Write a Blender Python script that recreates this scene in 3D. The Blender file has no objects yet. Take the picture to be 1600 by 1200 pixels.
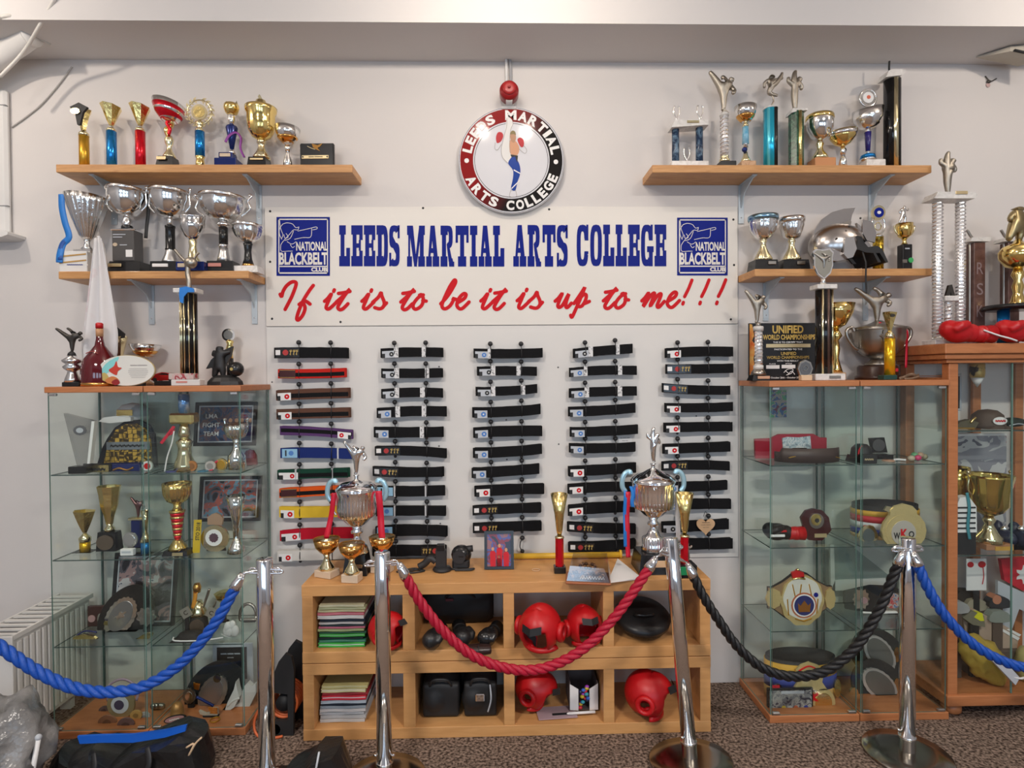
import bpy, bmesh, math, random
from mathutils import Vector, Matrix, noise
random.seed(7)
PI = math.pi
sc = bpy.context.scene
COL = sc.collection

# ------------------------------------------------------------------ camera
F_PX = 903.0
CAM = Vector((-0.0345, -3.0043, 1.6277))
YAW, PITCH, ROLL = math.radians(1.37), math.radians(-0.79), math.radians(0.45)
_fw = Vector((math.sin(YAW), math.cos(YAW), 0)); _rt = Vector((math.cos(YAW), -math.sin(YAW), 0)); _up = Vector((0, 0, 1))
FW = _fw * math.cos(PITCH) + _up * math.sin(PITCH)
_u = -_fw * math.sin(PITCH) + _up * math.cos(PITCH)
RT = _rt * math.cos(ROLL) - _u * math.sin(ROLL)
UP = _rt * math.sin(ROLL) + _u * math.cos(ROLL)
cd = bpy.data.cameras.new('camera'); cam = bpy.data.objects.new('camera', cd); COL.objects.link(cam)
cd.sensor_width = 36; cd.lens = 36 * F_PX / 1600; cd.clip_start = 0.02
M = Matrix(((RT.x, UP.x, -FW.x, CAM.x), (RT.y, UP.y, -FW.y, CAM.y), (RT.z, UP.z, -FW.z, CAM.z), (0, 0, 0, 1)))
cam.matrix_world = M
sc.camera = cam

# ------------------------------------------------------------------ world, lights, exposure
w = bpy.data.worlds.new('world'); sc.world = w; w.use_nodes = True
w.node_tree.nodes['Background'].inputs[0].default_value = (0.85, 0.92, 1.0, 1)
w.node_tree.nodes['Background'].inputs[1].default_value = 0.4
sc.view_settings.view_transform = 'Standard'; sc.view_settings.look = 'None'
sc.view_settings.gamma = 1.0; sc.view_settings.use_curve_mapping = False
sc.view_settings.exposure = 0.42
sc.cycles.transparent_max_bounces = 40
sc.cycles.max_bounces = 8


def area(name, loc, aim, size, size_y, power, color):
    l = bpy.data.lights.new(name, 'AREA'); l.shape = 'RECTANGLE'; l.size = size; l.size_y = size_y
    l.energy = power; l.color = color
    o = bpy.data.objects.new(name, l); COL.objects.link(o); o.location = loc
    o.rotation_euler = (Vector(aim) - Vector(loc)).to_track_quat('-Z', 'Y').to_euler()
    return o


def bulb(name, loc, power, color, r=0.028):
    l = bpy.data.lights.new(name, 'POINT'); l.energy = power; l.color = color; l.shadow_soft_size = r
    o = bpy.data.objects.new(name, l); COL.objects.link(o); o.location = loc
    return o


WARM = (1.0, 0.87, 0.74)
for k, (bx, pw) in enumerate([(-2.62, 17), (-0.13, 9), (0.17, 9), (2.62, 12)]):
    bulb('lamp', (bx, -1.05, 3.30), pw, WARM)
for wx in (-2.0, 0.3, 2.6):
    area('window_daylight', (wx, -7.38, 1.75), (wx, 0, 1.6), 1.5, 1.5, 22, (0.55, 0.76, 1.0))
for lx in (-1.5, 1.7):
    area('ceiling_lamp', (lx, -3.7, 3.62), (lx, -3.6, 0), 0.7, 0.25, 76, (1.0, 0.92, 0.84))


# ------------------------------------------------------------------ pixel helpers (image taken as 1600x1200)
def ray(px, py): return FW + RT * ((px - 800) / F_PX) + UP * ((600 - py) / F_PX)
def at(px, py, d):
    r = ray(px, py); return CAM + r * ((-d - CAM.y) / r.y)
def atz(px, py, z):
    r = ray(px, py); return CAM + r * ((z - CAM.z) / r.z)
def pj(p):
    v = Vector(p) - CAM; q = v.dot(FW); return 800 + F_PX * v.dot(RT) / q, 600 - F_PX * v.dot(UP) / q
def S(p): return F_PX / (Vector(p) - CAM).dot(FW)


# ------------------------------------------------------------------ materials
MATS = {}
def mat(name, col=(0.8, 0.8, 0.8), rough=0.5, metal=0.0, **k):
    if name in MATS: return MATS[name]
    m = bpy.data.materials.new(name); m.use_nodes = True
    nt = m.node_tree; b = nt.nodes['Principled BSDF']
    b.inputs['Base Color'].default_value = (*col, 1); b.inputs['Roughness'].default_value = rough; b.inputs['Metallic'].default_value = metal
    if 'spec' in k: b.inputs['Specular IOR Level'].default_value = k['spec']
    if 'cotton' in name or name.endswith('_print') or name in ('white_board',): b.inputs['Specular IOR Level'].default_value = .12
    if 'coat' in k: b.inputs['Coat Weight'].default_value = k['coat']; b.inputs['Coat Roughness'].default_value = 0.08
    if 'emit' in k: b.inputs['Emission Color'].default_value = (*col, 1); b.inputs['Emission Strength'].default_value = k['emit']
    N, L = nt.nodes.new, nt.links.new
    tc = None
    if 'mix' in k or 'bump' in k:
        tc = N('ShaderNodeTexCoord'); mp = N('ShaderNodeMapping'); L(tc.outputs['Object'], mp.inputs[0])
        mp.inputs['Scale'].default_value = k.get('stretch', (1, 1, 1))
    if 'mix' in k:   # second colour through noise
        nz = N('ShaderNodeTexNoise'); nz.inputs['Scale'].default_value = k.get('scale', 20); nz.inputs['Detail'].default_value = k.get('detail', 6)
        nz.inputs['Distortion'].default_value = k.get('dist', 0)
        L(mp.outputs[0], nz.inputs['Vector'])
        cr = N('ShaderNodeValToRGB'); lo, hi = k.get('range', (0.35, 0.65))
        cr.color_ramp.elements[0].position = lo; cr.color_ramp.elements[1].position = hi
        cr.color_ramp.elements[0].color = (*col, 1); cr.color_ramp.elements[1].color = (*k['mix'], 1)
        L(nz.outputs['Fac'], cr.inputs[0]); L(cr.outputs[0], b.inputs['Base Color'])
    if 'bump' in k:
        sc_, st = k['bump']
        n2 = N('ShaderNodeTexNoise'); n2.inputs['Scale'].default_value = sc_; n2.inputs['Detail'].default_value = 4
        L(mp.outputs[0], n2.inputs['Vector'])
        bp = N('ShaderNodeBump'); bp.inputs['Strength'].default_value = st; bp.inputs['Distance'].default_value = k.get('bdist', 0.004)
        L(n2.outputs['Fac'], bp.inputs['Height']); L(bp.outputs[0], b.inputs['Normal'])
    MATS[name] = m
    return m


def photo_mat(name, cols, scale=18):
    if name in MATS: return MATS[name]
    m = bpy.data.materials.new(name); m.use_nodes = True; nt = m.node_tree; N, L = nt.nodes.new, nt.links.new
    b = nt.nodes['Principled BSDF']; b.inputs['Roughness'].default_value = 0.25
    tc = N('ShaderNodeTexCoord'); vo = N('ShaderNodeTexNoise'); vo.inputs['Scale'].default_value = scale; vo.inputs['Detail'].default_value = 3; vo.inputs['Distortion'].default_value = 1.2
    L(tc.outputs['Object'], vo.inputs['Vector'])
    cr = N('ShaderNodeValToRGB'); e = cr.color_ramp.elements; n = len(cols); cr.color_ramp.interpolation = 'CONSTANT'
    while len(e) < n: e.new(0.5)
    for i, c in enumerate(cols): e[i].position = 0.30 + 0.42 * i / n if i else 0.0; e[i].color = (*c, 1)
    L(vo.outputs['Fac'], cr.inputs[0]); L(cr.outputs[0], b.inputs['Base Color'])
    MATS[name] = m; return m


def glass_mat(name, tint, gloss=0.035, rough=0.02):
    m = bpy.data.materials.new(name); m.use_nodes = True; nt = m.node_tree; nt.nodes.clear(); N, L = nt.nodes.new, nt.links.new
    out = N('ShaderNodeOutputMaterial'); mx = N('ShaderNodeMixShader'); tr = N('ShaderNodeBsdfTransparent'); gl = N('ShaderNodeBsdfGlossy'); lw = N('ShaderNodeLayerWeight'); pw = N('ShaderNodeMath'); pw.operation = 'POWER'; pw.inputs[1].default_value = 4.0; fr = N('ShaderNodeMath'); fr.operation = 'MULTIPLY_ADD'; fr.inputs[1].default_value = .5; fr.inputs[2].default_value = gloss
    lw.inputs[0].default_value = .5; L(lw.outputs['Facing'], pw.inputs[0]); L(pw.outputs[0], fr.inputs[0])
    tr.inputs[0].default_value = (*tint, 1); gl.inputs['Roughness'].default_value = rough
    L(fr.outputs[0], mx.inputs[0]); L(tr.outputs[0], mx.inputs[1]); L(gl.outputs[0], mx.inputs[2]); L(mx.outputs[0], out.inputs[0])
    MATS[name] = m; return m


GLASS = glass_mat('clear_glass', (0.968, 0.992, 0.980)); GEDGE = mat('glass_edge', (0.12, 0.22, 0.19), 0.15)
GEDGED = mat('glass_edge_dark', (0.05, 0.08, 0.075), 0.2)
PLASTIC = glass_mat('clear_plastic', (0.80, 0.80, 0.80), gloss=0.16, rough=0.12)
WALL = mat('wall_paint', (0.69, 0.655, 0.63), 0.75, bump=(60, 0.06))
WHITE = mat('white_paint', (0.74, 0.73, 0.71), 0.55, bump=(40, 0.04))
SOFFIT = mat('ceiling_paint', (0.66, 0.64, 0.63), 0.8, bump=(50, 0.05))
BOARD = mat('white_board', (0.73, 0.71, 0.68), 0.45)
BANNER = mat('cream_board', (0.76, 0.72, 0.66), 0.4)
PINE = mat('pine_wood', (0.48, 0.225, 0.075), 0.5, mix=(0.64, 0.34, 0.13), scale=5, detail=8, dist=1.5, stretch=(1.2, 9, 14), range=(0.3, 0.7), coat=0.15)
PINE_SHADE = mat('pine_underside_shade', (0.27, 0.155, 0.085), 0.6, mix=(0.36, 0.21, 0.12), scale=5, detail=8, dist=1.5, stretch=(1.2, 9, 14))  # darker copy of pine, shade under planks put into its colour; unused
BEECH = mat('beech_board', (0.57, 0.285, 0.10), 0.45, mix=(0.68, 0.36, 0.14), scale=3, detail=8, dist=1.0, stretch=(1.5, 8, 10), range=(0.3, 0.7))
CHERRY = mat('cherry_wood', (0.42, 0.15, 0.055), 0.4, mix=(0.52, 0.205, 0.08), scale=4, detail=8, dist=1.2, stretch=(1.5, 8, 10), range=(0.3, 0.7))
CHROME = mat('polished_chrome', (0.94, 0.94, 0.95), 0.07, 1)
SILVER = mat('silver_plate', (0.90, 0.89, 0.87), 0.11, 1)
SILVERH = mat('hammered_silver', (0.88, 0.87, 0.85), 0.14, 1, bump=(60, 0.4))
ANT = mat('antique_silver', (0.42, 0.38, 0.32), 0.35, 1, bump=(90, 0.3))
DARKM = mat('dark_bronze', (0.075, 0.068, 0.06), 0.35, 0.7, bump=(60, 0.3))
PEWTER = mat('pewter', (0.40, 0.37, 0.33), 0.32, 1, bump=(25, 0.12))
GOLD = mat('bright_gold', (0.93, 0.70, 0.26), 0.13, 1)
GOLDP = mat('pale_gold', (0.90, 0.80, 0.50), 0.15, 1)
GOLDH = mat('hammered_gold', (0.90, 0.72, 0.30), 0.2, 1, bump=(60, 0.5))
COPPER = mat('amber_gold', (0.85, 0.45, 0.13), 0.15, 1)
BLUEF = mat('blue_foil', (0.02, 0.25, 0.65), 0.2, 0.75); CYANF = mat('cyan_foil', (0.03, 0.50, 0.72), 0.2, 0.6)
REDF = mat('red_foil', (0.72, 0.01, 0.025), 0.2, 0.6); YELF = mat('yellow_foil', (0.90, 0.52, 0.02), 0.2, 0.7)
AMBER = mat('old_gold_foil', (0.70, 0.38, 0.04), 0.3, 0.8); NAVYF = mat('navy_foil', (0.015, 0.03, 0.16), 0.2, 0.4)
HOLO = mat('hologram_foil', (0.80, 0.55, 0.05), 0.2, 0.7, mix=(0.25, 0.16, 0.02), scale=60, range=(0.45, 0.55))
NAVYM = mat('navy_marble', (0.012, 0.03, 0.07), 0.25, mix=(0.16, 0.26, 0.36), scale=28, dist=1.5, range=(0.45, 0.72))
GREENM = mat('green_marble', (0.01, 0.05, 0.03), 0.25, mix=(0.07, 0.20, 0.12), scale=40, dist=1.5, range=(0.42, 0.7))
BLACKM = mat('black_marble', (0.012, 0.012, 0.012), 0.2, mix=(0.35, 0.30, 0.22), scale=35, dist=2, range=(0.62, 0.75))
WHITEM = mat('white_marble', (0.78, 0.76, 0.73), 0.3, mix=(0.6, 0.58, 0.55), scale=20, dist=2)
TANM = mat('tan_marble', (0.62, 0.40, 0.24), 0.3, mix=(0.48, 0.27, 0.14), scale=30, dist=2)
LIGHTW = mat('light_wood', (0.68, 0.48, 0.30), 0.5)
BRASSP = mat('plate_brass', (0.75, 0.60, 0.34), 0.35, 0.7); TANP = mat('tan_plate', (0.62, 0.50, 0.36), 0.4, 0.3)
BLACK = mat('gloss_black', (0.012, 0.012, 0.013), 0.25); BLKMAT = mat('matt_black', (0.015, 0.015, 0.016), 0.6)
BELTK = mat('black_cotton', (0.010, 0.010, 0.011), 0.85, bump=(250, 0.25)); RUB = mat('black_rubber', (0.02, 0.02, 0.022), 0.5)
STEEL = mat('grey_bracket', (0.52, 0.58, 0.62), 0.4, 0.2)
WHT = mat('white_print', (0.82, 0.81, 0.79), 0.5); BLUEP = mat('blue_print', (.004, .014, .22), .45); REDP = mat('red_print', (0.60, 0.010, 0.016), 0.4)
PAPER = mat('white_paper', (0.80, 0.79, 0.78), 0.7); GREYL = mat('grey_label', (0.50, 0.53, 0.57), 0.6)
SKYL = mat('sky_label', (0.28, 0.52, 0.72), 0.6); MAROON = mat('maroon_label', (0.05, 0.006, 0.008), 0.6)
REDV = mat('red_vinyl', (0.50, 0.006, 0.010), 0.4, bump=(30, 0.05)); REDC = mat('red_cloth', (0.55, 0.01, 0.025), 0.7); REDS = mat('red_ribbon', (0.62, 0.012, 0.04), 0.4)
BLUES = mat('blue_ribbon', (0.02, 0.20, 0.62), 0.45); PURPS = mat('purple_ribbon', (0.26, 0.05, 0.32), 0.45); WHTS = mat('white_ribbon', (0.78, 0.77, 0.77), 0.5)
SKIN = mat('skin_print', (0.62, 0.33, 0.20), 0.5)


# ------------------------------------------------------------------ mesh builder
class MB:
    def __init__(s): s.v = []; s.f = []; s.mi = []; s.sm = []
    def add(s, vs, fs, mi=0, sm=False):
        o = len(s.v); s.v += [tuple(v) for v in vs]
        for f in fs: s.f.append([i + o for i in f]); s.mi.append(mi); s.sm.append(sm)
        return s
    def box(s, x0, x1, y0, y1, z0, z1, mi=0, ch=0.0):
        if ch <= 0:
            return s.add([(x, y, z) for x in (x0, x1) for y in (y0, y1) for z in (z0, z1)],
                         [(0, 1, 3, 2), (4, 6, 7, 5), (0, 4, 5, 1), (2, 3, 7, 6), (0, 2, 6, 4), (1, 5, 7, 3)], mi)
        c = min(ch, (x1 - x0) * .45, (y1 - y0) * .45, (z1 - z0) * .45)
        bm = bmesh.new(); r = bmesh.ops.create_cube(bm, size=1)
        bmesh.ops.scale(bm, vec=(x1 - x0, y1 - y0, z1 - z0), verts=bm.verts)
        bmesh.ops.translate(bm, vec=((x0 + x1) / 2, (y0 + y1) / 2, (z0 + z1) / 2), verts=bm.verts)
        bmesh.ops.bevel(bm, geom=bm.edges[:], offset=c, segments=1, affect='EDGES')
        bm.verts.index_update(); s.add([v.co[:] for v in bm.verts], [[v.index for v in f.verts] for f in bm.faces], mi); bm.free(); return s
    def lathe(s, prof, seg=24, c=(0, 0, 0), flute=None, slant=0, mi=0, sm=True, mat4=None, rot=0, sq=1):
        vs, fs, rings = [], [], []
        rm = max(r for r, z in prof) or 1
        for r, z in prof:
            if r < 1e-6: rings.append([len(vs)]); vs.append((0, 0, z)); continue
            ring = []
            for i in range(seg):
                a = rot + 2 * PI * i / seg; rr = r
                if flute and flute[2] <= z <= flute[3]: rr = r * (1 + flute[1] * math.cos(flute[0] * a))
                ring.append(len(vs)); vs.append((rr * math.cos(a), rr * math.sin(a) * sq, z + slant * math.cos(a - 0.6) * r / rm))
            rings.append(ring)
        for A, B in zip(rings, rings[1:]):
            if len(A) == 1 and len(B) == 1: continue
            for i in range(seg):
                j = (i + 1) % seg
                if len(A) == 1: fs.append((A[0], B[j], B[i]))
                elif len(B) == 1: fs.append((A[i], A[j], B[0]))
                else: fs.append((A[i], A[j], B[j], B[i]))
        if len(rings[0]) > 1: fs.append(rings[0][::-1])
        if len(rings[-1]) > 1: fs.append(rings[-1][:])
        if mat4 is not None: vs = [mat4 @ Vector(v) for v in vs]
        return s.add([(v[0] + c[0], v[1] + c[1], v[2] + c[2]) for v in vs], fs, mi, sm and seg > 8)
    def tube(s, pts, r, seg=8, mi=0, flat=1.0, closed=False):
        pts = [Vector(p) for p in pts]; n = len(pts); vs, fs = [], []
        nrm = None
        for i, p in enumerate(pts):
            a = pts[(i - 1) % n] if (closed or i > 0) else p; b = pts[(i + 1) % n] if (closed or i < n - 1) else p
            t = (b - a).normalized() if (b - a).length > 1e-9 else Vector((0, 0, 1))
            if nrm is None:
                nrm = Vector((0, 1, 0)) if abs(t.y) < 0.9 else Vector((1, 0, 0))
            nrm = (nrm - t * nrm.dot(t)).normalized(); bn = t.cross(nrm)
            rr = r[i] if isinstance(r, (list, tuple)) else r
            for k in range(seg):
                an = 2 * PI * k / seg; vs.append(p + nrm * (rr * flat * math.cos(an)) + bn * (rr * math.sin(an)))
        for i in range(n if closed else n - 1):
            for k in range(seg):
                k2 = (k + 1) % seg; a = i * seg; b = ((i + 1) % n) * seg
                fs.append((a + k, a + k2, b + k2, b + k))
        if not closed: fs.append(tuple(range(seg))[::-1]); fs.append(tuple(range((n - 1) * seg, n * seg)))
        return s.add(vs, fs, mi, seg > 5)
    def prism(s, poly, y0, y1, mi=0, sm=False):   # poly in (x,z), front at y0 (towards the viewer)
        ar = sum(a[0] * b[1] - b[0] * a[1] for a, b in zip(poly, poly[1:] + poly[:1]))
        if ar < 0: poly = poly[::-1]
        n = len(poly); vs = [(x, y0, z) for x, z in poly] + [(x, y1, z) for x, z in poly]
        fs = [tuple(range(n)), tuple(range(2 * n - 1, n - 1, -1))]
        fs += [(i, i + n, (i + 1) % n + n, (i + 1) % n) for i in range(n)]
        return s.add(vs, fs, mi, sm)
    def ball(s, c, r, seg=14, rings=8, mi=0):
        if not isinstance(r, (list, tuple)): r = (r, r, r)
        vs = [(c[0], c[1], c[2] - r[2])]; fs = []
        for j in range(1, rings):
            a = -PI / 2 + PI * j / rings
            for i in range(seg):
                b = 2 * PI * i / seg; vs.append((c[0] + r[0] * math.cos(a) * math.cos(b), c[1] + r[1] * math.cos(a) * math.sin(b), c[2] + r[2] * math.sin(a)))
        vs.append((c[0], c[1], c[2] + r[2])); L = len(vs) - 1
        for i in range(seg):
            k = (i + 1) % seg; fs.append((0, 1 + k, 1 + i)); fs.append((L, L - seg + i, L - seg + k))
            for j in range(rings - 2): fs.append((1 + j * seg + i, 1 + j * seg + k, 1 + (j + 1) * seg + k, 1 + (j + 1) * seg + i))
        return s.add(vs, fs, mi, True)
    def build(s, name, mats, parent=None, loc=(0, 0, 0)):
        me = bpy.data.meshes.new(name); me.from_pydata(s.v, [], s.f); me.update()
        if not isinstance(mats, (list, tuple)): mats = [mats]
        for m in mats: me.materials.append(m)
        me.polygons.foreach_set('material_index', s.mi); me.polygons.foreach_set('use_smooth', s.sm)
        return link(name, me, parent, loc)


def link(name, me, parent=None, loc=(0, 0, 0)):
    o = bpy.data.objects.new(name, me); COL.objects.link(o); o.location = loc
    if parent is not None: o.parent = parent
    return o


def tag(o, label=None, cat=None, group=None, kind=None):
    if label: o['label'] = label
    if cat: o['category'] = cat
    if group: o['group'] = group
    if kind: o['kind'] = kind
    return o


def struct(name, mb, m):
    o = mb.build(name, m); o['kind'] = 'structure'; return o


def empty(name, loc, label, cat, group=None, rz=0):
    o = bpy.data.objects.new(name, None); COL.objects.link(o); o.location = loc; o.rotation_euler[2] = rz; o.empty_display_size = .05
    return tag(o, label, cat, group)


def mod_bevel(o, wd=0.003, seg=2):
    m = o.modifiers.new('bevel', 'BEVEL'); m.width = wd; m.segments = seg; m.limit_method = 'ANGLE'; return o


# ------------------------------------------------------------------ text
_tx = {}
def text_geo(t, bold=0.0):
    k = (t, bold)
    if k not in _tx:
        c = bpy.data.curves.new('t', 'FONT'); c.body = t; c.size = 1; c.offset = bold; c.resolution_u = 3
        o = bpy.data.objects.new('t', c); COL.objects.link(o)
        dg = bpy.context.evaluated_depsgraph_get(); me = bpy.data.meshes.new_from_object(o.evaluated_get(dg))
        vs = [v.co.copy() for v in me.vertices]; fs = [list(p.vertices) for p in me.polygons]
        bpy.data.objects.remove(o); bpy.data.curves.remove(c); bpy.data.meshes.remove(me)
        x0, x1 = min(v.x for v in vs), max(v.x for v in vs); y0, y1 = min(v.y for v in vs), max(v.y for v in vs)
        _tx[k] = ([((v.x - x0) / (x1 - x0) - .5, (v.y - y0) / (y1 - y0) - .5) for v in vs], fs, (x1 - x0) / (y1 - y0))
    return _tx[k]


def add_text(mb, t, cx, cz, w_, h_, y, bold=0.0, mi=0, rot=0):
    vs, fs, asp = text_geo(t, bold)
    if w_ is None: w_ = h_ * asp
    ca, sa = math.cos(rot), math.sin(rot)
    mb.add([(cx + (x * w_) * ca - (z * h_) * sa, y, cz + (x * w_) * sa + (z * h_) * ca) for x, z in vs], fs, mi)
    return mb


def catmull(pts, n=6, closed=False):
    P = [Vector(p) for p in pts]; out = []; m = len(P)
    for i in range(m if closed else m - 1):
        if closed: a, b, c, d = P[(i - 1) % m], P[i], P[(i + 1) % m], P[(i + 2) % m]
        else: a, b, c, d = P[max(i - 1, 0)], P[i], P[i + 1], P[min(i + 2, m - 1)]
        for k in range(n):
            t = k / n; out.append(0.5 * ((2 * b) + (c - a) * t + (2 * a - 5 * b + 4 * c - d) * t * t + (3 * b - a - 3 * c + d) * t ** 3))
    if not closed: out.append(P[-1])
    return out


_lay = [0]
def stroke(mb, pts, wd, y, mi=0, smooth=6, closed=False):   # flat brush stroke in the xz plane
    c = catmull([(p[0], 0, p[1]) for p in pts], smooth, closed) if len(pts) > 2 and smooth else [Vector((p[0], 0, p[1])) for p in pts]
    _lay[0] = (_lay[0] + 1) % 7; y -= 1.2e-4 * _lay[0]
    n = len(c); vs, fs = [], []
    for i, p in enumerate(c):
        y -= 4e-6
        a, b = c[max(i - 1, 0)], c[min(i + 1, n - 1)]; t = (b - a); t = t.normalized() if t.length else Vector((1, 0, 0))
        nr = Vector((-t.z, 0, t.x)) * (wd / 2); vs += [(p.x + nr.x, y, p.z + nr.z), (p.x - nr.x, y, p.z - nr.z)]
    fs = [(2 * i, 2 * i + 1, 2 * i + 3, 2 * i + 2) for i in range(n - 1)]
    mb.add(vs, fs, mi)
    for e in ((c[0], c[-1]) if not closed else ()):
        y -= 3e-5
        mb.add([(e.x + wd / 2 * math.cos(2 * PI * k / 10), y, e.z + wd / 2 * math.sin(2 * PI * k / 10)) for k in range(10)], [tuple(range(10))], mi)
    return mb


# ------------------------------------------------------------------ little statuettes (one skinned body each)
#        pelvis belly chest neck head crown | kneeA ankleA toeA | kneeB ankleB toeB | shA elA haA | shB elB haB
_ED = [(0, 1), (1, 2), (2, 3), (3, 4), (4, 5), (0, 6), (6, 7), (7, 8), (0, 9), (9, 10), (10, 11), (2, 12), (12, 13), (13, 14), (2, 15), (15, 16), (16, 17)]
_RD = [.075, .07, .085, .04, .062, .045, .062, .04, .03, .062, .042, .03, .048, .04, .034, .048, .04, .034]
POSES = {
 'side_kick': [(0, .5), (.05, .58), (.12, .67), (.17, .73), (.2, .78), (.22, .83), (0, .27), (0, .04), (-.07, .02), (-.17, .74), (-.32, .94), (-.37, .99), (.05, .72, -.05), (-.02, .80, -.07), (-.09, .84, -.05), (.2, .62, .04), (.29, .49, .0), (.2, .41, -.04)],
 'flat_kick': [(0, .42), (.06, .50), (.16, .58), (.24, .62), (.30, .66), (.34, .70), (0, .23), (0, .03), (-.05, .02), (-.26, .62), (-.50, .80), (-.58, .84), (.12, .62, -.05), (-.02, .78, -.06), (-.14, .84, -.05), (.24, .55, .04), (.36, .46, .0), (.24, .38, -.04)],
 'flying': [(0, .5), (0, .58), (.01, .70), (.02, .78), (.03, .85), (.04, .91), (-.08, .38), (.08, .33), (.2, .31), (.16, .68), (.30, .88), (.33, .98), (-.10, .74), (-.2, .66), (-.19, .52), (.1, .74), (.2, .78), (.36, .82)],
 'high_kick': [(0, .5), (.03, .58), (.07, .67), (.1, .72), (.13, .77), (.16, .82), (.01, .26), (.02, .04), (.07, .02), (-.01, .74), (.01, .93), (.05, .99), (-.05, .66), (-.15, .72), (-.14, .83), (.14, .66), (.2, .58), (.16, .5)],
 'stride': [(0, .5), (0, .6), (.03, .72), (.05, .79), (.07, .86), (.08, .93), (.12, .28), (.06, .04), (.13, .02), (-.12, .28), (-.22, .05), (-.16, .02), (-.09, .74), (-.2, .62), (-.14, .5), (.13, .72), (.24, .68), (.28, .8)],
 'punch': [(0, .5), (0, .6), (0, .72), (0, .79), (.01, .86), (.01, .93), (.08, .27), (.10, .04), (.16, .02), (-.10, .28), (-.16, .04), (-.22, .02), (-.12, .74), (-.2, .66), (-.12, .8), (.12, .74), (.24, .74), (.36, .78)],
}
_fm = {}
def fig_mesh(pose, fat=1.0):
    k = (pose, fat)
    if k in _fm: return _fm[k]
    P = [(p[0], p[2] if len(p) > 2 else 0.0, p[1]) for p in POSES[pose]]
    me = bpy.data.meshes.new('f'); me.from_pydata(P, _ED, []); o = bpy.data.objects.new('f', me); COL.objects.link(o)
    o.modifiers.new('s', 'SKIN'); sk = me.skin_vertices[0].data
    for i, r in enumerate(_RD): sk[i].radius = (r * fat, r * fat); sk[i].use_root = (i == 0)
    ss = o.modifiers.new('u', 'SUBSURF'); ss.levels = 1; ss.render_levels = 1
    dg = bpy.context.evaluated_depsgraph_get(); dg.update()
    r = bpy.data.meshes.new_from_object(o.evaluated_get(dg)); bpy.data.objects.remove(o)
    z0 = min(v.co.z for v in r.vertices); z1 = max(v.co.z for v in r.vertices)
    for v in r.vertices: v.co = Vector((v.co.x, v.co.y, (v.co.z - z0))) / (z1 - z0)
    for p in r.polygons: p.use_smooth = True
    _fm[k] = r; return r


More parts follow.
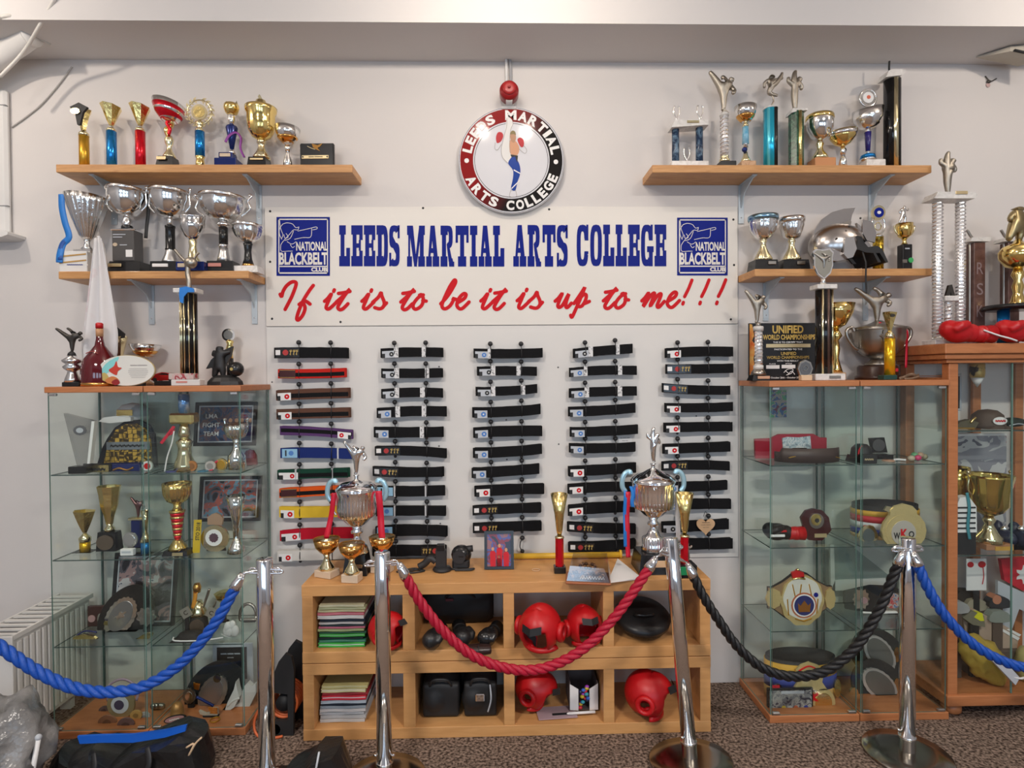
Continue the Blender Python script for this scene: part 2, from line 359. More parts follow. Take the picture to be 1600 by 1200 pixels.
# ------------------------------------------------------------------ a thing placed where the photograph shows it
class Th:
    """px: image column of its axis; zb: height it stands on; its depth is d, or follows from the image row yb of its foot."""
    def __init__(s, name, label, cat, px, zb, d=None, yb=None, group=None, rz=0):
        if d is None: p = atz(px, yb, zb)
        else:
            y = 600
            for _ in range(3): p = at(px, y, d); y = pj((p.x, -d, zb))[1]
            p = Vector((p.x, -d, zb))
        s.p = p; s.s = S(p); s.px = px; s.yb = pj(p)[1]; s.root = empty(name, p, label, cat, group, rz)
    def x(s, px): return (px - s.px) / s.s
    def z(s, y): return 0.0 if y in (999, 2000) else max(0.0, (s.yb - y) / s.s)
    def m(s, q): return q / s.s
    def lat(s, part, m, prof, seg=24, flute=None, slant=0, px=None, parent=None, dy=0, sq=1, rot=0, sm=True):
        mb = MB(); q = 1 / s.s
        pr = [(max(r, 0) * q, s.z(y)) for r, y in prof]
        if pr[0][1] > pr[-1][1] and not (prof[0][0] < 0): pr = pr[::-1]
        fl = (flute[0], flute[1], s.z(flute[3]), s.z(flute[2])) if flute else None
        mb.lathe(pr, seg if not flute else max(seg, flute[0] * 4), (0 if px is None else s.x(px), dy, 0), fl, slant * q, rot=rot, sq=sq, sm=sm)
        return mb.build(part, m, parent or s.root)
    def bowl(s, part, m, prof, inner=None, **k):   # open vessel: outside profile bottom->top, wall 1.2 px
        o = s.lat_raw(part, m, prof + [(r - 1.2, y + .3) for r, y in prof[::-1][:-1]] + [(0, prof[1][1])], **k)
        return o
    def lat_raw(s, part, m, prof, seg=28, flute=None, slant=0, px=None, parent=None, dy=0, sq=1):
        mb = MB(); q = 1 / s.s
        fl = (flute[0], flute[1], s.z(flute[3]), s.z(flute[2])) if flute else None
        mb.lathe([(max(r, 0) * q, s.z(y)) for r, y in prof], seg if not flute else flute[0] * 4, (0 if px is None else s.x(px), dy, 0), fl, slant * q, sq=sq)
        return mb.build(part, m, parent or s.root)
    def box(s, part, m, x0, x1, y0, y1, dep, dy=0, parent=None, ch=0.8, taper=0):
        mb = MB(); h = s.m(dep) / 2
        if taper:
            t = s.m(taper); X0, X1, Z0, Z1 = s.x(x0), s.x(x1), s.z(y1), s.z(y0)
            mb.add([(X0, -h + dy, Z0), (X1, -h + dy, Z0), (X1, h + dy, Z0), (X0, h + dy, Z0), (X0 + t, -h + t + dy, Z1), (X1 - t, -h + t + dy, Z1), (X1 - t, h - t + dy, Z1), (X0 + t, h - t + dy, Z1)],
                   [(3, 2, 1, 0), (4, 5, 6, 7), (0, 1, 5, 4), (1, 2, 6, 5), (2, 3, 7, 6), (3, 0, 4, 7)])
        else: mb.box(s.x(x0), s.x(x1), -h + dy, h + dy, s.z(y1), s.z(y0), 0, s.m(ch))
        return mb.build(part, m, parent or s.root)
    def tube(s, part, m, pts, r, seg=8, parent=None, smooth=5, flat=1.0, dy=0):
        P = [(s.x(p[0]), (s.m(p[2]) if len(p) > 2 else 0) + dy, max(s.z(p[1]), s.m(r) * 1.05)) for p in pts]
        if smooth and len(P) > 2: P = catmull(P, smooth)
        return MB().tube(P, s.m(r), seg, flat=flat).build(part, m, parent or s.root)
    def poly(s, part, m, pts, dep, dy=0, parent=None, smooth=0):
        P = [(s.x(a), s.z(b)) for a, b in pts]
        if smooth: P = [(v.x, v.z) for v in catmull([(a, 0, b) for a, b in P], smooth, True)]
        h = s.m(dep) / 2
        return MB().prism(P, -h + dy, h + dy).build(part, m, parent or s.root)
    def disc(s, part, m, cx, cy, r, dep, dy=0, parent=None, ry=None, seg=24, dent=None):
        ry = ry or r; P = []
        for k in range(seg):
            a = 2 * PI * k / seg; g = 1 + (dent[1] * math.cos(dent[0] * a) if dent else 0)
            P.append((s.x(cx) + s.m(r) * g * math.cos(a), max(.0002, s.z(cy) + s.m(ry) * g * math.sin(a))))
        h = s.m(dep) / 2
        return MB().prism(P, -h + dy, h + dy).build(part, m, parent or s.root)
    def ball(s, part, m, cx, cy, r, parent=None, dy=0, seg=14):
        r = r if isinstance(r, (list, tuple)) else (r, r, r)
        return MB().ball((s.x(cx), dy, max(s.z(cy), s.m(r[2]))), [s.m(q) for q in r], seg).build(part, m, parent or s.root)
    def fig(s, m, pose, cx, ytop, ybot, flip=1, part='statuette', parent=None, fat=1.0):
        me = fig_mesh(pose, fat * 1.3).copy(); me.materials.clear(); me.materials.append(m)
        o = link(part, me, parent or s.root, (s.x(cx), 0, s.z(ybot))); h = s.m(ybot - ytop); o.scale = (h * flip, h, h)
        return o
    def text(s, part, m, t, cx, cy, w_, h_, dy, bold=0.02, parent=None, rot=0):
        mb = MB(); ts = t if isinstance(t, list) else [(t, cx, cy, w_, h_)]
        for (q, a, b, c, e) in ts: add_text(mb, q, s.x(a), s.z(b), s.m(c) if c else None, s.m(e), dy, bold, rot=rot)
        return mb.build(part, m, parent or s.root)


def mcol(name, rgb, rough=0.6): return mat(name, rgb, rough)


# ================================================================== THE SETTING
MB.dummy = None
struct('floor', MB().box(-3.05, 3.55, -7.5, 0.1, -0.05, 0), mat('carpet', (0.055, 0.037, 0.028), 0.95, mix=(0.36, 0.265, 0.21), scale=80, detail=5, range=(0.38, 0.64), bump=(120, 0.8), bdist=0.012, spec=0.1))
struct('wall_back', MB().box(-3.05, 3.55, 0, 0.1, 0, 3.9), WALL)
struct('wall_left', MB().box(-3.05, -2.95, -7.5, 0.0, 0, 3.9), mat('grey_wall_paint', (0.30, 0.30, 0.32), 0.75))
struct('wall_right', MB().box(3.45, 3.55, -7.5, 0.0, 0, 3.9), mat('grey_wall_paint', (0.30, 0.30, 0.32), 0.75))
mbw = MB()
xs = [(-3.05, -2.8), (-1.2, -0.5), (1.1, 1.8), (3.4, 3.55)]
for a, b in xs: mbw.box(a, b, -7.5, -7.4, 0, 3.9)
for a, b in [(-2.8, -1.2), (-0.5, 1.1), (1.8, 3.4)]: mbw.box(a, b, -7.5, -7.4, 0, 0.95); mbw.box(a, b, -7.5, -7.4, 2.55, 3.9)
struct('wall_front', mbw, mat('grey_wall_paint', (0.30, 0.30, 0.32), 0.75))
struct('ceiling', MB().box(-3.05, 3.55, -7.5, 0.1, 3.68, 3.8), SOFFIT)
struct('trim_1', MB().box(-2.95, 3.45, -0.33, -0.0, 3.248, 3.68), SOFFIT)
for n, (a, b) in enumerate([(-2.8, -1.2), (-0.5, 1.1), (1.8, 3.4)]):
    f = MB()
    for q in (a, (a + b) / 2 - .03, b - .06): f.box(q, q + .06, -7.46, -7.41, .95, 2.55)
    f.box(a, b, -7.46, -7.41, .95, 1.01); f.box(a, b, -7.46, -7.41, 2.49, 2.55)
    struct('window_%d' % (n + 1), f, WHITE)

# ================================================================== SHELVES
def shelf(name, label, x0, x1, d, ztop, th, brackets, m=PINE):
    r = empty(name, ((x0 + x1) / 2, 0, ztop - th), label, 'shelf', 'pine wall shelves')
    cx = (x0 + x1) / 2
    mod_bevel(MB().box(x0 - cx, x1 - cx, -d, -0.002, 0, th).build('plank', m, r), 0.003)
    for bx in brackets:
        b = MB(); q = bx - cx
        b.box(q - .012, q + .012, -d + .02, -0.004, -.005, -.0005); b.box(q - .014, q + .014, -.007, -0.002, -.20, -.0005)
        o = b.build('bracket', STEEL, r)
        g = MB(); g.add([(q - .003, -d + .03, -.005), (q - .003, -.007, -.005), (q - .003, -.007, -.12), (q - .003, -.05, -.055), (q + .003, -d + .03, -.005), (q + .003, -.007, -.005), (q + .003, -.007, -.12), (q + .003, -.05, -.055)],
              [(0, 3, 2, 1), (4, 5, 6, 7), (0, 1, 5, 4), (1, 2, 6, 5), (2, 3, 7, 6), (3, 0, 4, 7)])
        g.build('gusset', STEEL, o)
        sw = MB()
        for sz in (-.05, -.17): sw.ball((q, -.008, sz), (.004, .002, .004), 8, 5)
        sw.build('screw', CHROME, o)


ZU, ZL = 2.652, 2.142
shelf('wall_shelf', 'thick pine shelf above the row of large silver cups', -2.13, -0.728, .19, ZU, .038, (-1.98, -1.25))
shelf('wall_shelf', 'pine shelf carrying the large silver cups and the white cloth', -2.12, -1.225, .2, ZL, .036, (-1.80, -1.28))
shelf('wall_shelf', 'thick pine shelf holding the kicking statuettes above the helmet', .725, 2.112, .19, ZU, .038, (1.24, 1.93))
shelf('wall_shelf', 'pine shelf with the gladiator helmet on it', 1.225, 2.112, .2, ZL, .036, (1.37, 1.90))

# ================================================================== BANNER BOARD
YB = -0.0125
def W(px, py, d=0.0125):
    p = at(px, py, d); return p.x, p.z
zT = 2.501
ban = empty('sign_board', (0, 0, zT - .61), 'cream sign board with blue college name and red brush motto', 'sign')
def BL(px, py, d=.0125): x, z = W(px, py, d); return x, z - (zT - .61)
mod_bevel(MB().box(-1.22, 1.22, -.0115, -.001, 0.001, .61).build('panel', BANNER, ban), .002)
SW = MB()
for px, py in [(422, 330), (425, 498), (1146, 343), (1142, 499), (422, 409), (1147, 414), (661, 325), (858, 327), (532, 503)]:
    x, z = BL(px, py); SW.ball((x, -.012, z), (.006, .003, .006), 8, 5)
tag(SW.build('screw', BLKMAT, ban))

def slab_glyph(c):
    R = lambda a, b, c_, d: [(a, b), (c_, b), (c_, d), (a, d)]
    def bowl(x0, x1, z0, z1, tx, tz, a0, a1, n=10):
        cx, cz, rx, rz = (x0 + x1) / 2, (z0 + z1) / 2, (x1 - x0) / 2, (z1 - z0) / 2; out = []
        for i in range(n):
            A, B = a0 + (a1 - a0) * i / n, a0 + (a1 - a0) * (i + 1) / n
            sq = lambda v: math.copysign(abs(v) ** .62, v)
            p = lambda an, k: (cx + sq(math.cos(an)) * (rx - k * tx), cz + sq(math.sin(an)) * (rz - k * tz))
            out.append([p(A, 0), p(B, 0), p(B, 1), p(A, 1)])
        return out
    if c == 'L': return .95, [R(0, .77, .58, 1), R(.12, .2, .46, .8), R(0, 0, .95, .25), R(.62, .25, .95, .45)]
    if c == 'E': return 1.0, [R(0, .77, 1, 1), R(.12, .2, .46, .8), R(0, 0, 1, .25), R(.7, .25, 1, .38), R(.7, .64, 1, .77), R(.46, .45, .84, .56), R(.66, .38, .84, .64)]
    if c == 'D': return 1.0, [R(0, .77, .6, 1), R(.12, .2, .46, .8), R(0, 0, .6, .25)] + bowl(.1, 1, 0, 1, .33, .2, -PI / 2, PI / 2)
    if c == 'T': return 1.1, [R(0, .77, 1.1, 1), R(0, .58, .2, .77), R(.9, .58, 1.1, .77), R(.38, .2, .72, .8), R(.2, 0, .9, .25)]
    if c == 'I': return .62, [R(0, .77, .62, 1), R(.14, .2, .48, .8), R(0, 0, .62, .25)]
    if c == 'M': return 1.5, [R(0, .77, .5, 1), R(1.0, .77, 1.5, 1), R(.1, .2, .26, .8), R(1.08, .2, 1.4, .8), R(0, 0, .42, .25), R(.94, 0, 1.5, .25),
                              [(.12, 1), (.5, 1), (.84, 0), (.6, 0)], [(1.02, 1), (1.24, 1), (.82, 0), (.62, 0)]]
    if c == 'A': return 1.1, [[(.36, 1), (.66, 1), (.34, .2), (.16, .2)], [(.40, 1), (.72, 1), (.98, .2), (.64, .2)], R(0, 0, .48, .25), R(.54, 0, 1.1, .25), R(.3, .33, .74, .45)]
    if c == 'R': return 1.15, [R(0, .77, .6, 1), R(.12, .2, .46, .8), R(0, 0, .58, .25)] + bowl(.1, 1.02, .44, 1, .33, .14, -PI / 2, PI / 2) + [[(.5, .56), (.72, .52), (1.0, .12), (.68, .12)], [(.68, .2), (1.0, .2), (1.15, 0), (.72, 0)], R(1.05, 0, 1.15, .12)]
    if c in 'CG':
        o = bowl(0, 1.0, 0, 1, .34, .16, .30, 2 * PI - (.30 if c == 'C' else .8), 18)
        o += [R(.82, .62, 1, 1), R(.68, .62, .9, .74)]
        o += [[(.66, .22), (1, .3), (1, .36), (.66, .36)]] if c == 'C' else [R(.52, .34, 1.08, .48), R(.68, 0, 1, .4)]
        return 1.05, o
    if c == 'O': return 1.0, bowl(0, 1, 0, 1, .34, .16, 0, 2 * PI, 20)
    if c == 'S': return .92, bowl(0, .92, .44, 1, .33, .15, .5, 1.55 * PI, 12) + bowl(0, .92, 0, .58, .33, .15, -.6 * PI + .1, .5 * PI, 12) + bowl(0, .92, 0, .56, .33, .15, PI + .5, 1.55 * PI, 5) + \
        [[(.04, .62), (.34, .72), (.90, .40), (.58, .30)], R(.74, .68, .92, 1), R(0, 0, .18, .33)]


def slab_text(mb, word, px0, px1, py0, py1):
    ws = [slab_glyph(c) for c in word]; gap = .11; tot = sum(a for a, _ in ws) + gap * (len(ws) - 1); k = (px1 - px0) / tot; x = px0; nlay = 0
    for a, polys in ws:
        for p in polys:
            q = [BL(x + u * k, py1 + (py0 - py1) * v) for u, v in p]
            ar = sum(i[0] * j[1] - j[0] * i[1] for i, j in zip(q, q[1:] + q[:1]))
            if ar < 0: q = q[::-1]
            nlay = (nlay + 1) % 30; mb.add([(u, YB - 4e-5 * nlay, v) for u, v in q], [tuple(range(len(q)))])
        x += (a + gap) * k


for word, a, b, y0, y1 in [('LEEDS', 530, 624.5, 352, 416), ('MARTIAL', 636, 788, 352.5, 416.5), ('ARTS', 802, 887, 351.5, 416.5), ('COLLEGE', 901, 1041, 351, 416)]:
    mb = MB(); slab_text(mb, word, a, b, y0, y1); mb.build('lettering', BLUEP, ban)

# brush script motto, drawn as pen strokes (pixels of a 4.324x view of the board)
def Q(pts, ox=0, oy=0): return [BL(410 + (x + ox) / 4.324, 310 + (y + oy) / 4.324) for x, y in pts]
_i = [[(0, 55), (22, 35), (46, 5), (30, 45), (12, 88), (14, 104), (34, 104), (82, 60)], [(66, -22), (62, -12)]]
_t = [[(0, 60), (45, 20), (92, -28), (60, 10), (22, 70), (10, 98), (24, 112), (46, 104), (78, 72)], [(14, 2), (45, -2), (92, -12)]]
_s = [[(0, 62), (38, 28), (56, -2), (62, 20), (78, 62), (72, 92), (48, 106), (14, 98)], [(70, 92), (94, 66)]]
_o = [[(92, 12), (58, 30), (26, 72), (26, 100), (46, 108), (80, 84), (92, 44), (82, 12), (66, 14)], [(88, 50), (112, 54)]]
_b = [[(0, 72), (48, 18), (94, -58), (100, -84), (88, -84), (56, -34), (14, 60), (10, 94), (30, 106), (62, 86), (86, 46), (80, 36), (108, 44)]]
_e = [[(0, 64), (44, 36), (56, 10), (40, 4), (12, 30), (-6, 74), (4, 100), (30, 104), (76, 60)]]
_u = [[(0, 60), (22, 40), (48, 8), (30, 52), (18, 90), (28, 102), (52, 84), (92, 12), (76, 60), (72, 96), (84, 102), (110, 74)]]
_p = [[(0, 76), (28, 36), (60, -12), (72, -30), (40, 50), (6, 128), (-14, 168), (-22, 156)], [(30, 56), (62, 18), (82, 18), (78, 52), (54, 92), (30, 96), (24, 82)], [(72, 76), (104, 62)]]
_m = [[(0, 62), (22, 40), (46, 8), (30, 50), (10, 100), (52, 36), (80, 10), (84, 22), (56, 98), (100, 34), (126, 14), (128, 30), (104, 92), (116, 104), (152, 66)]]
_I = [[(120, 648), (130, 662), (140, 628), (162, 592), (196, 566), (224, 566), (226, 590), (200, 660), (176, 708), (154, 750)]]
_f = [[(344, 588), (318, 622), (276, 690), (246, 760), (232, 812), (246, 820), (274, 786), (288, 740), (272, 706), (248, 716)], [(248, 716), (288, 694), (322, 714)]]
_x = [[(0, 0), (-24, 60), (-50, 112)], [(-58, 150), (-62, 162)]]
GL = [(_I, 0, 0), (_f, 0, 0), (_i, 420, 640), (_t, 500, 640), (_i, 672, 640), (_s, 745, 640), (_t, 935, 640), (_o, 995, 640), (_b, 1205, 640), (_e, 1320, 640)]
def z2(x): return (x / 4.21 + 780 - 410) * 4.324
GL += [(_i, 1476, 638), (_t, 1556, 638), (_i, z2(118), 636), (_s, z2(193), 636), (_u, z2(368), 634), (_p, z2(492), 634), (_t, z2(685), 632), (_o, z2(742), 632), (_m, z2(938), 630), (_e, z2(1112), 630)]
GL += [(_x, z2(1268), 552), (_x, z2(1380), 551), (_x, z2(1490), 550)]
mb = MB()
for g, ox, oy in GL:
    for st in g: stroke(mb, Q(st, ox, oy), 0.0185 if g is not _x else .0175, YB, 0, 6)
mb.build('motto', REDP, ban)

def logo(x0, x1, y0, y1):
    g = lambda u, v: BL(x0 + (x1 - x0) * u, y0 + (y1 - y0) * v)   # u,v in 0..1 from the top left
    def rect(mb, a, b, c, d, y):
        q = [g(a, d), g(c, d), g(c, b), g(a, b)]; mb.add([(p[0], y, p[1]) for p in q], [(0, 1, 2, 3)])
    mb = MB(); rect(mb, 0, 0, 1, 1, YB); o = mb.build('emblem', BLUEP, ban)
    l = MB()
    for a, b, c, d in [(.035, .03, .965, .05), (.035, .94, .965, .965), (.035, .03, .055, .965), (.945, .03, .965, .965), (.04, .83, .96, .85)]: rect(l, a, b, c, d, YB - .0004)
    F = [[(.06, .06), (.08, .2), (.12, .3), (.1, .36)], [(.12, .12), (.2, .1), (.3, .12), (.36, .18), (.42, .17)], [(.42, .17), (.4, .22), (.32, .22), (.24, .3), (.12, .42), (.08, .48)],
         [(.40, .24), (.6, .2), (.74, .17), (.76, .2), (.68, .22)], [(.66, .2), (.64, .34), (.5, .35), (.34, .38)], [(.12, .12), (.06, .2), (.06, .3), (.1, .38)], [(.32, .24), (.26, .36), (.16, .4)],
         [(.08, .48), (.09, .58), (.22, .58), (.3, .58)], [(.2, .42), (.28, .46), (.34, .44), (.36, .42)], [(.18, .28), (.22, .34), (.16, .36), (.14, .3)], [(.26, .47), (.3, .52), (.34, .5)]]
    for f in F: stroke(l, [g(*p) for p in f], .0028, YB - .0004, 0, 4)
    for t, a, b, c, d, bo in [('NATIONAL', .37, .42, .955, .575, .03), ('BLACKBELT', .055, .60, .955, .815, .035), ('CLUB', .65, .855, .95, .93, .05)]:
        p, q = g(a, d), g(c, b); add_text(l, t, (p[0] + q[0]) / 2, (p[1] + q[1]) / 2, q[0] - p[0], q[1] - p[1], YB - .0005, bo)
    l.build('emblem_print', BANNER, o)


logo(432, 515.5, 339, 431); logo(1058, 1137, 340, 430.5)

# ================================================================== ROUND SIGN + RED BELL
RC = at(799, 250.5, .04); RR = 82.5 / S(RC)
rs = empty('round_sign', (RC.x, -.028, RC.z), 'round red and black sign with a high kicking fighter printed on white', 'sign')
k4 = 1 / (4.444 * S(RC))
def RL(x, y): return ((x - 519) * k4, -(y - 770) * k4)
def cyl(mb, r, y0, y1, n=72): return mb.prism([(r * math.cos(2 * PI * i / n), r * math.sin(2 * PI * i / n)) for i in range(n)], y0, y1)
GLOSSW = mat('gloss_white', (0.70, 0.70, 0.73), 0.07)
ob = cyl(MB(), RR, -.012, .012).build('disc', GLOSSW, rs)
sgn = bpy.data.materials.new('sign_ring'); sgn.use_nodes = True; nt = sgn.node_tree; b = nt.nodes['Principled BSDF']; b.inputs['Roughness'].default_value = .07
tc = nt.nodes.new('ShaderNodeTexCoord'); sx = nt.nodes.new('ShaderNodeSeparateXYZ'); cr = nt.nodes.new('ShaderNodeValToRGB'); ma = nt.nodes.new('ShaderNodeMath')
ma.operation = 'MULTIPLY_ADD'; ma.inputs[1].default_value = 1.8; ma.inputs[2].default_value = .5
mz = nt.nodes.new('ShaderNodeMath'); mz.operation = 'MULTIPLY_ADD'; mz.inputs[1].default_value = -.55
nt.links.new(tc.outputs['Object'], sx.inputs[0]); nt.links.new(sx.outputs[2], mz.inputs[0]); nt.links.new(sx.outputs[0], mz.inputs[2]); nt.links.new(mz.outputs[0], ma.inputs[0]); nt.links.new(ma.outputs[0], cr.inputs[0]); nt.links.new(cr.outputs[0], b.inputs[0])
cr.color_ramp.elements[0].position = .25; cr.color_ramp.elements[0].color = (.26, .012, .012, 1); cr.color_ramp.elements[1].position = .68; cr.color_ramp.elements[1].color = (.012, .010, .009, 1)
def ring(mb, r0, r1, y, n=72):
    vs = []
    for i in range(n): a = 2 * PI * i / n; vs += [(r0 * math.cos(a), y, r0 * math.sin(a)), (r1 * math.cos(a), y, r1 * math.sin(a))]
    return mb.add(vs, [(2 * i, (2 * i + 2) % (2 * n), (2 * i + 3) % (2 * n), 2 * i + 1) for i in range(n)])
r_ = ring(MB(), RR * .725, RR * .968, -.0125).build('colour_ring', sgn, rs)
ring(ring(MB(), RR * .69, RR * .70, -.0125), RR * .985, RR * .992, -.0125).build('outline', BLKMAT, rs)
lt = MB()
def arc_word(t, a0, a1, r, h, inward=False):
    n = len(t); ws = [0.45 if c == 'I' else (1.25 if c == 'M' else (.85 if c in 'LE' else 1.0)) for c in t]; tot = sum(ws); acc = 0
    for c, wd in zip(t, ws):
        a = a0 + (a1 - a0) * (acc + wd / 2) / tot; acc += wd
        rot = a - PI / 2 + (PI if inward else 0)
        add_text(lt, c, r * math.cos(a), r * math.sin(a), abs(a1 - a0) * r * wd / tot * .82, h, -.013, .045, 0, rot)
D_ = math.radians
arc_word('LEEDS', D_(171), D_(111), RR * .85, RR * .185)
arc_word('MARTIAL', D_(99), D_(7), RR * .85, RR * .185)
arc_word('ARTS', D_(200), D_(253), RR * .85, RR * .185, True)
arc_word('COLLEGE', D_(262), D_(342), RR * .85, RR * .185, True)
for a in (D_(180.5), D_(-2)): lt.add([(RR * .845 * math.cos(a) + .012 * math.cos(k * PI / 6), -.013, RR * .845 * math.sin(a) + .012 * math.sin(k * PI / 6)) for k in range(12)], [tuple(range(12))])
lt.build('lettering', WHT, rs)
def flat(name, m, pts, y=-.0135, par=rs, smooth=4):
    q = [RL(*p) for p in pts]
    if smooth: q = [(v.x, v.z) for v in catmull([(a, 0, b) for a, b in q], smooth, True)]
    ar = sum(i[0] * j[1] - j[0] * i[1] for i, j in zip(q, q[1:] + q[:1]))
    if ar < 0: q = q[::-1]
    return MB().add([(a, y, b) for a, b in q], [tuple(range(len(q)))]).build(name, m, par)
pr = flat('fighter_print', mat('pale_print', (.74, .73, .71), .15), [(490, 480), (520, 485), (530, 520), (515, 560), (510, 640), (520, 700), (545, 790), (495, 790), (460, 760), (450, 700), (470, 620)])
outl = MB()
for st in [[(490, 480), (488, 540), (470, 600), (450, 690), (458, 750), (495, 790)], [(525, 490), (532, 520), (516, 560), (508, 640), (512, 720)], [(408, 650), (405, 690), (425, 698), (450, 660)], [(570, 690), (610, 722), (625, 710), (622, 690), (605, 670)], [(515, 975), (505, 1020), (550, 1022), (552, 1000), (545, 975)]]:
    stroke(outl, [RL(*p) for p in st], .0022, -.0137)
outl.build('outline_print', mat('grey_print', (.35, .32, .3), .3), pr)
flat('torso_print', SKIN, [(508, 640), (530, 625), (560, 650), (575, 690), (560, 735), (515, 728), (506, 690)], -.0138, pr)
flat('head_print', mat('face_print', (.45, .25, .15), .3), [(514, 590), (530, 575), (548, 590), (552, 620), (540, 648), (520, 640), (512, 615)], -.0139, pr)
flat('hair_print', mat('hair_print', (.22, .17, .07), .3), [(512, 592), (522, 568), (544, 570), (552, 596), (534, 590)], -.0141, pr, 3)
flat('glove_print', mat('glove_print', (.45, .02, .03), .3), [(416, 600), (430, 577), (455, 580), (464, 604), (448, 640), (422, 652), (414, 630)], -.0139, pr)
flat('glove_print', MATS['glove_print'], [(562, 630), (578, 614), (600, 624), (608, 655), (598, 680), (580, 672)], -.0139, pr)
flat('trousers_print', mat('trouser_print', (.02, .06, .30), .3), [(497, 790), (525, 745), (545, 745), (575, 800), (580, 860), (560, 920), (545, 978), (515, 965), (528, 900), (530, 840)], -.0138, pr)
flat('belt_print', BLKMAT, [(512, 730), (565, 738), (560, 790), (545, 745), (520, 750)], -.014, pr, 0)
flat('stripe_print', WHT, [(535, 832), (580, 858), (580, 866), (535, 842)], -.014, pr, 0); flat('stripe_print', WHT, [(518, 962), (576, 905), (576, 914), (520, 970)], -.014, pr, 0)

bp = at(795.5, 143, .09)
bl = empty('fire_bell', (bp.x, 0, bp.z - .05), 'round red bell on the wall at the top of the round sign', 'bell')
sb = S(bp)
RBELL = mat('red_enamel', (.26, .006, .008), .3); RBELL2 = mat('red_enamel_light', (.38, .022, .022), .3)
rx = Matrix.Rotation(PI / 2, 4, 'X')
MB().lathe([(0, 0), (.028, 0), (.03, .02), (.03, .1)], 24, (0, 0, .03), mat4=rx).build('mounting', WHITE, bl)
MB().lathe([(.048, .05), (.048, .10), (.044, .112), (0, .114)], 32, (0, 0, .05), mat4=rx).build('dome', RBELL, bl)
MB().lathe([(.034, .113), (.034, .117), (.018, .120), (0, .118)], 28, (0, 0, .058), mat4=rx).build('front_cap', RBELL2, bl)
MB().ball((0, -.121, .058), (.007, .004, .007), 12).build('stud', RBELL, bl)
MB().box(-.04, .04, -.05, -.001, -.016, .0, 0, .006).build('base_box', WHITE, bl)
pu = empty('conduit', (bp.x, -.012, bp.z + .05), 'short pale conduit pair running from the red bell up to the beam', 'conduit')
for q, m in ((-.011, WHITE), (.011, mat('grey_conduit', (.36, .36, .37), .5))):
    MB().tube([(q, 0, -.04), (q, 0, .10), (q * .7 - .006, -.02, .21)], .008, 10).build('pipe', m, pu)

# ================================================================== BELT BOARD + BELTS
zB0, zB1 = zT - 1.832, zT - .613
bb = empty('belt_board', (0, 0, zB0), 'large white board with rows of black belt hooks', 'board')
mod_bevel(MB().box(-1.22, 1.22, -.0105, -.001, 0, zB1 - zB0).build('panel', BOARD, bb), .002)
sp = MB()
for px, py in [(872, 574), (791, 656), (792, 718), (873, 694), (686, 573), (686, 697), (688, 818), (1088, 650), (425, 597)]:
    x, z = W(px, py, .011); sp.ball((x, -.0106, z - zB0), (.0045, .002, .0045), 8, 5)
sp.build('screw', mat('grey_screw', (.12, .12, .12), .5), bb)
hook_me = None
def hook(px, py, par):
    global hook_me
    x, z = W(px, py, .03); l = par.location; loc = (x - l.x, -.030 - l.y, z - l.z)
    if hook_me is None:
        o = MB().ball((0, 0, 0), .0125, 12, 8).build('toggle_ball', RUB, par, loc); hook_me = o.data
        MB.stem = MB().tube([(0, .018, 0), (0, 0, 0)], .005, 8).build('pin', RUB, o).data
    else:
        o = link('toggle_ball', hook_me, par, loc); link('pin', MB.stem, o)
    return o


HX = [(466.7, 516.5), (616, 665), (766, 814), (914, 961), (1058.7, 1106)]
HXs = [(468.5, 518.5), (618.5, 667.5), (768, 816), (914.5, 962), (1058.7, 1107)]   # the columns drift a little lower down
COLR = {'black': BELTK, 'red': mat('red_cotton', (.52, .022, .016), .85), 'brown': mat('brown_cotton', (.115, .055, .038), .85), 'purple': mat('purple_cotton', (.10, .045, .14), .85),
        'blue': mat('navy_cotton', (.015, .03, .15), .85), 'green': mat('green_cotton', (.012, .055, .035), .85), 'orange': mat('orange_cotton', (.70, .10, .015), .85),
        'yellow': mat('yellow_cotton', (.72, .48, .04), .85), 'crimson': mat('crimson_cotton', (.48, .012, .03), .85), 'white': mat('white_cotton', (.66, .64, .60), .85)}
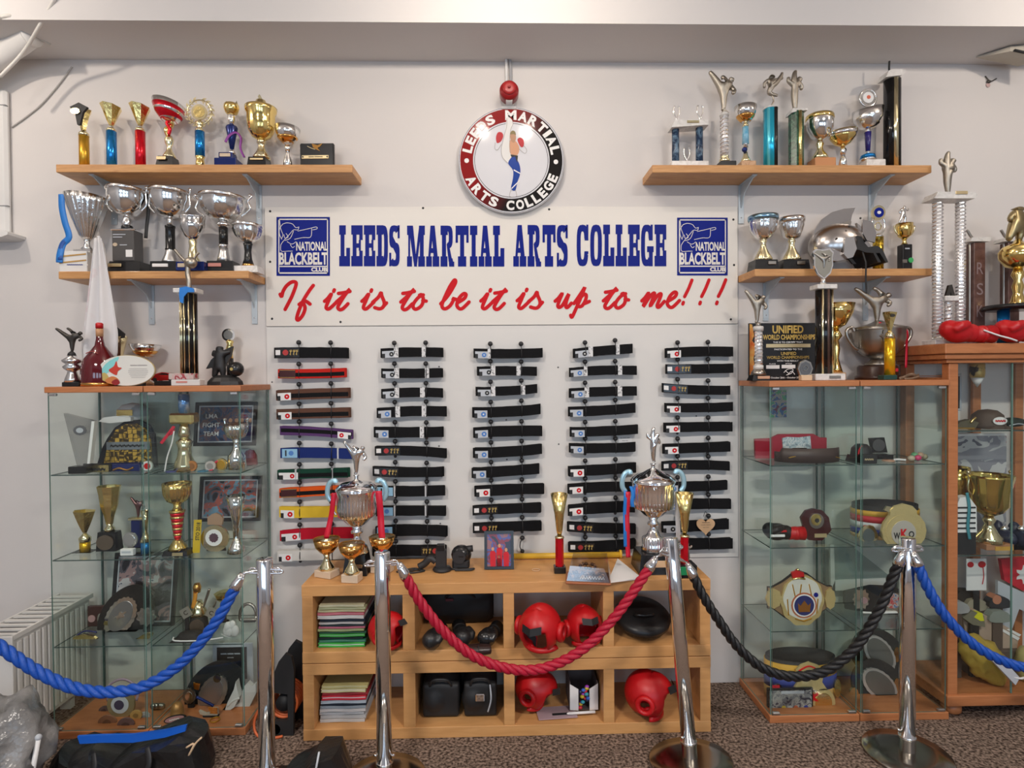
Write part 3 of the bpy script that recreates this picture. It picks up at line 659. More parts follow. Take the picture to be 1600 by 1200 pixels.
# column, x0, x1, yL, yR (centre rows), height, colour, stripe(black, offset), label kind, side, tapes
BELTS = [
 (0, 429, 542, 550.5, 551.5, 16.5, 'black', None, 'k', 0, []), (0, 435, 539, 584, 583, 14.5, 'red', -.2, 'd', 0, []), (0, 432, 545, 617, 614, 16, 'brown', -.22, 'r', 0, []),
 (0, 433, 545.5, 647, 645, 15.5, 'brown', -.22, 'r', 0, []), (0, 439, 551, 671.5, 679, 14, 'purple', .1, 'r', 1, []), (0, 439, 551, 707, 709.5, 15.5, 'blue', None, 'l', 0, [528]),
 (0, 434, 544, 741, 739.5, 14.5, 'green', -.25, 'R', 0, [463, 519]), (0, 437, 545, 770, 766, 14.5, 'orange', -.2, 'd', 0, []), (0, 437, 545, 800, 800, 16.5, 'yellow', None, 'r', 0, []),
 (0, 438, 552, 836, 833, 15.5, 'crimson', None, 'R', 0, []), (0, 434, 545, 868, 866, 16, 'white', None, 'r', 0, []),
 (1, 595, 691, 551, 550, 14.5, 'black', None, 'g', 0, [(616, 623), (659, 666)]), (1, 596, 691.5, 583, 583, 14.5, 'black', None, 'g', 0, [(616.5, 624), (664, 670.5)]), (1, 596, 690.5, 614, 613.5, 14.5, 'black', None, 'g', 0, [(617, 624), (656.5, 664)]),
 (1, 589, 696.6, 644, 642.5, 15.5, 'black', None, 'b', 0, [(618.5, 625.5), (659, 666)]), (1, 585, 692, 675, 676, 16, 'black', None, 'b', 0, [(656, 662.5)]), (1, 586, 696.6, 703, 708, 14.5, 'black', None, 'k', 0, []),
 (1, 583, 692, 736.5, 739, 15, 'black', None, 'k', 0, []), (1, 588, 695, 767, 768, 15, 'black', None, 'l', 0, [617, 665]), (1, 588, 697, 798, 799, 14.5, 'black', None, 'l', 0, [617, 665]),
 (1, 587, 697.5, 829, 830.5, 16, 'black', None, 'l', 0, []), (1, 582, 698, 861, 861, 15.5, 'black', None, 'k', 1, []),
 (2, 740, 846.5, 552, 552, 14.5, 'black', None, 'b', 0, [(762, 766.5)]), (2, 746.6, 839, 579, 580, 14, 'black', None, 'g', 0, [(767, 774), (807, 813.5)]), (2, 744, 838, 612, 608.5, 14, 'black', None, 'g', 0, [(767.5, 774), (814, 820.5)]),
 (2, 739, 844, 645, 640.5, 16, 'black', None, 'b', 0, []), (2, 740, 847, 675, 673.5, 16, 'black', None, 'b', 0, []), (2, 740, 846, 708, 703, 15.5, 'black', None, 'b', 0, []), (2, 737, 843, 739, 733.5, 15.5, 'black', None, 'b', 0, []),
 (2, 742, 849, 767, 764, 16, 'black', None, 'r', 0, []), (2, 738.5, 845.5, 797, 794, 14.5, 'black', None, 'k', 0, []), (2, 739, 846, 825, 822.5, 14.5, 'black', None, 'k', 0, []),
 (3, 896, 988, 551.5, 544.5, 14.5, 'black', None, 'g', 0, [(919, 926), (962, 968)]), (3, 889, 994, 580.5, 578, 14, 'black', None, 'b', 0, [(912, 917.5), (965.5, 972)]), (3, 890, 995.5, 613.5, 611, 14.5, 'black', None, 'b', 0, [(913, 920), (965, 972)]),
 (3, 888, 993.5, 643.5, 638.5, 15, 'black', None, 'b', 0, []), (3, 890.5, 996, 675, 672, 14.5, 'black', None, 'b', 0, []), (3, 889, 993, 700, 700, 14.5, 'black', None, 'b', 0, []), (3, 888.6, 994, 736.5, 731.5, 15.5, 'black', None, 'r', 0, []),
 (3, 887, 994, 763, 761, 14.5, 'black', None, 'r', 0, []), (3, 887, 993, 796.5, 792, 16, 'black', None, 'r', 0, []), (3, 887, 993, 823, 828, 15, 'black', None, 'k', 0, []), (3, 888.6, 993.5, 855, 851.5, 14.5, 'black', None, 'k', 0, []),
 (4, 1039.6, 1145, 550.5, 549, 15, 'black', None, 'r', 0, []), (4, 1039.6, 1145, 576.5, 576, 14.5, 'black', None, 'k', 0, []), (4, 1034, 1141.7, 606, 611, 14, 'black', None, 'k', 0, []), (4, 1039, 1145, 637, 636.5, 14, 'black', None, 'r', 0, []),
 (4, 1038, 1143.7, 667.5, 667, 14.5, 'black', None, 'r', 0, []), (4, 1036, 1141, 701, 698.5, 15, 'black', None, 'r', 0, []), (4, 1034, 1140, 727, 728, 14, 'black', None, 'k', 0, []), (4, 1036, 1137.5, 761, 759, 14.5, 'black', None, 'b', 0, []),
 (4, 1037, 1141.7, 788, 788, 15, 'black', None, 'b', 0, []), (4, 1033.5, 1139.5, 824, 820, 15.5, 'black', None, 'g', 0, []), (4, 1040, 1144, 849.5, 850.5, 16, 'black', None, 'b', 0, [])]
ORD = ['top', 'second', 'third', 'fourth', 'fifth', 'sixth', 'seventh', 'eighth', 'ninth', 'tenth', 'bottom']
CN = ['leftmost', 'second', 'middle', 'fourth', 'rightmost']
LAB = {'k': 'gold stitched label', 'd': 'maroon label', 'r': 'red emblem label', 'R': 'long white label', 'l': 'sky blue label', 'g': 'grey label', 'b': 'blue emblem label'}
GOLDT = mat('gold_thread', (.6, .42, .12), .6); REDT = mat('red_thread', (.42, .03, .03), .6); BLUET = mat('blue_thread', (.08, .22, .55), .6)
TAPE = mat('white_tape', (.70, .70, .70), .6, mix=(.25, .25, .25), scale=9, stretch=(14, 1, 14), range=(.55, .62))
row_n = {}
for (c, x0, x1, yL, yR, hp, colr, stripe, lk, side, tapes) in BELTS:
    i = row_n.get(c, 0); row_n[c] = i + 1
    nmax = [11, 11, 10, 11, 11][c]
    xm, ym = (x0 + x1) / 2, (yL + yR) / 2; p = at(xm, ym, .05); s_ = S(p)
    ordw = ORD[i] if i < nmax - 1 else 'bottom'
    tp = ' and white tapes' if tapes and isinstance(tapes[0], tuple) else ''
    lab = '%s belt with %s%s, %s in the %s column' % (colr, LAB[lk], tp, ordw, CN[c])
    rt = empty('karate_belt', (p.x, -.0115, p.z), lab, 'belt', 'rolled karate belts on the board')
    hw = (x1 - x0) / 2 / s_; h = hp / s_ / 2; til = -(yR - yL) / s_ / (2 * hw); bend = random.uniform(-.006, .006); fz = lambda x: til * x + bend * ((x / hw) ** 2 - .4)
    # one ribbon folded back and forth, front pass first
    path = []; n = 4; gap = .0078; y = -.040
    ends = [hw - random.uniform(0, .008) for _ in range(n + 1)]
    xa = -hw if not side else hw; sg = 1 if not side else -1
    for k in range(n):
        b = sg * ends[k] * (1 if k % 2 == 0 else -1)
        a = xa if k == 0 else -b
        for t in range(9): q = a + (b - a) * t / 8; path.append((q, y + .0022 * math.sin(q * 23 + k)))
        if k < n - 1:
            for t in (1, 2): an = PI * t / 3; path.append((b + math.copysign(1, b) * math.sin(an) * gap * .5, y + gap * (1 - math.cos(an)) / 2))
        y += gap
    vs, fs = [], []
    for j, (qx, qy) in enumerate(path):
        a = path[max(j - 1, 0)]; b = path[min(j + 1, len(path) - 1)]; tx, ty = b[0] - a[0], b[1] - a[1]; l_ = math.hypot(tx, ty) or 1; nx, ny = -ty / l_ * .0022, tx / l_ * .0022
        z = fz(qx); ex = random.uniform(-.0012, .0012)
        vs += [(qx + nx, qy + ny, z - h + ex), (qx - nx, qy - ny, z - h + ex), (qx - nx, qy - ny, z + h + ex), (qx + nx, qy + ny, z + h + ex)]
    for j in range(len(path) - 1):
        for k in range(4): fs.append((4 * j + k, 4 * j + (k + 1) % 4, 4 * j + 4 + (k + 1) % 4, 4 * j + 4 + k))
    fs += [(0, 1, 2, 3), tuple(4 * (len(path) - 1) + k for k in (3, 2, 1, 0))]
    MB().add(vs, fs).build('strap', COLR[colr], rt)
    yf = lambda q: -.040 + .0022 * math.sin(q * 23) - .0028
    def band(a, b, za, zb_, dy, seg=10):
        vs = []; m_ = MB()
        for t in range(seg + 1):
            q = a + (b - a) * t / seg; vs += [(q, yf(q) - dy, fz(q) + za * h), (q, yf(q) - dy, fz(q) + zb_ * h)]
        return m_.add(vs, [(2 * t, 2 * t + 2, 2 * t + 3, 2 * t + 1) for t in range(seg)])
    if stripe is not None: band(-hw * .985, hw * .985, stripe - .42, stripe + .42, .0004, 14).build('stripe', BELTK, rt)
    # sewn label
    L_ = {'k': 37, 'd': 25, 'r': 21, 'R': 30, 'l': 24, 'g': 21, 'b': 20}[lk] / s_; e0 = 2.5 / s_
    a, b = (-hw + e0, -hw + e0 + L_) if not side else (hw - e0 - L_, hw - e0)
    drop = -.15 if lk in 'bgrR' else 0
    lm = {'k': BLACK, 'd': MAROON, 'r': PAPER, 'R': PAPER, 'l': SKYL, 'g': GREYL, 'b': GREYL}[lk]
    lo = band(a, b, -.92 + drop, .55 + drop if lk in 'bgrR' else .85, .0010, 4).build('sewn_label', lm, rt)
    def patch(name, m, u0, u1, v0, v1, dy=.0014):
        q0, q1 = (a + (b - a) * u0, a + (b - a) * u1) if not side else (b - (b - a) * u1, b - (b - a) * u0)
        return band(q0, q1, v0, v1, dy, 2).build(name, m, lo)
    def dot(name, m, u, v, r, dy=.0016, par=None):
        q = a + (b - a) * u if not side else b - (b - a) * u
        return MB().add([(q + r * h * math.cos(t * PI / 6), yf(q) - dy, fz(q) + v * h + r * h * math.sin(t * PI / 6)) for t in range(12)], [tuple(range(12))]).build(name, m, lo)
    if lk in 'kd':
        patch('size_tab', PAPER if lk == 'k' else MAROON, .0, .2, -.45, .5)
        if lk == 'k':
            dot('red_emblem', REDT, .42, 0, .55); g = MB()
            for u in (.64, .78, .9):
                q = (a + (b - a) * u) if not side else (b - (b - a) * u)
                for st in ([(-.5, .3), (.5, .2)], [(-.3, -.4), (.4, .5)], [(-.1, .5), (0, -.5)]): stroke(g, [(q + s0[0] * h * .5, fz(q) + s0[1] * h) for s0 in st], .0022, yf(q) - .0016, 0, 0)
            g.build('embroidery', GOLDT, lo)
        else:
            g = MB()
            for v in (-.82, .75): 
                q0, q1 = a + .001, b - .001; g.add([(q0, yf(q0) - .0016, fz(q0) + v * h - .0008), (q1, yf(q1) - .0016, fz(q1) + v * h - .0008), (q1, yf(q1) - .0016, fz(q1) + v * h + .0008), (q0, yf(q0) - .0016, fz(q0) + v * h + .0008)], [(0, 1, 2, 3)])
            g.build('embroidery', GOLDT, lo)
    elif lk == 'l': dot('emblem', BLUET, .6, 0, .5); patch('print', MATS['matt_black'], .2, .3, -.6, .6)
    else:
        patch('print', BLKMAT, .0, .22, -.95 + drop, .0 + drop); 
        dot('emblem', {'r': REDP, 'R': REDP, 'g': BLKMAT, 'b': BLUET}[lk], .70, -.2 + drop, .5)
        dot('emblem_mark', PAPER, .70, -.2 + drop, .15, .0020)
    for tpv in tapes:
        t0, t1 = tpv if isinstance(tpv, tuple) else (tpv - 1.2, tpv + 1.2)
        u0, u1 = (t0 - xm) / s_, (t1 - xm) / s_; qm = (u0 + u1) / 2; sk = -.001
        MB().box(u0, u1, yf(qm) - .0022, -.0135 + .004, fz(qm) - h * 1.08, fz(qm) + h * 1.12).build('rank_tape', TAPE if isinstance(tpv, tuple) else mat('clear_tie', (.55, .55, .56), .4), rt)
    hx = [HX[c][k] + (HXs[c][k] - HX[c][k]) * i / 10 for k in (0, 1)]
    for k in (0, 1):
        if hx[k] < x0 + 4 or hx[k] > x1 - 4: continue
        q = (hx[k] - xm) / s_; ytop = yL + (yR - yL) * (hx[k] - x0) / (x1 - x0) - hp / 2 - 7.5
        o = hook(hx[k], ytop, rt)
        hz = W(hx[k], ytop, .03)[1]; zl = p.z + fz(q)
        ox = at(hx[k], ytop, .03).x; bx = p.x + q
        P = [(0, -.002, 0), (bx - ox + .003, -.022, zl + h + .002 - hz), (bx - ox + .003, -.0295, zl - hz), (bx - ox + .002, -.022, zl - h - .003 - hz)]
        MB().tube(P, .0022, 6).build('cord', RUB, o)
        if (i + c + k) % 2 == 0 and i > 3: MB().ball((bx - ox, -.012, zl - h - .006 - hz), .008, 10, 6).build('cord_bead', RUB, o)
_hx = W(816, 840.5, .03); _e = empty('bare_hook', (_hx[0], -.0115, _hx[1]), 'bare black elastic hook with no belt, at the foot of the middle column', 'hook'); o = hook(816, 840.5, _e); MB().tube(catmull([(0, -.004, 0), (-.010, -.012, -.02), (-.012, -.014, -.045), (0, -.006, -.066)], 4), .0028, 6).build('cord', RUB, o); MB().ball((0, -.004, -.068), .011, 10, 6).build('cord_bead', RUB, o)
cdp = at(977, 687, .02)
cdr = empty('name_card', (cdp.x, -.0115, cdp.z - .018), 'small white card tucked behind a black belt of the fourth column', 'card')
MB().box(-.036, .036, -.0025, -.0012, 0, .036).build('card', PAPER, cdr)
mb = MB(); add_text(mb, '~~ ~~~~ ~~~', 0, .027, .05, .004, -.003); add_text(mb, '~~~ ~~', 0, .012, .03, .003, -.003); mb.build('print', BLKMAT, cdr)

# ================================================================== STORAGE UNITS
UD = .416
def ux(px, py=980): return at(px, py, UD).x
DIV = [(ux(629), ux(648)), (ux(786.5), ux(803.5)), (ux(942.5), ux(959.5))]
UX0, UX1 = -.920, .922
def unit(label, z0, z1):
    r = empty('storage_unit', (0, 0, z0), label, 'shelving', 'beech storage units'); h = z1 - z0
    for nm, a, b in (('top_board', h - .05, h), ('bottom_board', 0, .05)):
        mod_bevel(MB().box(UX0, UX1, -UD, -.062, a, b).build(nm, BEECH, r), .002)
    for a, b in ((UX0 + .001, UX0 + .049), (UX1 - .049, UX1 - .001)): mod_bevel(MB().box(a, b, -UD + .001, -.062, .05, h - .05).build('side_board', BEECH, r), .002)
    for a, b in DIV: mod_bevel(MB().box(a, b, -UD + .002, -.062, .05, h - .05).build('divider', BEECH, r), .002)
    MB().box(UX0 + .05, UX1 - .05, -.068, -.063, .05, h - .05).build('back_panel', WHITE, r)
unit('beech storage unit of four open compartments standing on the carpet', 0.0, .3455)
unit('beech storage unit of four open compartments stacked on another, cups on top', .349, .700)
ZT, Z1_, Z0_ = .7012, .3995, .0505

def sheet_stack(where, x0, x1, z, layers, d0, d1):
    """a pile of folders and magazines, every one a thing of its own"""
    for i, (col, th, dx, nm) in enumerate(layers):
        r = empty('folder' if th > .010 else 'magazine', ((x0 + x1) / 2 + dx, -(d0 + d1) / 2, z), '', 'stationery', 'paper piles in the storage units')
        hx, hy = (x1 - x0) / 2 * random.uniform(.95, 1.0), (d1 - d0) / 2; n = 6; ph = random.uniform(0, 6)
        def slab(za, zb_, ex):
            vs, fs = [], []
            for k in range(n + 1):
                q = -hx - ex + 2 * (hx + ex) * k / n; wv = .0012 * math.sin(k * 1.3 + ph)
                vs += [(q, -hy - ex, za + wv), (q, hy + ex, za + wv), (q, hy + ex, zb_ + wv), (q, -hy - ex, zb_ + wv)]
            for k in range(n):
                for j in range(4): fs.append((4 * k + j, 4 * k + (j + 1) % 4, 4 * k + 4 + (j + 1) % 4, 4 * k + 4 + j))
            fs += [(3, 2, 1, 0), tuple(4 * n + j for j in range(4))]
            return MB().add(vs, fs)
        t = th * .34
        slab(t, th - t, -.003).build('pages', PAPER if sum(col) > .12 else mcol('dark_pages', (.1, .1, .11)), r)
        m = mcol('cover_' + nm, col, .45)
        slab(.0014, t + .0014, 0).build('cover', m, r); slab(th - t, th - .0004, 0).build('cover', m, r)
        z += th + .0016; r['label'] = nm + ' ' + ('folder' if th > .010 else 'magazine') + ' ' + where
        r['_'] = 1; del r['_']
    return z


xa, xb = at(498, 970, .36).x, at(571, 970, .36).x
L1 = [((.05, .42, .07), .022, 0, 'thick bright green'), ((.03, .20, .12), .012, .004, 'deep teal green'), ((.01, .03, .03), .009, -.003, 'thin black'), ((.05, .36, .06), .014, .003, 'mid green'), ((.03, .10, .06), .008, .006, 'dark bottle green'),
      ((.35, .42, .18), .011, -.002, 'olive'), ((.55, .16, .24), .009, .002, 'rose'), ((.03, .05, .06), .008, .008, 'charcoal'), ((.62, .60, .58), .010, 0, 'pale grey'), ((.02, .03, .05), .011, .006, 'navy black'), ((.70, .69, .66), .016, -.002, 'off white'),
      ((.62, .16, .20), .012, -.002, 'pink red'), ((.58, .55, .32), .010, 0, 'straw yellow'), ((.50, .52, .30), .010, .004, 'sage'), ((.66, .64, .42), .011, .002, 'cream')]
sheet_stack('in the upper left compartment pile', xa, xb, Z1_, L1, .14, .375)
L0 = [((.60, .60, .60), .016, 0, 'thick white'), ((.52, .55, .58), .014, .004, 'pale ash'), ((.45, .49, .54), .013, -.002, 'blue grey'), ((.62, .62, .64), .013, .002, 'snow white'), ((.30, .36, .42), .012, .004, 'slate blue'), ((.02, .03, .05), .008, .008, 'black'),
      ((.42, .50, .58), .014, .006, 'powder blue'), ((.55, .03, .05), .022, .008, 'thick crimson'), ((.34, .03, .04), .010, .014, 'dark red'), ((.60, .55, .30), .018, .006, 'buff yellow'), ((.55, .50, .22), .014, .012, 'mustard')]
sheet_stack('in the lower left compartment pile', xa - .002, xb - .004, Z0_, L0, .13, .365)

# padded headguards
def headguard(label, px, zb, yb, sz, rz=0, tilt=0, m=REDV, back=False, lift=0):
    p = atz(px, yb, zb); r = empty('headguard', (p.x, p.y, zb + lift + .0005), label, 'headguard', 'padded sparring headguards', math.radians(rz))
    mt = Matrix.Rotation(math.radians(tilt), 4, 'X'); c = Vector((0, 0, sz * .98))
    vs, fs = [], []; nu, nv = 28, 16
    for j in range(nv + 1):
        a = -1.05 + (PI / 2 + 1.05) * j / nv
        for i in range(nu):
            b = 2 * PI * i / nu; R = sz * (1 + .05 * math.cos(2 * b))
            vs.append(mt @ Vector((R * .86 * math.cos(a) * math.sin(b), -R * math.cos(a) * math.cos(b), R * math.sin(a) * 1.05)) + c)
    for j in range(nv):
        for i in range(nu):
            a = -1.05 + (PI / 2 + 1.05) * (j + .5) / nv; b = 2 * PI * (i + .5) / nu; b = b if b <= PI else b - 2 * PI
            if abs(b) < .78 - .25 * max(0, -a) and -.85 < a < .42: continue
            if .30 < abs(abs(b) - 1.62) * 0 + ((abs(b) - 1.62) ** 2 + (a + .08) ** 2) ** .5 < 0: continue
            if ((abs(b) - 1.62) ** 2 + (a + .08) ** 2) ** .5 < .27: continue
            k = j * nu; fs.append((k + i, k + (i + 1) % nu, k + nu + (i + 1) % nu, k + nu + i))
    used = sorted({q for f in fs for q in f}); ix = {q: n for n, q in enumerate(used)}
    zmin = min(vs[q].z for q in used)
    o = MB().add([vs[q] - Vector((0, 0, zmin - .014)) for q in used], [[ix[q] for q in f] for f in fs], 0, True).build('shell', m, r); c = c - Vector((0, 0, zmin - .014))
    so = o.modifiers.new('pad', 'SOLIDIFY'); so.thickness = sz * .2; so.offset = 0
    su = o.modifiers.new('round', 'SUBSURF'); su.levels = 1; su.render_levels = 1
    for sd in (-1, 1):
        pc = mt @ Vector((sd * sz * .93, .005, -.08 * sz)) + c; ring_ = []
        for k in range(20): a = 2 * PI * k / 20; ring_.append(mt @ Vector((sd * sz * .95, .34 * sz * math.cos(a), -.08 * sz + .38 * sz * math.sin(a))) + c)
        e = MB().tube(ring_, sz * .125, 8, closed=True).build('ear_ring', m, r)
    fp = mt @ Vector((0, -sz * .97, sz * .62)) + c; ax = mt.to_3x3()
    q = [mt @ Vector((u * sz * .42, -sz * (1.0 - .25 * (u * u)) * (1.0 - .0 * v) + (0 if v < 1 else sz * .16), sz * (.52 + .33 * v))) + c - (mt @ Vector((0, .02, 0))) for v in (0, 1) for u in (-1, 0, 1)]
    MB().add(q, [(0, 1, 4, 3), (1, 2, 5, 4)]).build('brow_patch', BLKMAT, r)
    st = [mt @ Vector((sz * .8 * math.sin(t), -sz * .75 * math.cos(t), -sz * .92)) + c for t in [(-1.2 + 2.4 * k / 10) for k in range(11)]]
    zs = min(v.z for v in st); st = [v + Vector((0, 0, max(0, .022 - zs))) for v in st]
    MB().tube(st, sz * .13, 8, flat=.45).build('chin_strap', m, r); r.scale = (1.18, 1.1, 1.0)
    return r
headguard('red padded headguard behind the pole, beside the upper paper pile', 606, Z1_, 1012, .072, 74)
hg = headguard('red headguard with black patches lying nearest in the third upper compartment', 844, Z1_, 1018, .088, -24, 18)
dz = MB().prism([(-.032, -.03), (.004, -.045), (.036, .02), (.012, .055), (-.02, .03)], -.004, .004)
p = at(829, 1000, .43); stp = empty('strap_flap', (p.x, -.428, p.z), 'loose black hook patch with red edging hanging over the shelf edge', 'strap')
MB().prism([(-.033, .048), (-.004, .052), (.031, .012), (.028, -.03), (.008, -.056), (-.014, -.044), (-.036, .0)], .0, .006).build('edging', REDV, stp)
MB().prism([(-.028, .042), (-.006, .045), (.026, .010), (.023, -.028), (.007, -.049), (-.010, -.038), (-.030, .0)], -.003, .0).build('hook_patch', BLKMAT, stp)
headguard('red headguard standing at the back right of the third upper compartment', 913, Z1_, 1006, .076, 12, 0)
headguard('red headguard in the third lower compartment beside the sweet box', 838, Z0_, 1108, .082, 62, 25)
headguard('red headguard alone in the fourth lower compartment', 1014, Z0_, 1118, .090, 66, 8)

def blob(name, mb, m, parent, vox, sm=4):
    o = mb.build(name, m, parent); q = o.modifiers.new('r', 'REMESH'); q.mode = 'VOXEL'; q.voxel_size = vox; q.use_smooth_shade = True
    s_ = o.modifiers.new('s', 'SMOOTH'); s_.iterations = sm; return o
BLKV = mat('black_vinyl', (.014, .014, .015), .38, bump=(30, .1))
def glove(label, px, zb, yb, k, rz, m, cuffm, group, name='boxing_glove', laces=None):
    p = atz(px, yb, zb); r = empty(name, (p.x, p.y, zb), label, 'glove', group, math.radians(rz))
    b = MB(); b.ball((0, 0, .055 * k), (.075 * k, .052 * k, .053 * k)); b.ball((.055 * k, 0, .05 * k), (.05 * k, .042 * k, .045 * k)); b.ball((-.04 * k, 0, .068 * k), (.045 * k, .048 * k, .045 * k))
    b.tube([(.02 * k, -.035 * k, .09 * k), (-.03 * k, -.05 * k, .08 * k), (-.055 * k, -.042 * k, .06 * k)], [.02 * k, .024 * k, .018 * k], 10)
    blob('mitt', b, m, r, .007 * k)
    MB().tube([(.07 * k, 0, .046 * k), (.11 * k, 0, .044 * k), (.165 * k, 0, .044 * k)], [.040 * k, .037 * k, .043 * k], 16).build('cuff', cuffm, r)
    MB().tube([(.105 * k, 0, .044 * k), (.125 * k, 0, .044 * k)], [.0405 * k, .0415 * k], 16).build('wrist_band', cuffm, r)
    if laces: MB().tube(catmull([(.09 * k, -.04 * k, .06 * k), (.15 * k, -.05 * k, .035 * k), (.20 * k, -.055 * k, .02 * k), (.24 * k, -.05 * k, .008 * k)], 5), .004, 6).build('lace', laces, r)
    return r
gl2 = 'black sparring gloves in the storage unit'
glove('black sparring glove at the left of the second upper compartment', 676, Z1_, 1014, .82, 80, BLKV, BLKV, gl2)
glove('black sparring glove in the middle of the second upper compartment', 722, Z1_, 1010, .82, 100, BLKV, BLKV, gl2)
glove('shiny black glove at the right of the second upper compartment', 762, Z1_, 1010, .78, 70, BLACK, BLKV, gl2)
for lab, z_, cx in (('crumpled black gear bag filling the back of the second upper compartment', Z1_, 716), ('crumpled black gear bag filling the back of the second lower compartment', Z0_, 718)):
    gx = at(cx, 980, .15).x; t = empty('gear_bag', (gx, -.122, z_), lab, 'bag', 'black gear bags in the storage units'); mb = MB().ball((0, 0, .105), (.185, .044, .105), 30, 18); vs = []
    for v in mb.v:
        q = Vector((v[0], v[1], v[2] - .105)); d_ = q.normalized(); k_ = 1.0 / max(abs(q.x) / .185, abs(q.z) / .105, .55) if abs(q.y) < .05 else 1.0; k_ = min(k_, 1.22); n_ = noise.noise(d_ * 3.1 + Vector((cx, 0, z_))) * .014; vs.append((max(-.176, min(.176, q.x * k_)), q.y + n_, max(.001, min(.193, q.z * k_ + .105 + n_ * .5))))
    mb.v = vs; mb.build('body', BLKMAT, t); MB().tube(catmull([(-.06, -.04, .14), (-.02, -.060, .17), (.05, -.058, .165), (.09, -.035, .13)], 5), .007, 8).build('carry_loop', RUB, t); MB().box(-.06, -.02, -.056, -.046, .125, .138, 0, .002).build('red_tab', mat('dull_maroon', (.12, .02, .03), .6), t)
p = atz(748, 1022, Z1_); t = empty('shin_pad', (p.x, p.y, Z1_), 'dark brown padded guard lying in front of the black gloves', 'pad')
b = MB(); b.tube([(-.055, 0, .022), (0, -.008, .024), (.055, 0, .022)], [.02, .024, .02], 12, flat=1.4); blob('pad', b, mat('dark_brown_vinyl', (.03, .015, .014), .3), t, .006)
MB().tube([(0, -.034, .006), (0, -.036, .024), (0, -.02, .046)], .004, 6, flat=2).build('strap', BLKMAT, t)
p = atz(1012, 1003, Z1_); t = empty('kick_pad', (p.x, p.y - .03, Z1_), 'black round kick pad leaning in the fourth upper compartment', 'pad', None); t.location.y = -.27
M4 = Matrix.Translation((0, 0, .074)) @ Matrix.Rotation(math.radians(17), 4, 'X')
MB().lathe([(0, -.03), (.10, -.03), (.132, -.012), (.134, .006), (.12, .022), (.06, .03), (0, .031)], 36, mat4=M4).build('cushion', BLKV, t)
hd = [M4 @ Vector(v) for v in ((-.045, -.03, .030), (-.035, -.045, .045), (0, -.052, .048), (.035, -.045, .045), (.045, -.03, .030))]
MB().tube(catmull(hd, 4), .007, 8).build('handle', BLACK, t)
for lab, px, yb, kx in (('black kit bag in the dark at the left of the second lower compartment', 694, 1100, 1.0), ('black kit bag with a steel buckle at the right of the second lower compartment', 752, 1105, .9)):
    p = atz(px, yb - 8, Z0_); t = empty('kit_bag', (p.x, -.275, Z0_), lab, 'bag', 'black kit bags in the lower unit')
    b = MB().box(-.085 * kx, .085 * kx, -.08, .08, .005, .16); b.ball((0, 0, .15), (.08 * kx, .07, .06)); b.ball((-.03, -.05, .08), (.06, .05, .06)); blob('body', b, BLKMAT, t, .009, 6)
    MB().tube(catmull([(-.05 * kx, -.075, .15), (-.03, -.10, .19), (.03, -.10, .19), (.05 * kx, -.075, .15)], 5), .006, 8).build('carry_loop', RUB, t)
    if kx < 1:
        MB().box(-.02, .02, -.108, -.10, .09, .125, 0, .003).build('buckle', CHROME, t); MB().tube(catmull([(.045, -.09, .16), (.05, -.105, .10), (.035, -.10, .04)], 5), .004, 6).build('piping', GREYL, t)
p = atz(909, 1100, Z0_); t = empty('sweet_box', (p.x, -.28, Z0_ + .0115), 'open white card box of colourful wrapped sweets in the third lower compartment', 'box')
b = MB(); b.box(-.066, .066, -.05, .11, .0, .004); b.box(-.066, -.062, -.05, .11, .004, .13); b.box(.062, .066, -.05, .11, .004, .13); b.box(-.062, .062, .106, .11, .004, .19); b.build('carton', mat('grey_card', (.10, .08, .08), .6), t)
MB().prism([(-.066, .004), (-.026, .0), (-.026, .10), (-.066, .125)], -.054, -.05).build('flap', PAPER, t); MB().prism([(.066, .004), (.026, .0), (.026, .10), (.066, .125)], -.054, -.05).build('flap', PAPER, t)
rc = [(.6, .03, .05), (.05, .15, .6), (.6, .45, .03), (.35, .05, .45), (.05, .4, .5), (.03, .03, .08)]
for k in range(16):
    o = MB().ball((random.uniform(-.022, .022), -.045 + random.uniform(-.004, .01), .012 + .0062 * k), (.011, .009, .008), 8, 5).build('sweet', mcol('wrapper_%d' % (k % 6), rc[k % 6], .3), t)
p = atz(869, 1115, Z0_)
t = empty('leaflet', (p.x, -.345, Z0_), 'pink grey magazine lying flat under the sweet box', 'stationery')
b = MB().add([(-.085, -.045, .004), (.095, -.03, .004), (.085, .06, .006), (-.095, .05, .004), (-.085, -.045, .008), (.095, -.03, .008), (.085, .06, .010), (-.095, .05, .008)], [(3, 2, 1, 0), (4, 5, 6, 7), (0, 1, 5, 4), (1, 2, 6, 5), (2, 3, 7, 6), (3, 0, 4, 7)]); b.build('pages', mat('pink_cover', (.42, .30, .33), .4), t)
stroke_m = MB().add([(-.02, -.02, .0105), (.05, -.015, .011), (.05, .0, .0112), (-.02, -.004, .0108)], [(0, 1, 2, 3)]); stroke_m.build('print', BLKMAT, t)
p = atz(908, 1106, Z0_ + .02); t = empty('white_marker', (p.x, -.365, Z0_ + .014), 'short white pen lying on the magazine below the sweet box', 'pen')
MB().tube([(-.06, 0, .004), (.06, .005, .006)], .006, 10).build('barrel', PAPER, t); MB().tube([(-.072, -.001, .004), (-.06, 0, .004)], [.003, .006], 10).build('tip', PAPER, t)

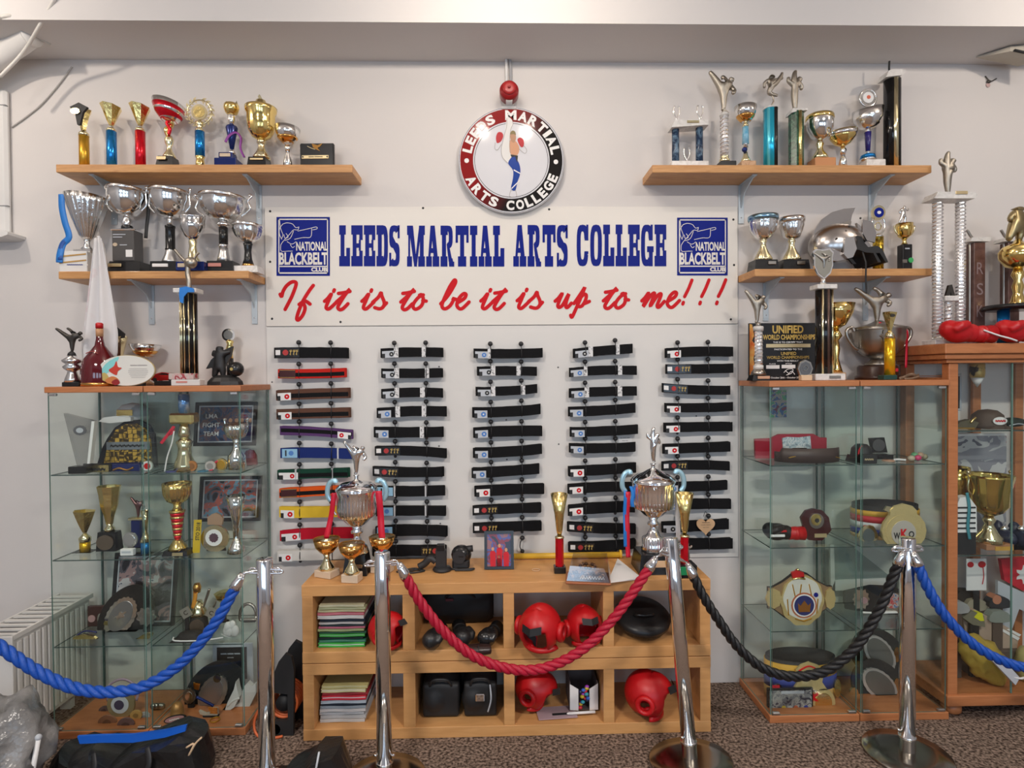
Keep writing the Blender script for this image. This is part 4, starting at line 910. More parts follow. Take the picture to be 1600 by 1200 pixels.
# ================================================================== ON TOP OF THE STORAGE UNIT
def star_cup(t, cx, rim, bot, r, m=COPPER):
    t.bowl('bowl', m, [(2, bot), (r * .5, bot - (bot - rim) * .18), (r * .85, bot - (bot - rim) * .5), (r, rim)], px=cx)
for lab, px, yb, rim, bot, st, bw in (('small amber gold bowl trophy on pale stone base, leftmost of the three on the unit', 511, 900, 841, 866, 889, 15.5), ('small amber gold bowl trophy on pale stone base, middle one of three on the unit', 550, 908, 849, 873, 895, 13.5), ('small amber gold bowl trophy standing behind the chrome post', 597.5, 893, 838, 861, 882, 15)):
    t = Th('bowl_trophy', lab, 'trophy', px, ZT, yb=yb, group='small amber bowls on the unit'); t.root.rotation_euler[2] = random.uniform(-.5, .5)
    t.box('base', mat('pale_stone', (.66, .52, .38), .4), px - bw, px + bw, st, 999, bw * 1.5)
    t.lat('stem', GOLDP, [(12, st), (11, st - 4), (6, st - 12), (4, bot + 4), (5.5, bot)])
    star_cup(t, px, rim, bot + 1, 20.5)
    t.lat('inner_lining', GOLDP, [(17, rim + 1), (19, rim + .4)])

def big_cup(lab, cx, yb, group, fig, rows, base, plate, hm, ribbons):
    t = Th('lidded_cup', lab, 'trophy', cx, ZT, yb=yb, group=group)
    (f0, f1, l0, l1, r0, b0, fl0, fl1, bt, R, k0, k1, ft0, ft1, RF) = rows
    t.box('base', BLACK, base[0], base[1], ft1 - 1, 999, base[1] - base[0], taper=4)
    t.box('plaque', plate[4], plate[0], plate[1], plate[2], plate[3], 1, dy=-t.m((base[1] - base[0]) / 2 - 2))
    t.lat('foot', CHROME, [(RF, ft1), (RF + 2, ft1 - 3), (RF - .5, ft1 - 9), (RF, ft0 + 6), (RF * .6, ft0), (5, k1), (4.5, k1 - 5), (9, k0 + 5), (9.5, k0 + 2), (6, k0 - 2), (8, bt)], flute=(26, .035, ft0 + 2, ft1 - 4))
    t.lat('bowl', CHROME, [(6, bt + 1), (R * .45, bt - 4), (R * .75, bt - 13), (R * .92, fl1), (R * .97, (fl0 + fl1) / 2), (R * .97, fl0), (R * .99, b0), (R * 1.03, r0 + 2), (R * 1.05, r0), (R * .9, r0 - 1)], flute=(34, .022, fl0, fl1))
    t.lat('lid', CHROME, [(R * 1.04, l1 + 2), (R * 1.06, l1), (R * .98, l1 - 3), (R * .78, l1 - 8), (R * .45, l0 + 3), (R * .3, l0), (3, l0 - 3), (3, l0 - 8), (5, l0 - 10), (0, l0 - 11)])
    t.fig(SILVER, fig, cx, f0, f1, part='statuette')
    for sg, (hx, hy) in ((-1, hm[0]), (1, hm[1])):
        pts = [(hx, hy + 8), (hx + sg * 5, hy), (hx + sg * 5, hy - 12), (hx + sg * 1, hy - 21), (hx - sg * 6, hy - 24), (hx - sg * 8, hy - 20)]
        t.tube('handle', mat('iridescent_handle', (.45, .72, .85), .2, .5), pts, 4, 8, flat=.7)
        t.tube('handle_rib', CHROME, [(hx, hy + 8), (hx - sg * 3, hy + 14), (hx - sg * 4, hy + 24), (hx - sg * 8, hy + 30)], 1.3, 6)
    for (m, pts, wd) in ribbons:
        q = [(t.x(a), 0, t.z(b)) for a, b in pts]; dy = -t.m(R * .2); h = t.m(wd) / 2
        vs = []; c = catmull(q, 5)
        for v in c: vs += [(v.x - h, dy - .004 * math.sin(v.z * 40), v.z), (v.x + h, dy - .004 * math.sin(v.z * 40 + .6), v.z)]
        o = MB().add(vs, [(2 * k, 2 * k + 1, 2 * k + 3, 2 * k + 2) for k in range(len(c) - 1)], 0, True).build('ribbon', m, t.root); o.modifiers.new('t', 'SOLIDIFY').thickness = .0015
    return t
big_cup('big silver lidded cup with red ribbons and kicking figure behind two amber bowls', 558.5, 894, 'big lidded silver cups', 'side_kick', (688, 741, 752, 763, 764, 772, 784, 805, 822, 30.5, 827, 838, 848, 864, 16), (540, 577.5), (553, 570, 877, 888, SILVER),
        ((519, 774), (599, 774)), [(REDS, [(526, 768), (523, 790), (518, 815), (513, 838)], 8), (REDS, [(594, 766), (596, 790), (597, 815), (599, 839)], 10)])
big_cup('big silver lidded cup with blue handles beside the heart tag', 1021, 889, 'big lidded silver cups', 'high_kick', (667, 722, 734, 750, 751, 755, 768, 792, 808, 33, 814, 824, 834, 861, 17), (992, 1047), (1009, 1034, 868, 879, LIGHTW),
        ((978, 760), (1064, 760)), [(REDS, [(980, 766), (979, 800), (979, 835), (980, 868)], 7), (BLUES, [(976, 764), (975, 800), (975, 830), (976, 852)], 5), (BLUES, [(985, 758), (988, 770), (986, 782), (988, 790)], 6), (WHTS, [(1056, 768), (1057, 800), (1058, 845)], 7)])

def cone_cup(lab, cx, yb, rim, bot, R, col0, col1, bs, extra=None):
    t = Th('cone_trophy', lab, 'trophy', cx, ZT, yb=yb, group='gold cone trophies on red columns')
    t.box('base', BLACK, cx - bs, cx + bs, col1, 999, bs * 1.8)
    t.lat('column', REDF, [(6.5, col1), (6.5, col0)], 6)
    t.lat('collar', GOLDP, [(7.5, col0), (7, col0 - 2), (4, col0 - 4), (4, bot + 1)])
    t.bowl('cone', GOLDH, [(3, bot), (5, bot - 8), (R * .55, (bot + rim) / 2), (R, rim)])
    return t
cone_cup('gold cone trophy on a red column by the plastic bracelet box', 874.5, 894, 771, 836, 13.5, 840, 884, 9)
t = cone_cup('gold cone trophy on a red column with a green block, behind the black rope hook', 1070, 899, 770, 834, 14, 838, 879, 15)
t.box('green_block', mat('green_block', (.02, .32, .12), .3), 1059, 1074, 881, 894, 10, dy=-.03)
t.fig(ANT, 'stride', 1072, 848, 878, fat=1.2)

p = atz(780, 889, ZT); t = empty('framed_picture', (p.x, p.y, ZT), 'black framed photo of fighters in red standing on the unit', 'photo')
th_ = math.radians(-10); s_ = S(p); w_, h_ = 23 / s_, 58 / s_; mt = Matrix.Rotation(th_, 4, 'X')
def tilted(mb, mt):
    mb.v = [tuple(mt @ Vector(v)) for v in mb.v]; return mb
b = MB(); fw_ = .013
for a in ((-w_, -w_ + fw_, 0, h_), (w_ - fw_, w_, 0, h_), (-w_ + fw_, w_ - fw_, 0, fw_), (-w_ + fw_, w_ - fw_, h_ - fw_, h_)): b.box(a[0], a[1], -.012, .004, a[2], a[3])
tilted(b, mt).build('frame', BLACK, t)
tilted(MB().box(-w_ + fw_, w_ - fw_, -.004, .002, fw_, h_ - fw_), mt).build('photo', photo_mat('team_photo', [(.03, .03, .06), (.22, .03, .05), (.08, .09, .30), (.30, .12, .12), (.10, .12, .35)], 14), t)
ph = MB()
for cx_, cm in ((-.026, 0), (0, 1), (.026, 0)):
    pass
for cx_, hh, m in ((-.03, .105, REDC), (.002, .12, REDC), (.034, .10, REDC), (.0, .07, BLKMAT)):
    b = MB().prism([(cx_ - .012, fw_), (cx_ + .012, fw_), (cx_ + .014, hh - .03), (cx_ + .008, hh - .02), (cx_ - .008, hh - .02), (cx_ - .014, hh - .03)], -.0052, -.0045); tilted(b, mt).build('figure_print', m, t)
    b = MB().prism([(cx_ + .007 * math.cos(k * PI / 5), hh - .011 + .009 * math.sin(k * PI / 5)) for k in range(10)], -.0052, -.0045); tilted(b, mt).build('head_print', SKIN, t)
MB().add([(-.012, .004, .03), (.012, .004, .03), (.012, .055, .001), (-.012, .055, .001)], [(0, 1, 2, 3)]).build('easel', BLKMAT, t)

p = atz(837.5, 891, ZT); t = empty('rubber_ring', (p.x, p.y, ZT), 'thin tan elastic band lying on the unit top', 'band')
MB().tube([(.018 * math.cos(2 * PI * k / 24), .016 * math.sin(2 * PI * k / 24), .0022) for k in range(24)], .0018, 6, closed=True).build('band', LIGHTW, t)

p = atz(880, 873, ZT); q0, q1 = at(802, 871, .10), at(968, 868, .10)
t = empty('yellow_baton', (0, -.10, ZT), 'yellow training stick lying along the back of the unit', 'stick')
MB().tube([(q0.x, 0, .0165), (q1.x, 0, .0165)], .0145, 16).build('shaft', mat('yellow_wood', (.72, .43, .04), .4), t); MB().tube([(q1.x, 0, .0205), (q1.x + .01, 0, .0205)], .0205, 18).build('end_cap', MATS['yellow_wood'], t)

# bracelet box
p = atz(922, 905, ZT); t = empty('bracelet_box', (p.x - .01, p.y - .002, ZT), 'clear plastic box of brown bead bracelets by the white paper', 'box', None, math.radians(-8))
def hull(pts): 
    bm = bmesh.new(); [bm.verts.new(q) for q in pts]; bmesh.ops.convex_hull(bm, input=bm.verts[:]); bm.verts.index_update(); bm.faces.index_update()
    r = MB().add([v.co[:] for v in bm.verts], [[v.index for v in f.verts] for f in bm.faces]); bm.free(); return r
hull([(-.095, -.06, .012), (.095, -.07, .012), (.105, .07, .012), (-.085, .075, .012), (-.080, -.045, .075), (.070, -.055, .070), (.088, .055, .105), (-.066, .06, .100)]).build('shell', PLASTIC, t)
MB().box(-.10, .10, -.075, .075, .001, .010, 0, .003).build('tray', mat('copper_card', (.35, .12, .05), .35), t)
for (cx_, cy_, rr) in ((-.045, -.01, .035), (.03, -.015, .036), (0, .035, .034)):
    o = None
    for k in range(14):
        a = 2 * PI * k / 14; m = MB().ball((cx_ + rr * math.cos(a), cy_ + rr * .9 * math.sin(a), .024 + .026 * (cy_ > 0)), .0085, 8, 6)
        m.build('bead', mat('bead_brown', (.12, .05, .025), .25) if k % 3 else mat('bead_tan', (.4, .2, .09), .3), t)
for k in range(9): MB().tube([(-.035 + .012 * k, -.0605, .022), (-.030 + .012 * k, -.0605, .034), (-.025 + .012 * k, -.0605, .022)], .002, 5).build('zigzag_print', PAPER, t)

p = atz(965, 903, ZT); t = empty('paper_sheet', (p.x, p.y, ZT), 'plain white paper sheet lying between the bracelet box and the rope', 'paper')
b = MB(); P3 = [atz(a, b_, ZT) - Vector((p.x, p.y, ZT)) for a, b_ in ((948, 912), (1003, 905), (965, 873), (958, 890))]
b.add([(v.x, v.y, .0012) for v in P3] + [(v.x, v.y, .0020 + (.004 if i == 1 else 0)) for i, v in enumerate(P3)], [(3, 2, 1, 0), (4, 5, 6, 7), (0, 1, 5, 4), (1, 2, 6, 5), (2, 3, 7, 6), (3, 0, 4, 7)]); b.build('sheet', PAPER, t)

t = Th('webcam', 'black webcam on a round foot with a coiled cable', 'camera', 691, ZT, yb=891)
t.lat('foot', RUB, [(14, 999), (15, 889), (13, 886), (4, 884), (0, 884)]); t.box('stalk', RUB, 681, 698, 858, 887, 9); t.box('head', BLACK, 683, 695, 850, 860, 10)
t.tube('arm', RUB, [(681, 877), (672, 872), (664, 880), (655, 886)], 5.5)
t.tube('cable', RUB, [(660, 890, -6), (648, 888, 2), (630, 893, -3), (622, 899, -8), (636, 905, -14), (652, 900, -12), (664, 893, -4), (650, 890, 0), (640, 897, -10)], 1.4, 6)
t = Th('desk_speaker', 'black round speaker with a short tube beside the webcam', 'speaker', 721, ZT, yb=887)
t.box('stand', RUB, 707, 734, 872, 999, 18, ch=3); t.ball('body', BLACK, 721, 866, (16, 13, 15)); t.tube('tube', RUB, [(728, 858), (739, 857)], 5, 14)
t.disc('grille', RUB, 718, 867, 10, 3, dy=-t.m(11))
t.tube('cable', RUB, [(715, 885, -10), (707, 890, -10), (716, 894, -12), (730, 895, -12), (741, 893, -10), (736, 899, -16), (722, 899, -16), (712, 896, -16)], 1.5, 6)

hp_ = at(1103, 822, .07); t = empty('heart_tag', (hp_.x, -.064, hp_.z - .05), 'pale wooden heart tag hung on a cord over a black belt', 'tag')
hs = 14.5 / S(hp_); P_ = []
for k in range(36):
    a = 2 * PI * k / 36; P_.append((hs * .0625 * 16 * math.sin(a) ** 3, .05 + hs * .0625 * (13 * math.cos(a) - 5 * math.cos(2 * a) - 2 * math.cos(3 * a) - math.cos(4 * a))))
MB().prism(P_, -.005, .0).build('heart', mat('plywood', (.66, .42, .23), .5), t)
b = MB(); add_text(b, '~~~~~', 0, .068, .04, .004, -.0056); add_text(b, '~~~ ~~~', 0, .056, .05, .003, -.0056); add_text(b, '~~ ~~', 0, .043, .03, .003, -.0056); b.build('print', BLKMAT, t)
MB().tube(catmull([(-.012, -.003, .098), (0, -.002, .125), (.012, -.003, .098)], 4), .0014, 5).build('cord', RUB, t)

# ================================================================== TROPHIES, UPPER LEFT SHELF
def TR(name, lab, px, d, zb, grp, cat='trophy', rz=0): return Th(name, lab, cat, px, zb, d=d, group=grp, rz=rz)
G = 'trophies on the upper left shelf'; zu = ZU + .0005
t = TR('column_trophy', 'gold column trophy topped by a black diamond with a gold medallion', 132, .10, zu, G)
t.lat('column', AMBER, [(7, 999), (7, 213)], 20); t.lat('collar', GOLDP, [(7.5, 213), (7, 209), (4, 206), (3, 203)])
t.lat('holder', GOLDH, [(3.5, 205), (6, 192), (10, 178), (12.5, 173)], 5, sm=False)
t.poly('black_star', BLKMAT, [(119, 173), (133, 166), (146, 173), (139, 181), (134, 200), (130, 200), (127, 181)], 4, dy=-.030); t.disc('medallion', GOLD, 128.5, 180, 7, 2, dy=-.040, ry=4.6)
def flare(px, m, lab, grp=G):
    t = TR('column_trophy', lab, px, .10, zu, grp)
    t.lat('column', m, [(7.2, 999), (7.2, 206)], 20); t.lat('collar', GOLDP, [(7, 206), (6, 202), (3, 199), (3.5, 194)])
    t.lat_raw('cup', GOLDH, [(3, 197), (6, 190), (11, 176), (15, 167), (13.5, 167.5), (9.5, 176), (3, 194)], 7, slant=-2.4)
    t.lat('collar_ring', SILVER, [(5, 200.5), (5, 199)])
flare(175, BLUEF, 'blue column trophy with a flared gold cup, between the gold and the red columns'); flare(220, REDF, 'red column trophy with a flared gold cup')
t = TR('bowl_trophy', 'tilted silver and red bowl trophy on a twisted gold stem and black base', 265, .10, zu, G)
t.box('base', BLACK, 249, 277, 247, 999, 24, taper=3); t.box('plaque', BRASSP, 252, 266, 249, 254, 1, dy=-t.m(12.5))
t.lat('foot', GOLDP, [(10, 247.5), (9, 244), (5, 237), (3, 231), (6, 224), (6.5, 218), (4, 213)])
t.tube('twisted_stem', GOLD, [(264, 213), (262, 204, -2), (267, 197, 2), (270, 191, -1), (266, 184)], 3.6, 8); t.tube('red_twist', REDF, [(266, 212, -3), (269, 203, -4), (264, 195, -4), (268, 188, -3)], 2.4, 6)
t.lat_raw('bowl', SILVER, [(3, 194), (12, 189), (20, 178), (23, 163), (22, 163), (18, 178), (10, 187), (0, 192)], 28, slant=-5)
t.lat_raw('red_panels', REDF, [(11, 190), (19, 180), (22.5, 169), (21.4, 169), (18, 180), (10.5, 189)], 28, slant=-4.5)
def wreath(t, cx, cy, R, m, mi, rr, n=18):
    t.tube('wreath_ring', m, [(cx + (R - 4) * math.cos(2 * PI * k / 24), cy + (R - 4) * math.sin(2 * PI * k / 24)) for k in range(25)], 1.2, 6, smooth=0)
    for k in range(n):
        a = 2 * PI * (k + .5) / n
        if abs((a - 1.5 * PI)) < .16: continue
        for dr in (-1.5, 2.5):
            c0 = (cx + (R - 4 + dr) * math.cos(a), cy + (R - 4 + dr) * math.sin(a)); b = a + (.9 if dr > 0 else -.4)
            t.poly('leaf', m, [(c0[0] - 4 * math.cos(b), c0[1] - 4 * math.sin(b)), (c0[0] + 1.6 * math.sin(b), c0[1] - 1.6 * math.cos(b)), (c0[0] + 4 * math.cos(b), c0[1] + 4 * math.sin(b)), (c0[0] - 1.6 * math.sin(b), c0[1] + 1.6 * math.cos(b))], 1.2)
    t.disc('medal', mi, cx, cy, rr, 3); t.disc('medal_relief', GOLDH if mi is GOLDP else m, cx, cy, rr * .72, 4)
t = TR('wreath_trophy', 'gold laurel wreath medal on a short blue column', 313, .10, zu, G)
t.lat('base', GOLD, [(7, 999), (6, 250), (5, 249), (7, 246), (7, 245)]); t.lat('column', BLUEF, [(7, 245), (7, 206)], 20); t.lat('collar', GOLDP, [(7, 206), (6, 203), (3, 200), (5, 197), (6, 192), (3, 189)])
wreath(t, 313, 176, 23, GOLDP, GOLDP, 12)
t = TR('horned_cup', 'gold horned cup on a navy cone with a purple ribbon', 363, .10, zu, G)
t.box('base', NAVYF, 341, 374, 251, 999, 26); t.box('plinth', NAVYF, 346, 367, 241, 251, 18); t.box('plaque', TANP, 348, 364.5, 243, 248.5, 1, dy=-t.m(9.6))
t.lat('foot', SILVER, [(7, 241), (4, 237), (2.5, 232)]); t.lat('cone', NAVYF, [(3, 233), (6, 215), (9, 201), (8, 198)]); t.lat('stem', SILVER, [(3, 198), (5, 190), (6.5, 182), (5, 180)])
t.lat('cup', GOLD, [(5, 181), (9, 177), (11.5, 170), (11, 165), (9, 163)])
for sg in (-1, 1): t.lat('horn', GOLDP, [(3, 168), (2.2, 163), (0, 158)], 10, px=363 + sg * 8)
t.tube('ribbon', PURPS, [(357, 226, -9), (363, 216, -9), (371, 209, -4), (377, 216), (376, 232), (382, 246)], 2.2, 6, flat=.3)
t = TR('lidded_cup', 'large gold lidded cup with a leaf finial beside the small silver bowl', 409, .10, zu, G)
t.box('base', BLACK, 391, 421, 249, 999, 26, taper=2); t.box('plaque', BRASSP, 396, 416, 251.5, 254.5, 1, dy=-t.m(12.6))
t.lat('foot', GOLDP, [(13, 249), (13, 246), (8, 238), (5, 231), (5.5, 225), (7, 224), (6, 218)])
t.lat('cup', GOLD, [(6, 219), (14, 214), (19, 205), (21, 192), (20.5, 180), (23, 176), (24, 170), (22, 169)], flute=(18, .02, 200, 212)); t.lat('lid', GOLD, [(23, 170), (18, 167), (9, 163), (7, 158), (2, 156)], slant=0)
t.poly('finial', mat('old_finial', (.42, .38, .25), .4, .7), [(407, 157), (405, 152), (407.5, 148.5), (410, 153), (410.5, 157)], 3)
t = TR('bowl_trophy', 'small silver bowl trophy between the large gold cup and the black plaque', 450, .10, zu, G)
t.lat('foot', SILVER, [(8, 999), (6, 249), (2.5, 240), (3, 237)]); t.ball('ball', BLACK, 450, 232, 4.2); t.lat('neck', SILVER, [(3.5, 237), (4.5, 232), (3.5, 227)])
t.bowl('bowl', SILVER, [(3, 225), (11, 221), (17, 212), (19.5, 201)], slant=-1.5); t.lat('gilt_band', COPPER, [(8, 223.6), (14.5, 217.6), (15.5, 216)])
t = TR('plaque_stand', 'black bird plaque with a brass name strip at the shelf end', 497, .085, zu, G, 'plaque', rz=math.radians(-2))
t.box('slab', BLACK, 470, 523, 225, 999, 7, ch=1.5); t.box('name_strip', BRASSP, 473, 515, 244, 249.5, 1, dy=-t.m(3.8), ch=.5)
for q in (475, 513): t.disc('screw', DARKM, q, 246.7, 1.3, 1.4, dy=-t.m(4))
t.text('lettering', BLKMAT, '~~~~ ~~~~~~', 495, 246.7, 22, 2, -t.m(4.6)); t.poly('bird_relief', COPPER, [(489, 226), (498, 229), (506, 226), (502, 231), (498, 233), (502, 238), (495, 235), (491, 232)], 1.2, dy=-t.m(4)); t.tube('twig', BRASSP, [(482, 230, -4), (488, 233, -4), (494, 235, -4)], .5, 5)

# ================================================================== LARGE CUPS, LOWER LEFT SHELF
G = 'silver cups on the lower left shelf'; zl = ZL + .0005
def ears(t, m, cx, R, y0, y1, k=1.0, ear=True):
    for sg in (-1, 1):
        t.tube('handle', m, [(cx + sg * (R - 6), y1), (cx + sg * (R + 4 * k), y1 - 8), (cx + sg * (R + 7 * k), (y0 + y1) / 2), (cx + sg * (R + 4 * k), y0 + 4), (cx + sg * (R + 9 * k), y0 - 3), (cx + sg * (R + 6 * k), y0 - 6)], 1.6, 7)
        if ear: t.ball('scroll', m, cx + sg * (R + 7 * k), y0 - 5, 2.6)
t = TR('fluted_cup', 'fluted silver cup with a blue ribbon on a white striped box base', 137, .12, zl, G)
t.box('base', mat('striped_box', (.74, .73, .71), .45), 106, 148, 396, 999, 34)
for a in (400.5, 410): t.poly('gold_stripe', mat('ochre_print', (.50, .30, .10), .5), [(106.5, a + 3), (147, a - 1), (147, a + 1), (106.5, a + 5.2)], .6, dy=-t.m(17.3))
t.text('print', BLUEP, '~~~~~~~~', 130, 417, 24, 2, -t.m(17.4))
t.box('collar', SILVER, 122, 149, 391, 396, 20); t.lat('stem', SILVER, [(10, 391), (6, 386), (4, 380), (5, 376)])
t.bowl('bowl', SILVERH, [(4, 377), (10, 370), (19, 345), (27, 318), (29, 308)], flute=(22, .04, 314, 372), slant=-2)
t.tube('ribbon', BLUES, [(111, 309, -16), (112, 330, -17), (116, 352, -17), (121, 374, -16), (112, 385, -16), (109, 402, -19), (108, 414, -19)], 5.4, 6, flat=.16); t.tube('ribbon', mat('dark_blue_ribbon', (.02, .09, .36), .5), [(121, 373, -15), (110, 388, -17), (110, 410, -20)], 3.5, 6, flat=.2)
def bigbowl(lab, cx, rim, bot, R, rows, ear_k=1.0, m=SILVER, d=.1, slant=-1.5, fl=None):
    t = TR('handled_cup', lab, cx, d, zl, G)
    prof = [(5, bot), (R * .5, bot - 3), (R * .82, bot - (bot - rim) * .33), (R * .98, bot - (bot - rim) * .68), (R * .96, rim + 4), (R * 1.02, rim + 2.5), (R * 1.03, rim)]
    t.bowl('bowl', m, prof, slant=slant, flute=fl); t.lat('rim_bead', m, [(R * 1.0, rim + 5), (R * 1.05, rim + 3), (R * 1.0, rim + 1)], slant=slant)
    if ear_k: ears(t, m, cx, R, rim + 2, bot - 8, ear_k)
    return t
t = bigbowl('silver handled cup standing on a black printed box, black ribbon at its handle', 200, 297, 339, 28, None, .35)
t.box('base', BLACK, 178, 229, 411, 999, 34, taper=3); t.box('plaque', BRASSP, 181, 201, 415, 420, 1, dy=-t.m(17.6)); t.lat('neck', SILVER, [(7, 359), (7, 346), (5, 342), (5, 338)]); t.lat('neck_ring', BLACK, [(8.5, 361), (8, 355), (7, 353)])
t.box('printed_box', mat('grey_box', (.085, .08, .078), .35), 184, 217, 361, 410, 24, ch=.6); t.box('clear_cap', SILVER, 182, 219, 360.5, 363, 26)
for q in ((186, 205, 369), (186, 200, 373), (196, 207, 385)): t.box('print', GREYL, q[0], q[1], q[2], q[2] + 1.2, .5, dy=-t.m(12.4), ch=0)
t.box('print', PAPER, 205, 215, 393, 404, .5, dy=-t.m(12.4), ch=0); t.disc('emblem', TANP, 189, 385, 3.5, .6, dy=-t.m(12.4), ry=2.8)
t.tube('ribbon', BLKMAT, [(231, 302, 4), (231, 330, 3), (229, 352, 2), (227, 372, 2)], 3, 6, flat=.25)
t = bigbowl('silver handled cup on a black column with a silver flared foot', 267, 300, 341, 29, None, .35)
t.box('base', BLACK, 244, 284, 411, 999, 32); t.box('plaque', PAPER, 248, 272, 415, 420, 1, dy=-t.m(16.4)); t.lat('foot', mat('satin_silver', (.62, .61, .6), .35, 1), [(13, 411), (12, 408), (8, 398), (6.5, 391), (6.5, 390)])
t.lat('column', BLACKM, [(7.5, 391), (7.5, 389), (6.8, 388), (6.8, 357), (7.5, 356), (7.5, 353.5)]); t.lat('neck', SILVER, [(5, 354), (3.8, 346), (5, 340)])
t = TR('silver_cup', 'smaller plain silver cup on a gold stem, half hidden by the statuette', 302, .165, zl, G)
t.box('base', NAVYF, 282, 325, 411, 999, 26); t.box('plaque', TANP, 285, 296, 414, 420, 1, dy=-t.m(13.4)); t.lat('foot', GOLDP, [(11, 411), (11, 408), (7, 402), (6, 392), (5, 385), (6, 378), (5, 375)])
t.bowl('bowl', SILVER, [(5, 376), (11, 370), (17, 357), (18, 349), (17, 347), (18.5, 341), (18.5, 340)])
t = bigbowl('wide silver cup with tall scrolled handles on a black marble column', 350, 309, 347, 34, None, 1.15, SILVERH, d=.125, fl=(12, .03, 320, 344))
t.box('base', BLACK, 328, 371, 410, 999, 30, taper=2); t.box('plaque', mat('red_plaque', (.55, .22, .18), .4), 333, 353, 414, 419.5, 1, dy=-t.m(15.6)); t.lat('foot', MATS['satin_silver'], [(10.5, 410), (9, 403), (7, 395), (6.5, 388)])
t.lat('ring', SILVER, [(7, 387.5), (8, 386), (8, 384), (7, 382.5)]); t.lat('column', BLACKM, [(6.6, 383), (6.6, 356)], 16); t.lat('ring', SILVER, [(7, 356), (11, 353), (11, 351), (6, 346)])
t = bigbowl('small silver cup with a black marble stem on a white marble base', 388, 352, 380, 22, None, 0, SILVERH, d=.12, fl=(14, .04, 358, 378))
t.box('base', WHITEM, 369, 408, 417, 999, 26, taper=2); t.lat('foot_ring', COPPER, [(9, 417), (9, 414), (8, 413)]); t.lat('stem', BLACKM, [(8.5, 413.5), (6, 405), (5, 393), (6, 385), (7, 381)])

# white cloth hung from the shelf edge
p = at(153, 420, .225); t = empty('hanging_cloth', (p.x, -.21, p.z), 'white cloth with a pink patch hanging from the lower left shelf edge', 'cloth')
s_ = S(p); vs, fs = [], []; R_, C_ = 26, 30
for j in range(R_ + 1):
    y = 372 + (576 - 372) * j / R_; f = j / R_
    xl = 147 + (150 - 147) * f - 28 * min(1, f * 1.25) ** 1.1; xr = 158 + 26 * min(1, f * 1.2)
    for i in range(C_ + 1):
        u = i / C_; yy = y - (26 * max(0, u - .62) / .38 * f) + 16 * math.sin(u * 9) * max(0, f - .8)
        fold = .012 + .030 * f; vs.append(((xl + (xr - xl) * u - 153) / s_, -.012 + fold * .5 * math.sin(u * 15 + f * 1.6) - .012 * math.sin(u * PI) * f, (420 - yy) / s_ + .0))
for j in range(R_):
    for i in range(C_): a = j * (C_ + 1) + i; fs.append((a, a + 1, a + C_ + 2, a + C_ + 1))
o = MB().add(vs, fs, 0, True).build('drape', mat('white_cloth', (.72, .70, .70), .7, mix=(.66, .46, .47), scale=7, range=(.58, .74)), t); o.modifiers.new('t', 'SOLIDIFY').thickness = .002
MB().tube(catmull([(0, -.008, .155), (0, .03, .10), (0, .04, .03)], 4), .006, 8).build('loop', WHTS, t)

# ================================================================== ON THE LEFT GLASS CABINETS
ZC = 1.595; zc = ZC + .0005; G = 'awards on the left glass cabinets'
t = TR('karate_trophy', 'black kicking karate statuette on stacked silver discs, by the red bottle', 113, .30, zc, G)
t.box('base', BLACK, 103, 129, 597, 999, 18); t.lat('body', SILVER, [(11, 597), (10, 592), (7, 584), (6, 580), (11, 577), (13, 573), (8, 569), (13, 566), (14, 563), (7, 558), (5, 554)])
t.fig(DARKM, 'flat_kick', 114, 512, 550); t.lat('cap', BLKMAT, [(6, 556), (5, 552), (2, 549)])
t = TR('red_decanter', 'red glass decanter bottle with an amber neck band', 157, .285, zc, None, 'bottle')
REDG = mat('red_glass', (.10, .004, .008), .08, coat=.6)
t.lat('body', REDG, [(24, 999), (26, 596), (25.5, 578), (22, 562), (14, 550), (7, 540), (5, 530), (4.5, 512)], 28); t.lat('neck_band', mat('amber_band', (.5, .26, .13), .4), [(5, 526), (5.2, 514)]); t.lat('cap', REDV, [(5.2, 513), (5.2, 506), (3.5, 504.5)])
t.tube('label_arc', mat('dull_red', (.3, .05, .04), .5), [(148, 553, -18), (157, 549.5, -17), (166, 553, -18)], .8, 5); t.lat('foot_band', COPPER, [(25.7, 603), (26.3, 600), (26, 598)])
t = TR('spade_trophy', 'gold V trophy topped by a black spade behind the oval plaque', 188, .05, zc, G)
t.lat('foot', BLACK, [(11, 999), (11, 597), (5, 594), (4, 585)]); t.lat('holder', GOLDP, [(3, 590), (4, 560), (9, 536), (11.5, 526)], 8, sm=False)
t.poly('spade', BLKMAT, [(176, 522), (187, 511), (200, 522), (199, 528), (193, 530), (188, 545), (187, 560), (186, 545), (182, 530), (177, 528)], 4, dy=-.02); t.disc('medallion', TANP, 187.5, 533, 5.5, 2, dy=-.03, ry=5)
t = TR('bowl_trophy', 'wide silver bowl trophy behind the oval plaque', 228, .09, zc, G)
t.box('base', TANM, 216, 244, 598, 999, 18); t.lat('stem', SILVER, [(9, 598), (5, 590), (3, 575), (4, 560)]); t.bowl('bowl', SILVER, [(4, 558), (12, 555), (19, 546), (22, 538.5)], slant=-.6); t.lat('gilt_band', COPPER, [(9, 557.4), (15.5, 552), (17.5, 549)])
t = TR('oval_plaque', 'white oval plaque with printed flowers and a few lines of text', 198, .338, zc, None, 'plaque')
t.disc('plate', mat('ivory_plate', (.72, .71, .66), .3), 198.5, 579, 43, 3, ry=23.5, seg=40); t.disc('rim', mat('gold_rim', (.55, .42, .2), .35, .6), 198.5, 579, 43.8, 1.6, dy=.003, ry=24.3, seg=40)
dy = -t.m(1.7)
def petal(pts, m, k=0): t.poly('flower_print', m, pts, .4, dy=dy - .0005 * k, smooth=3)
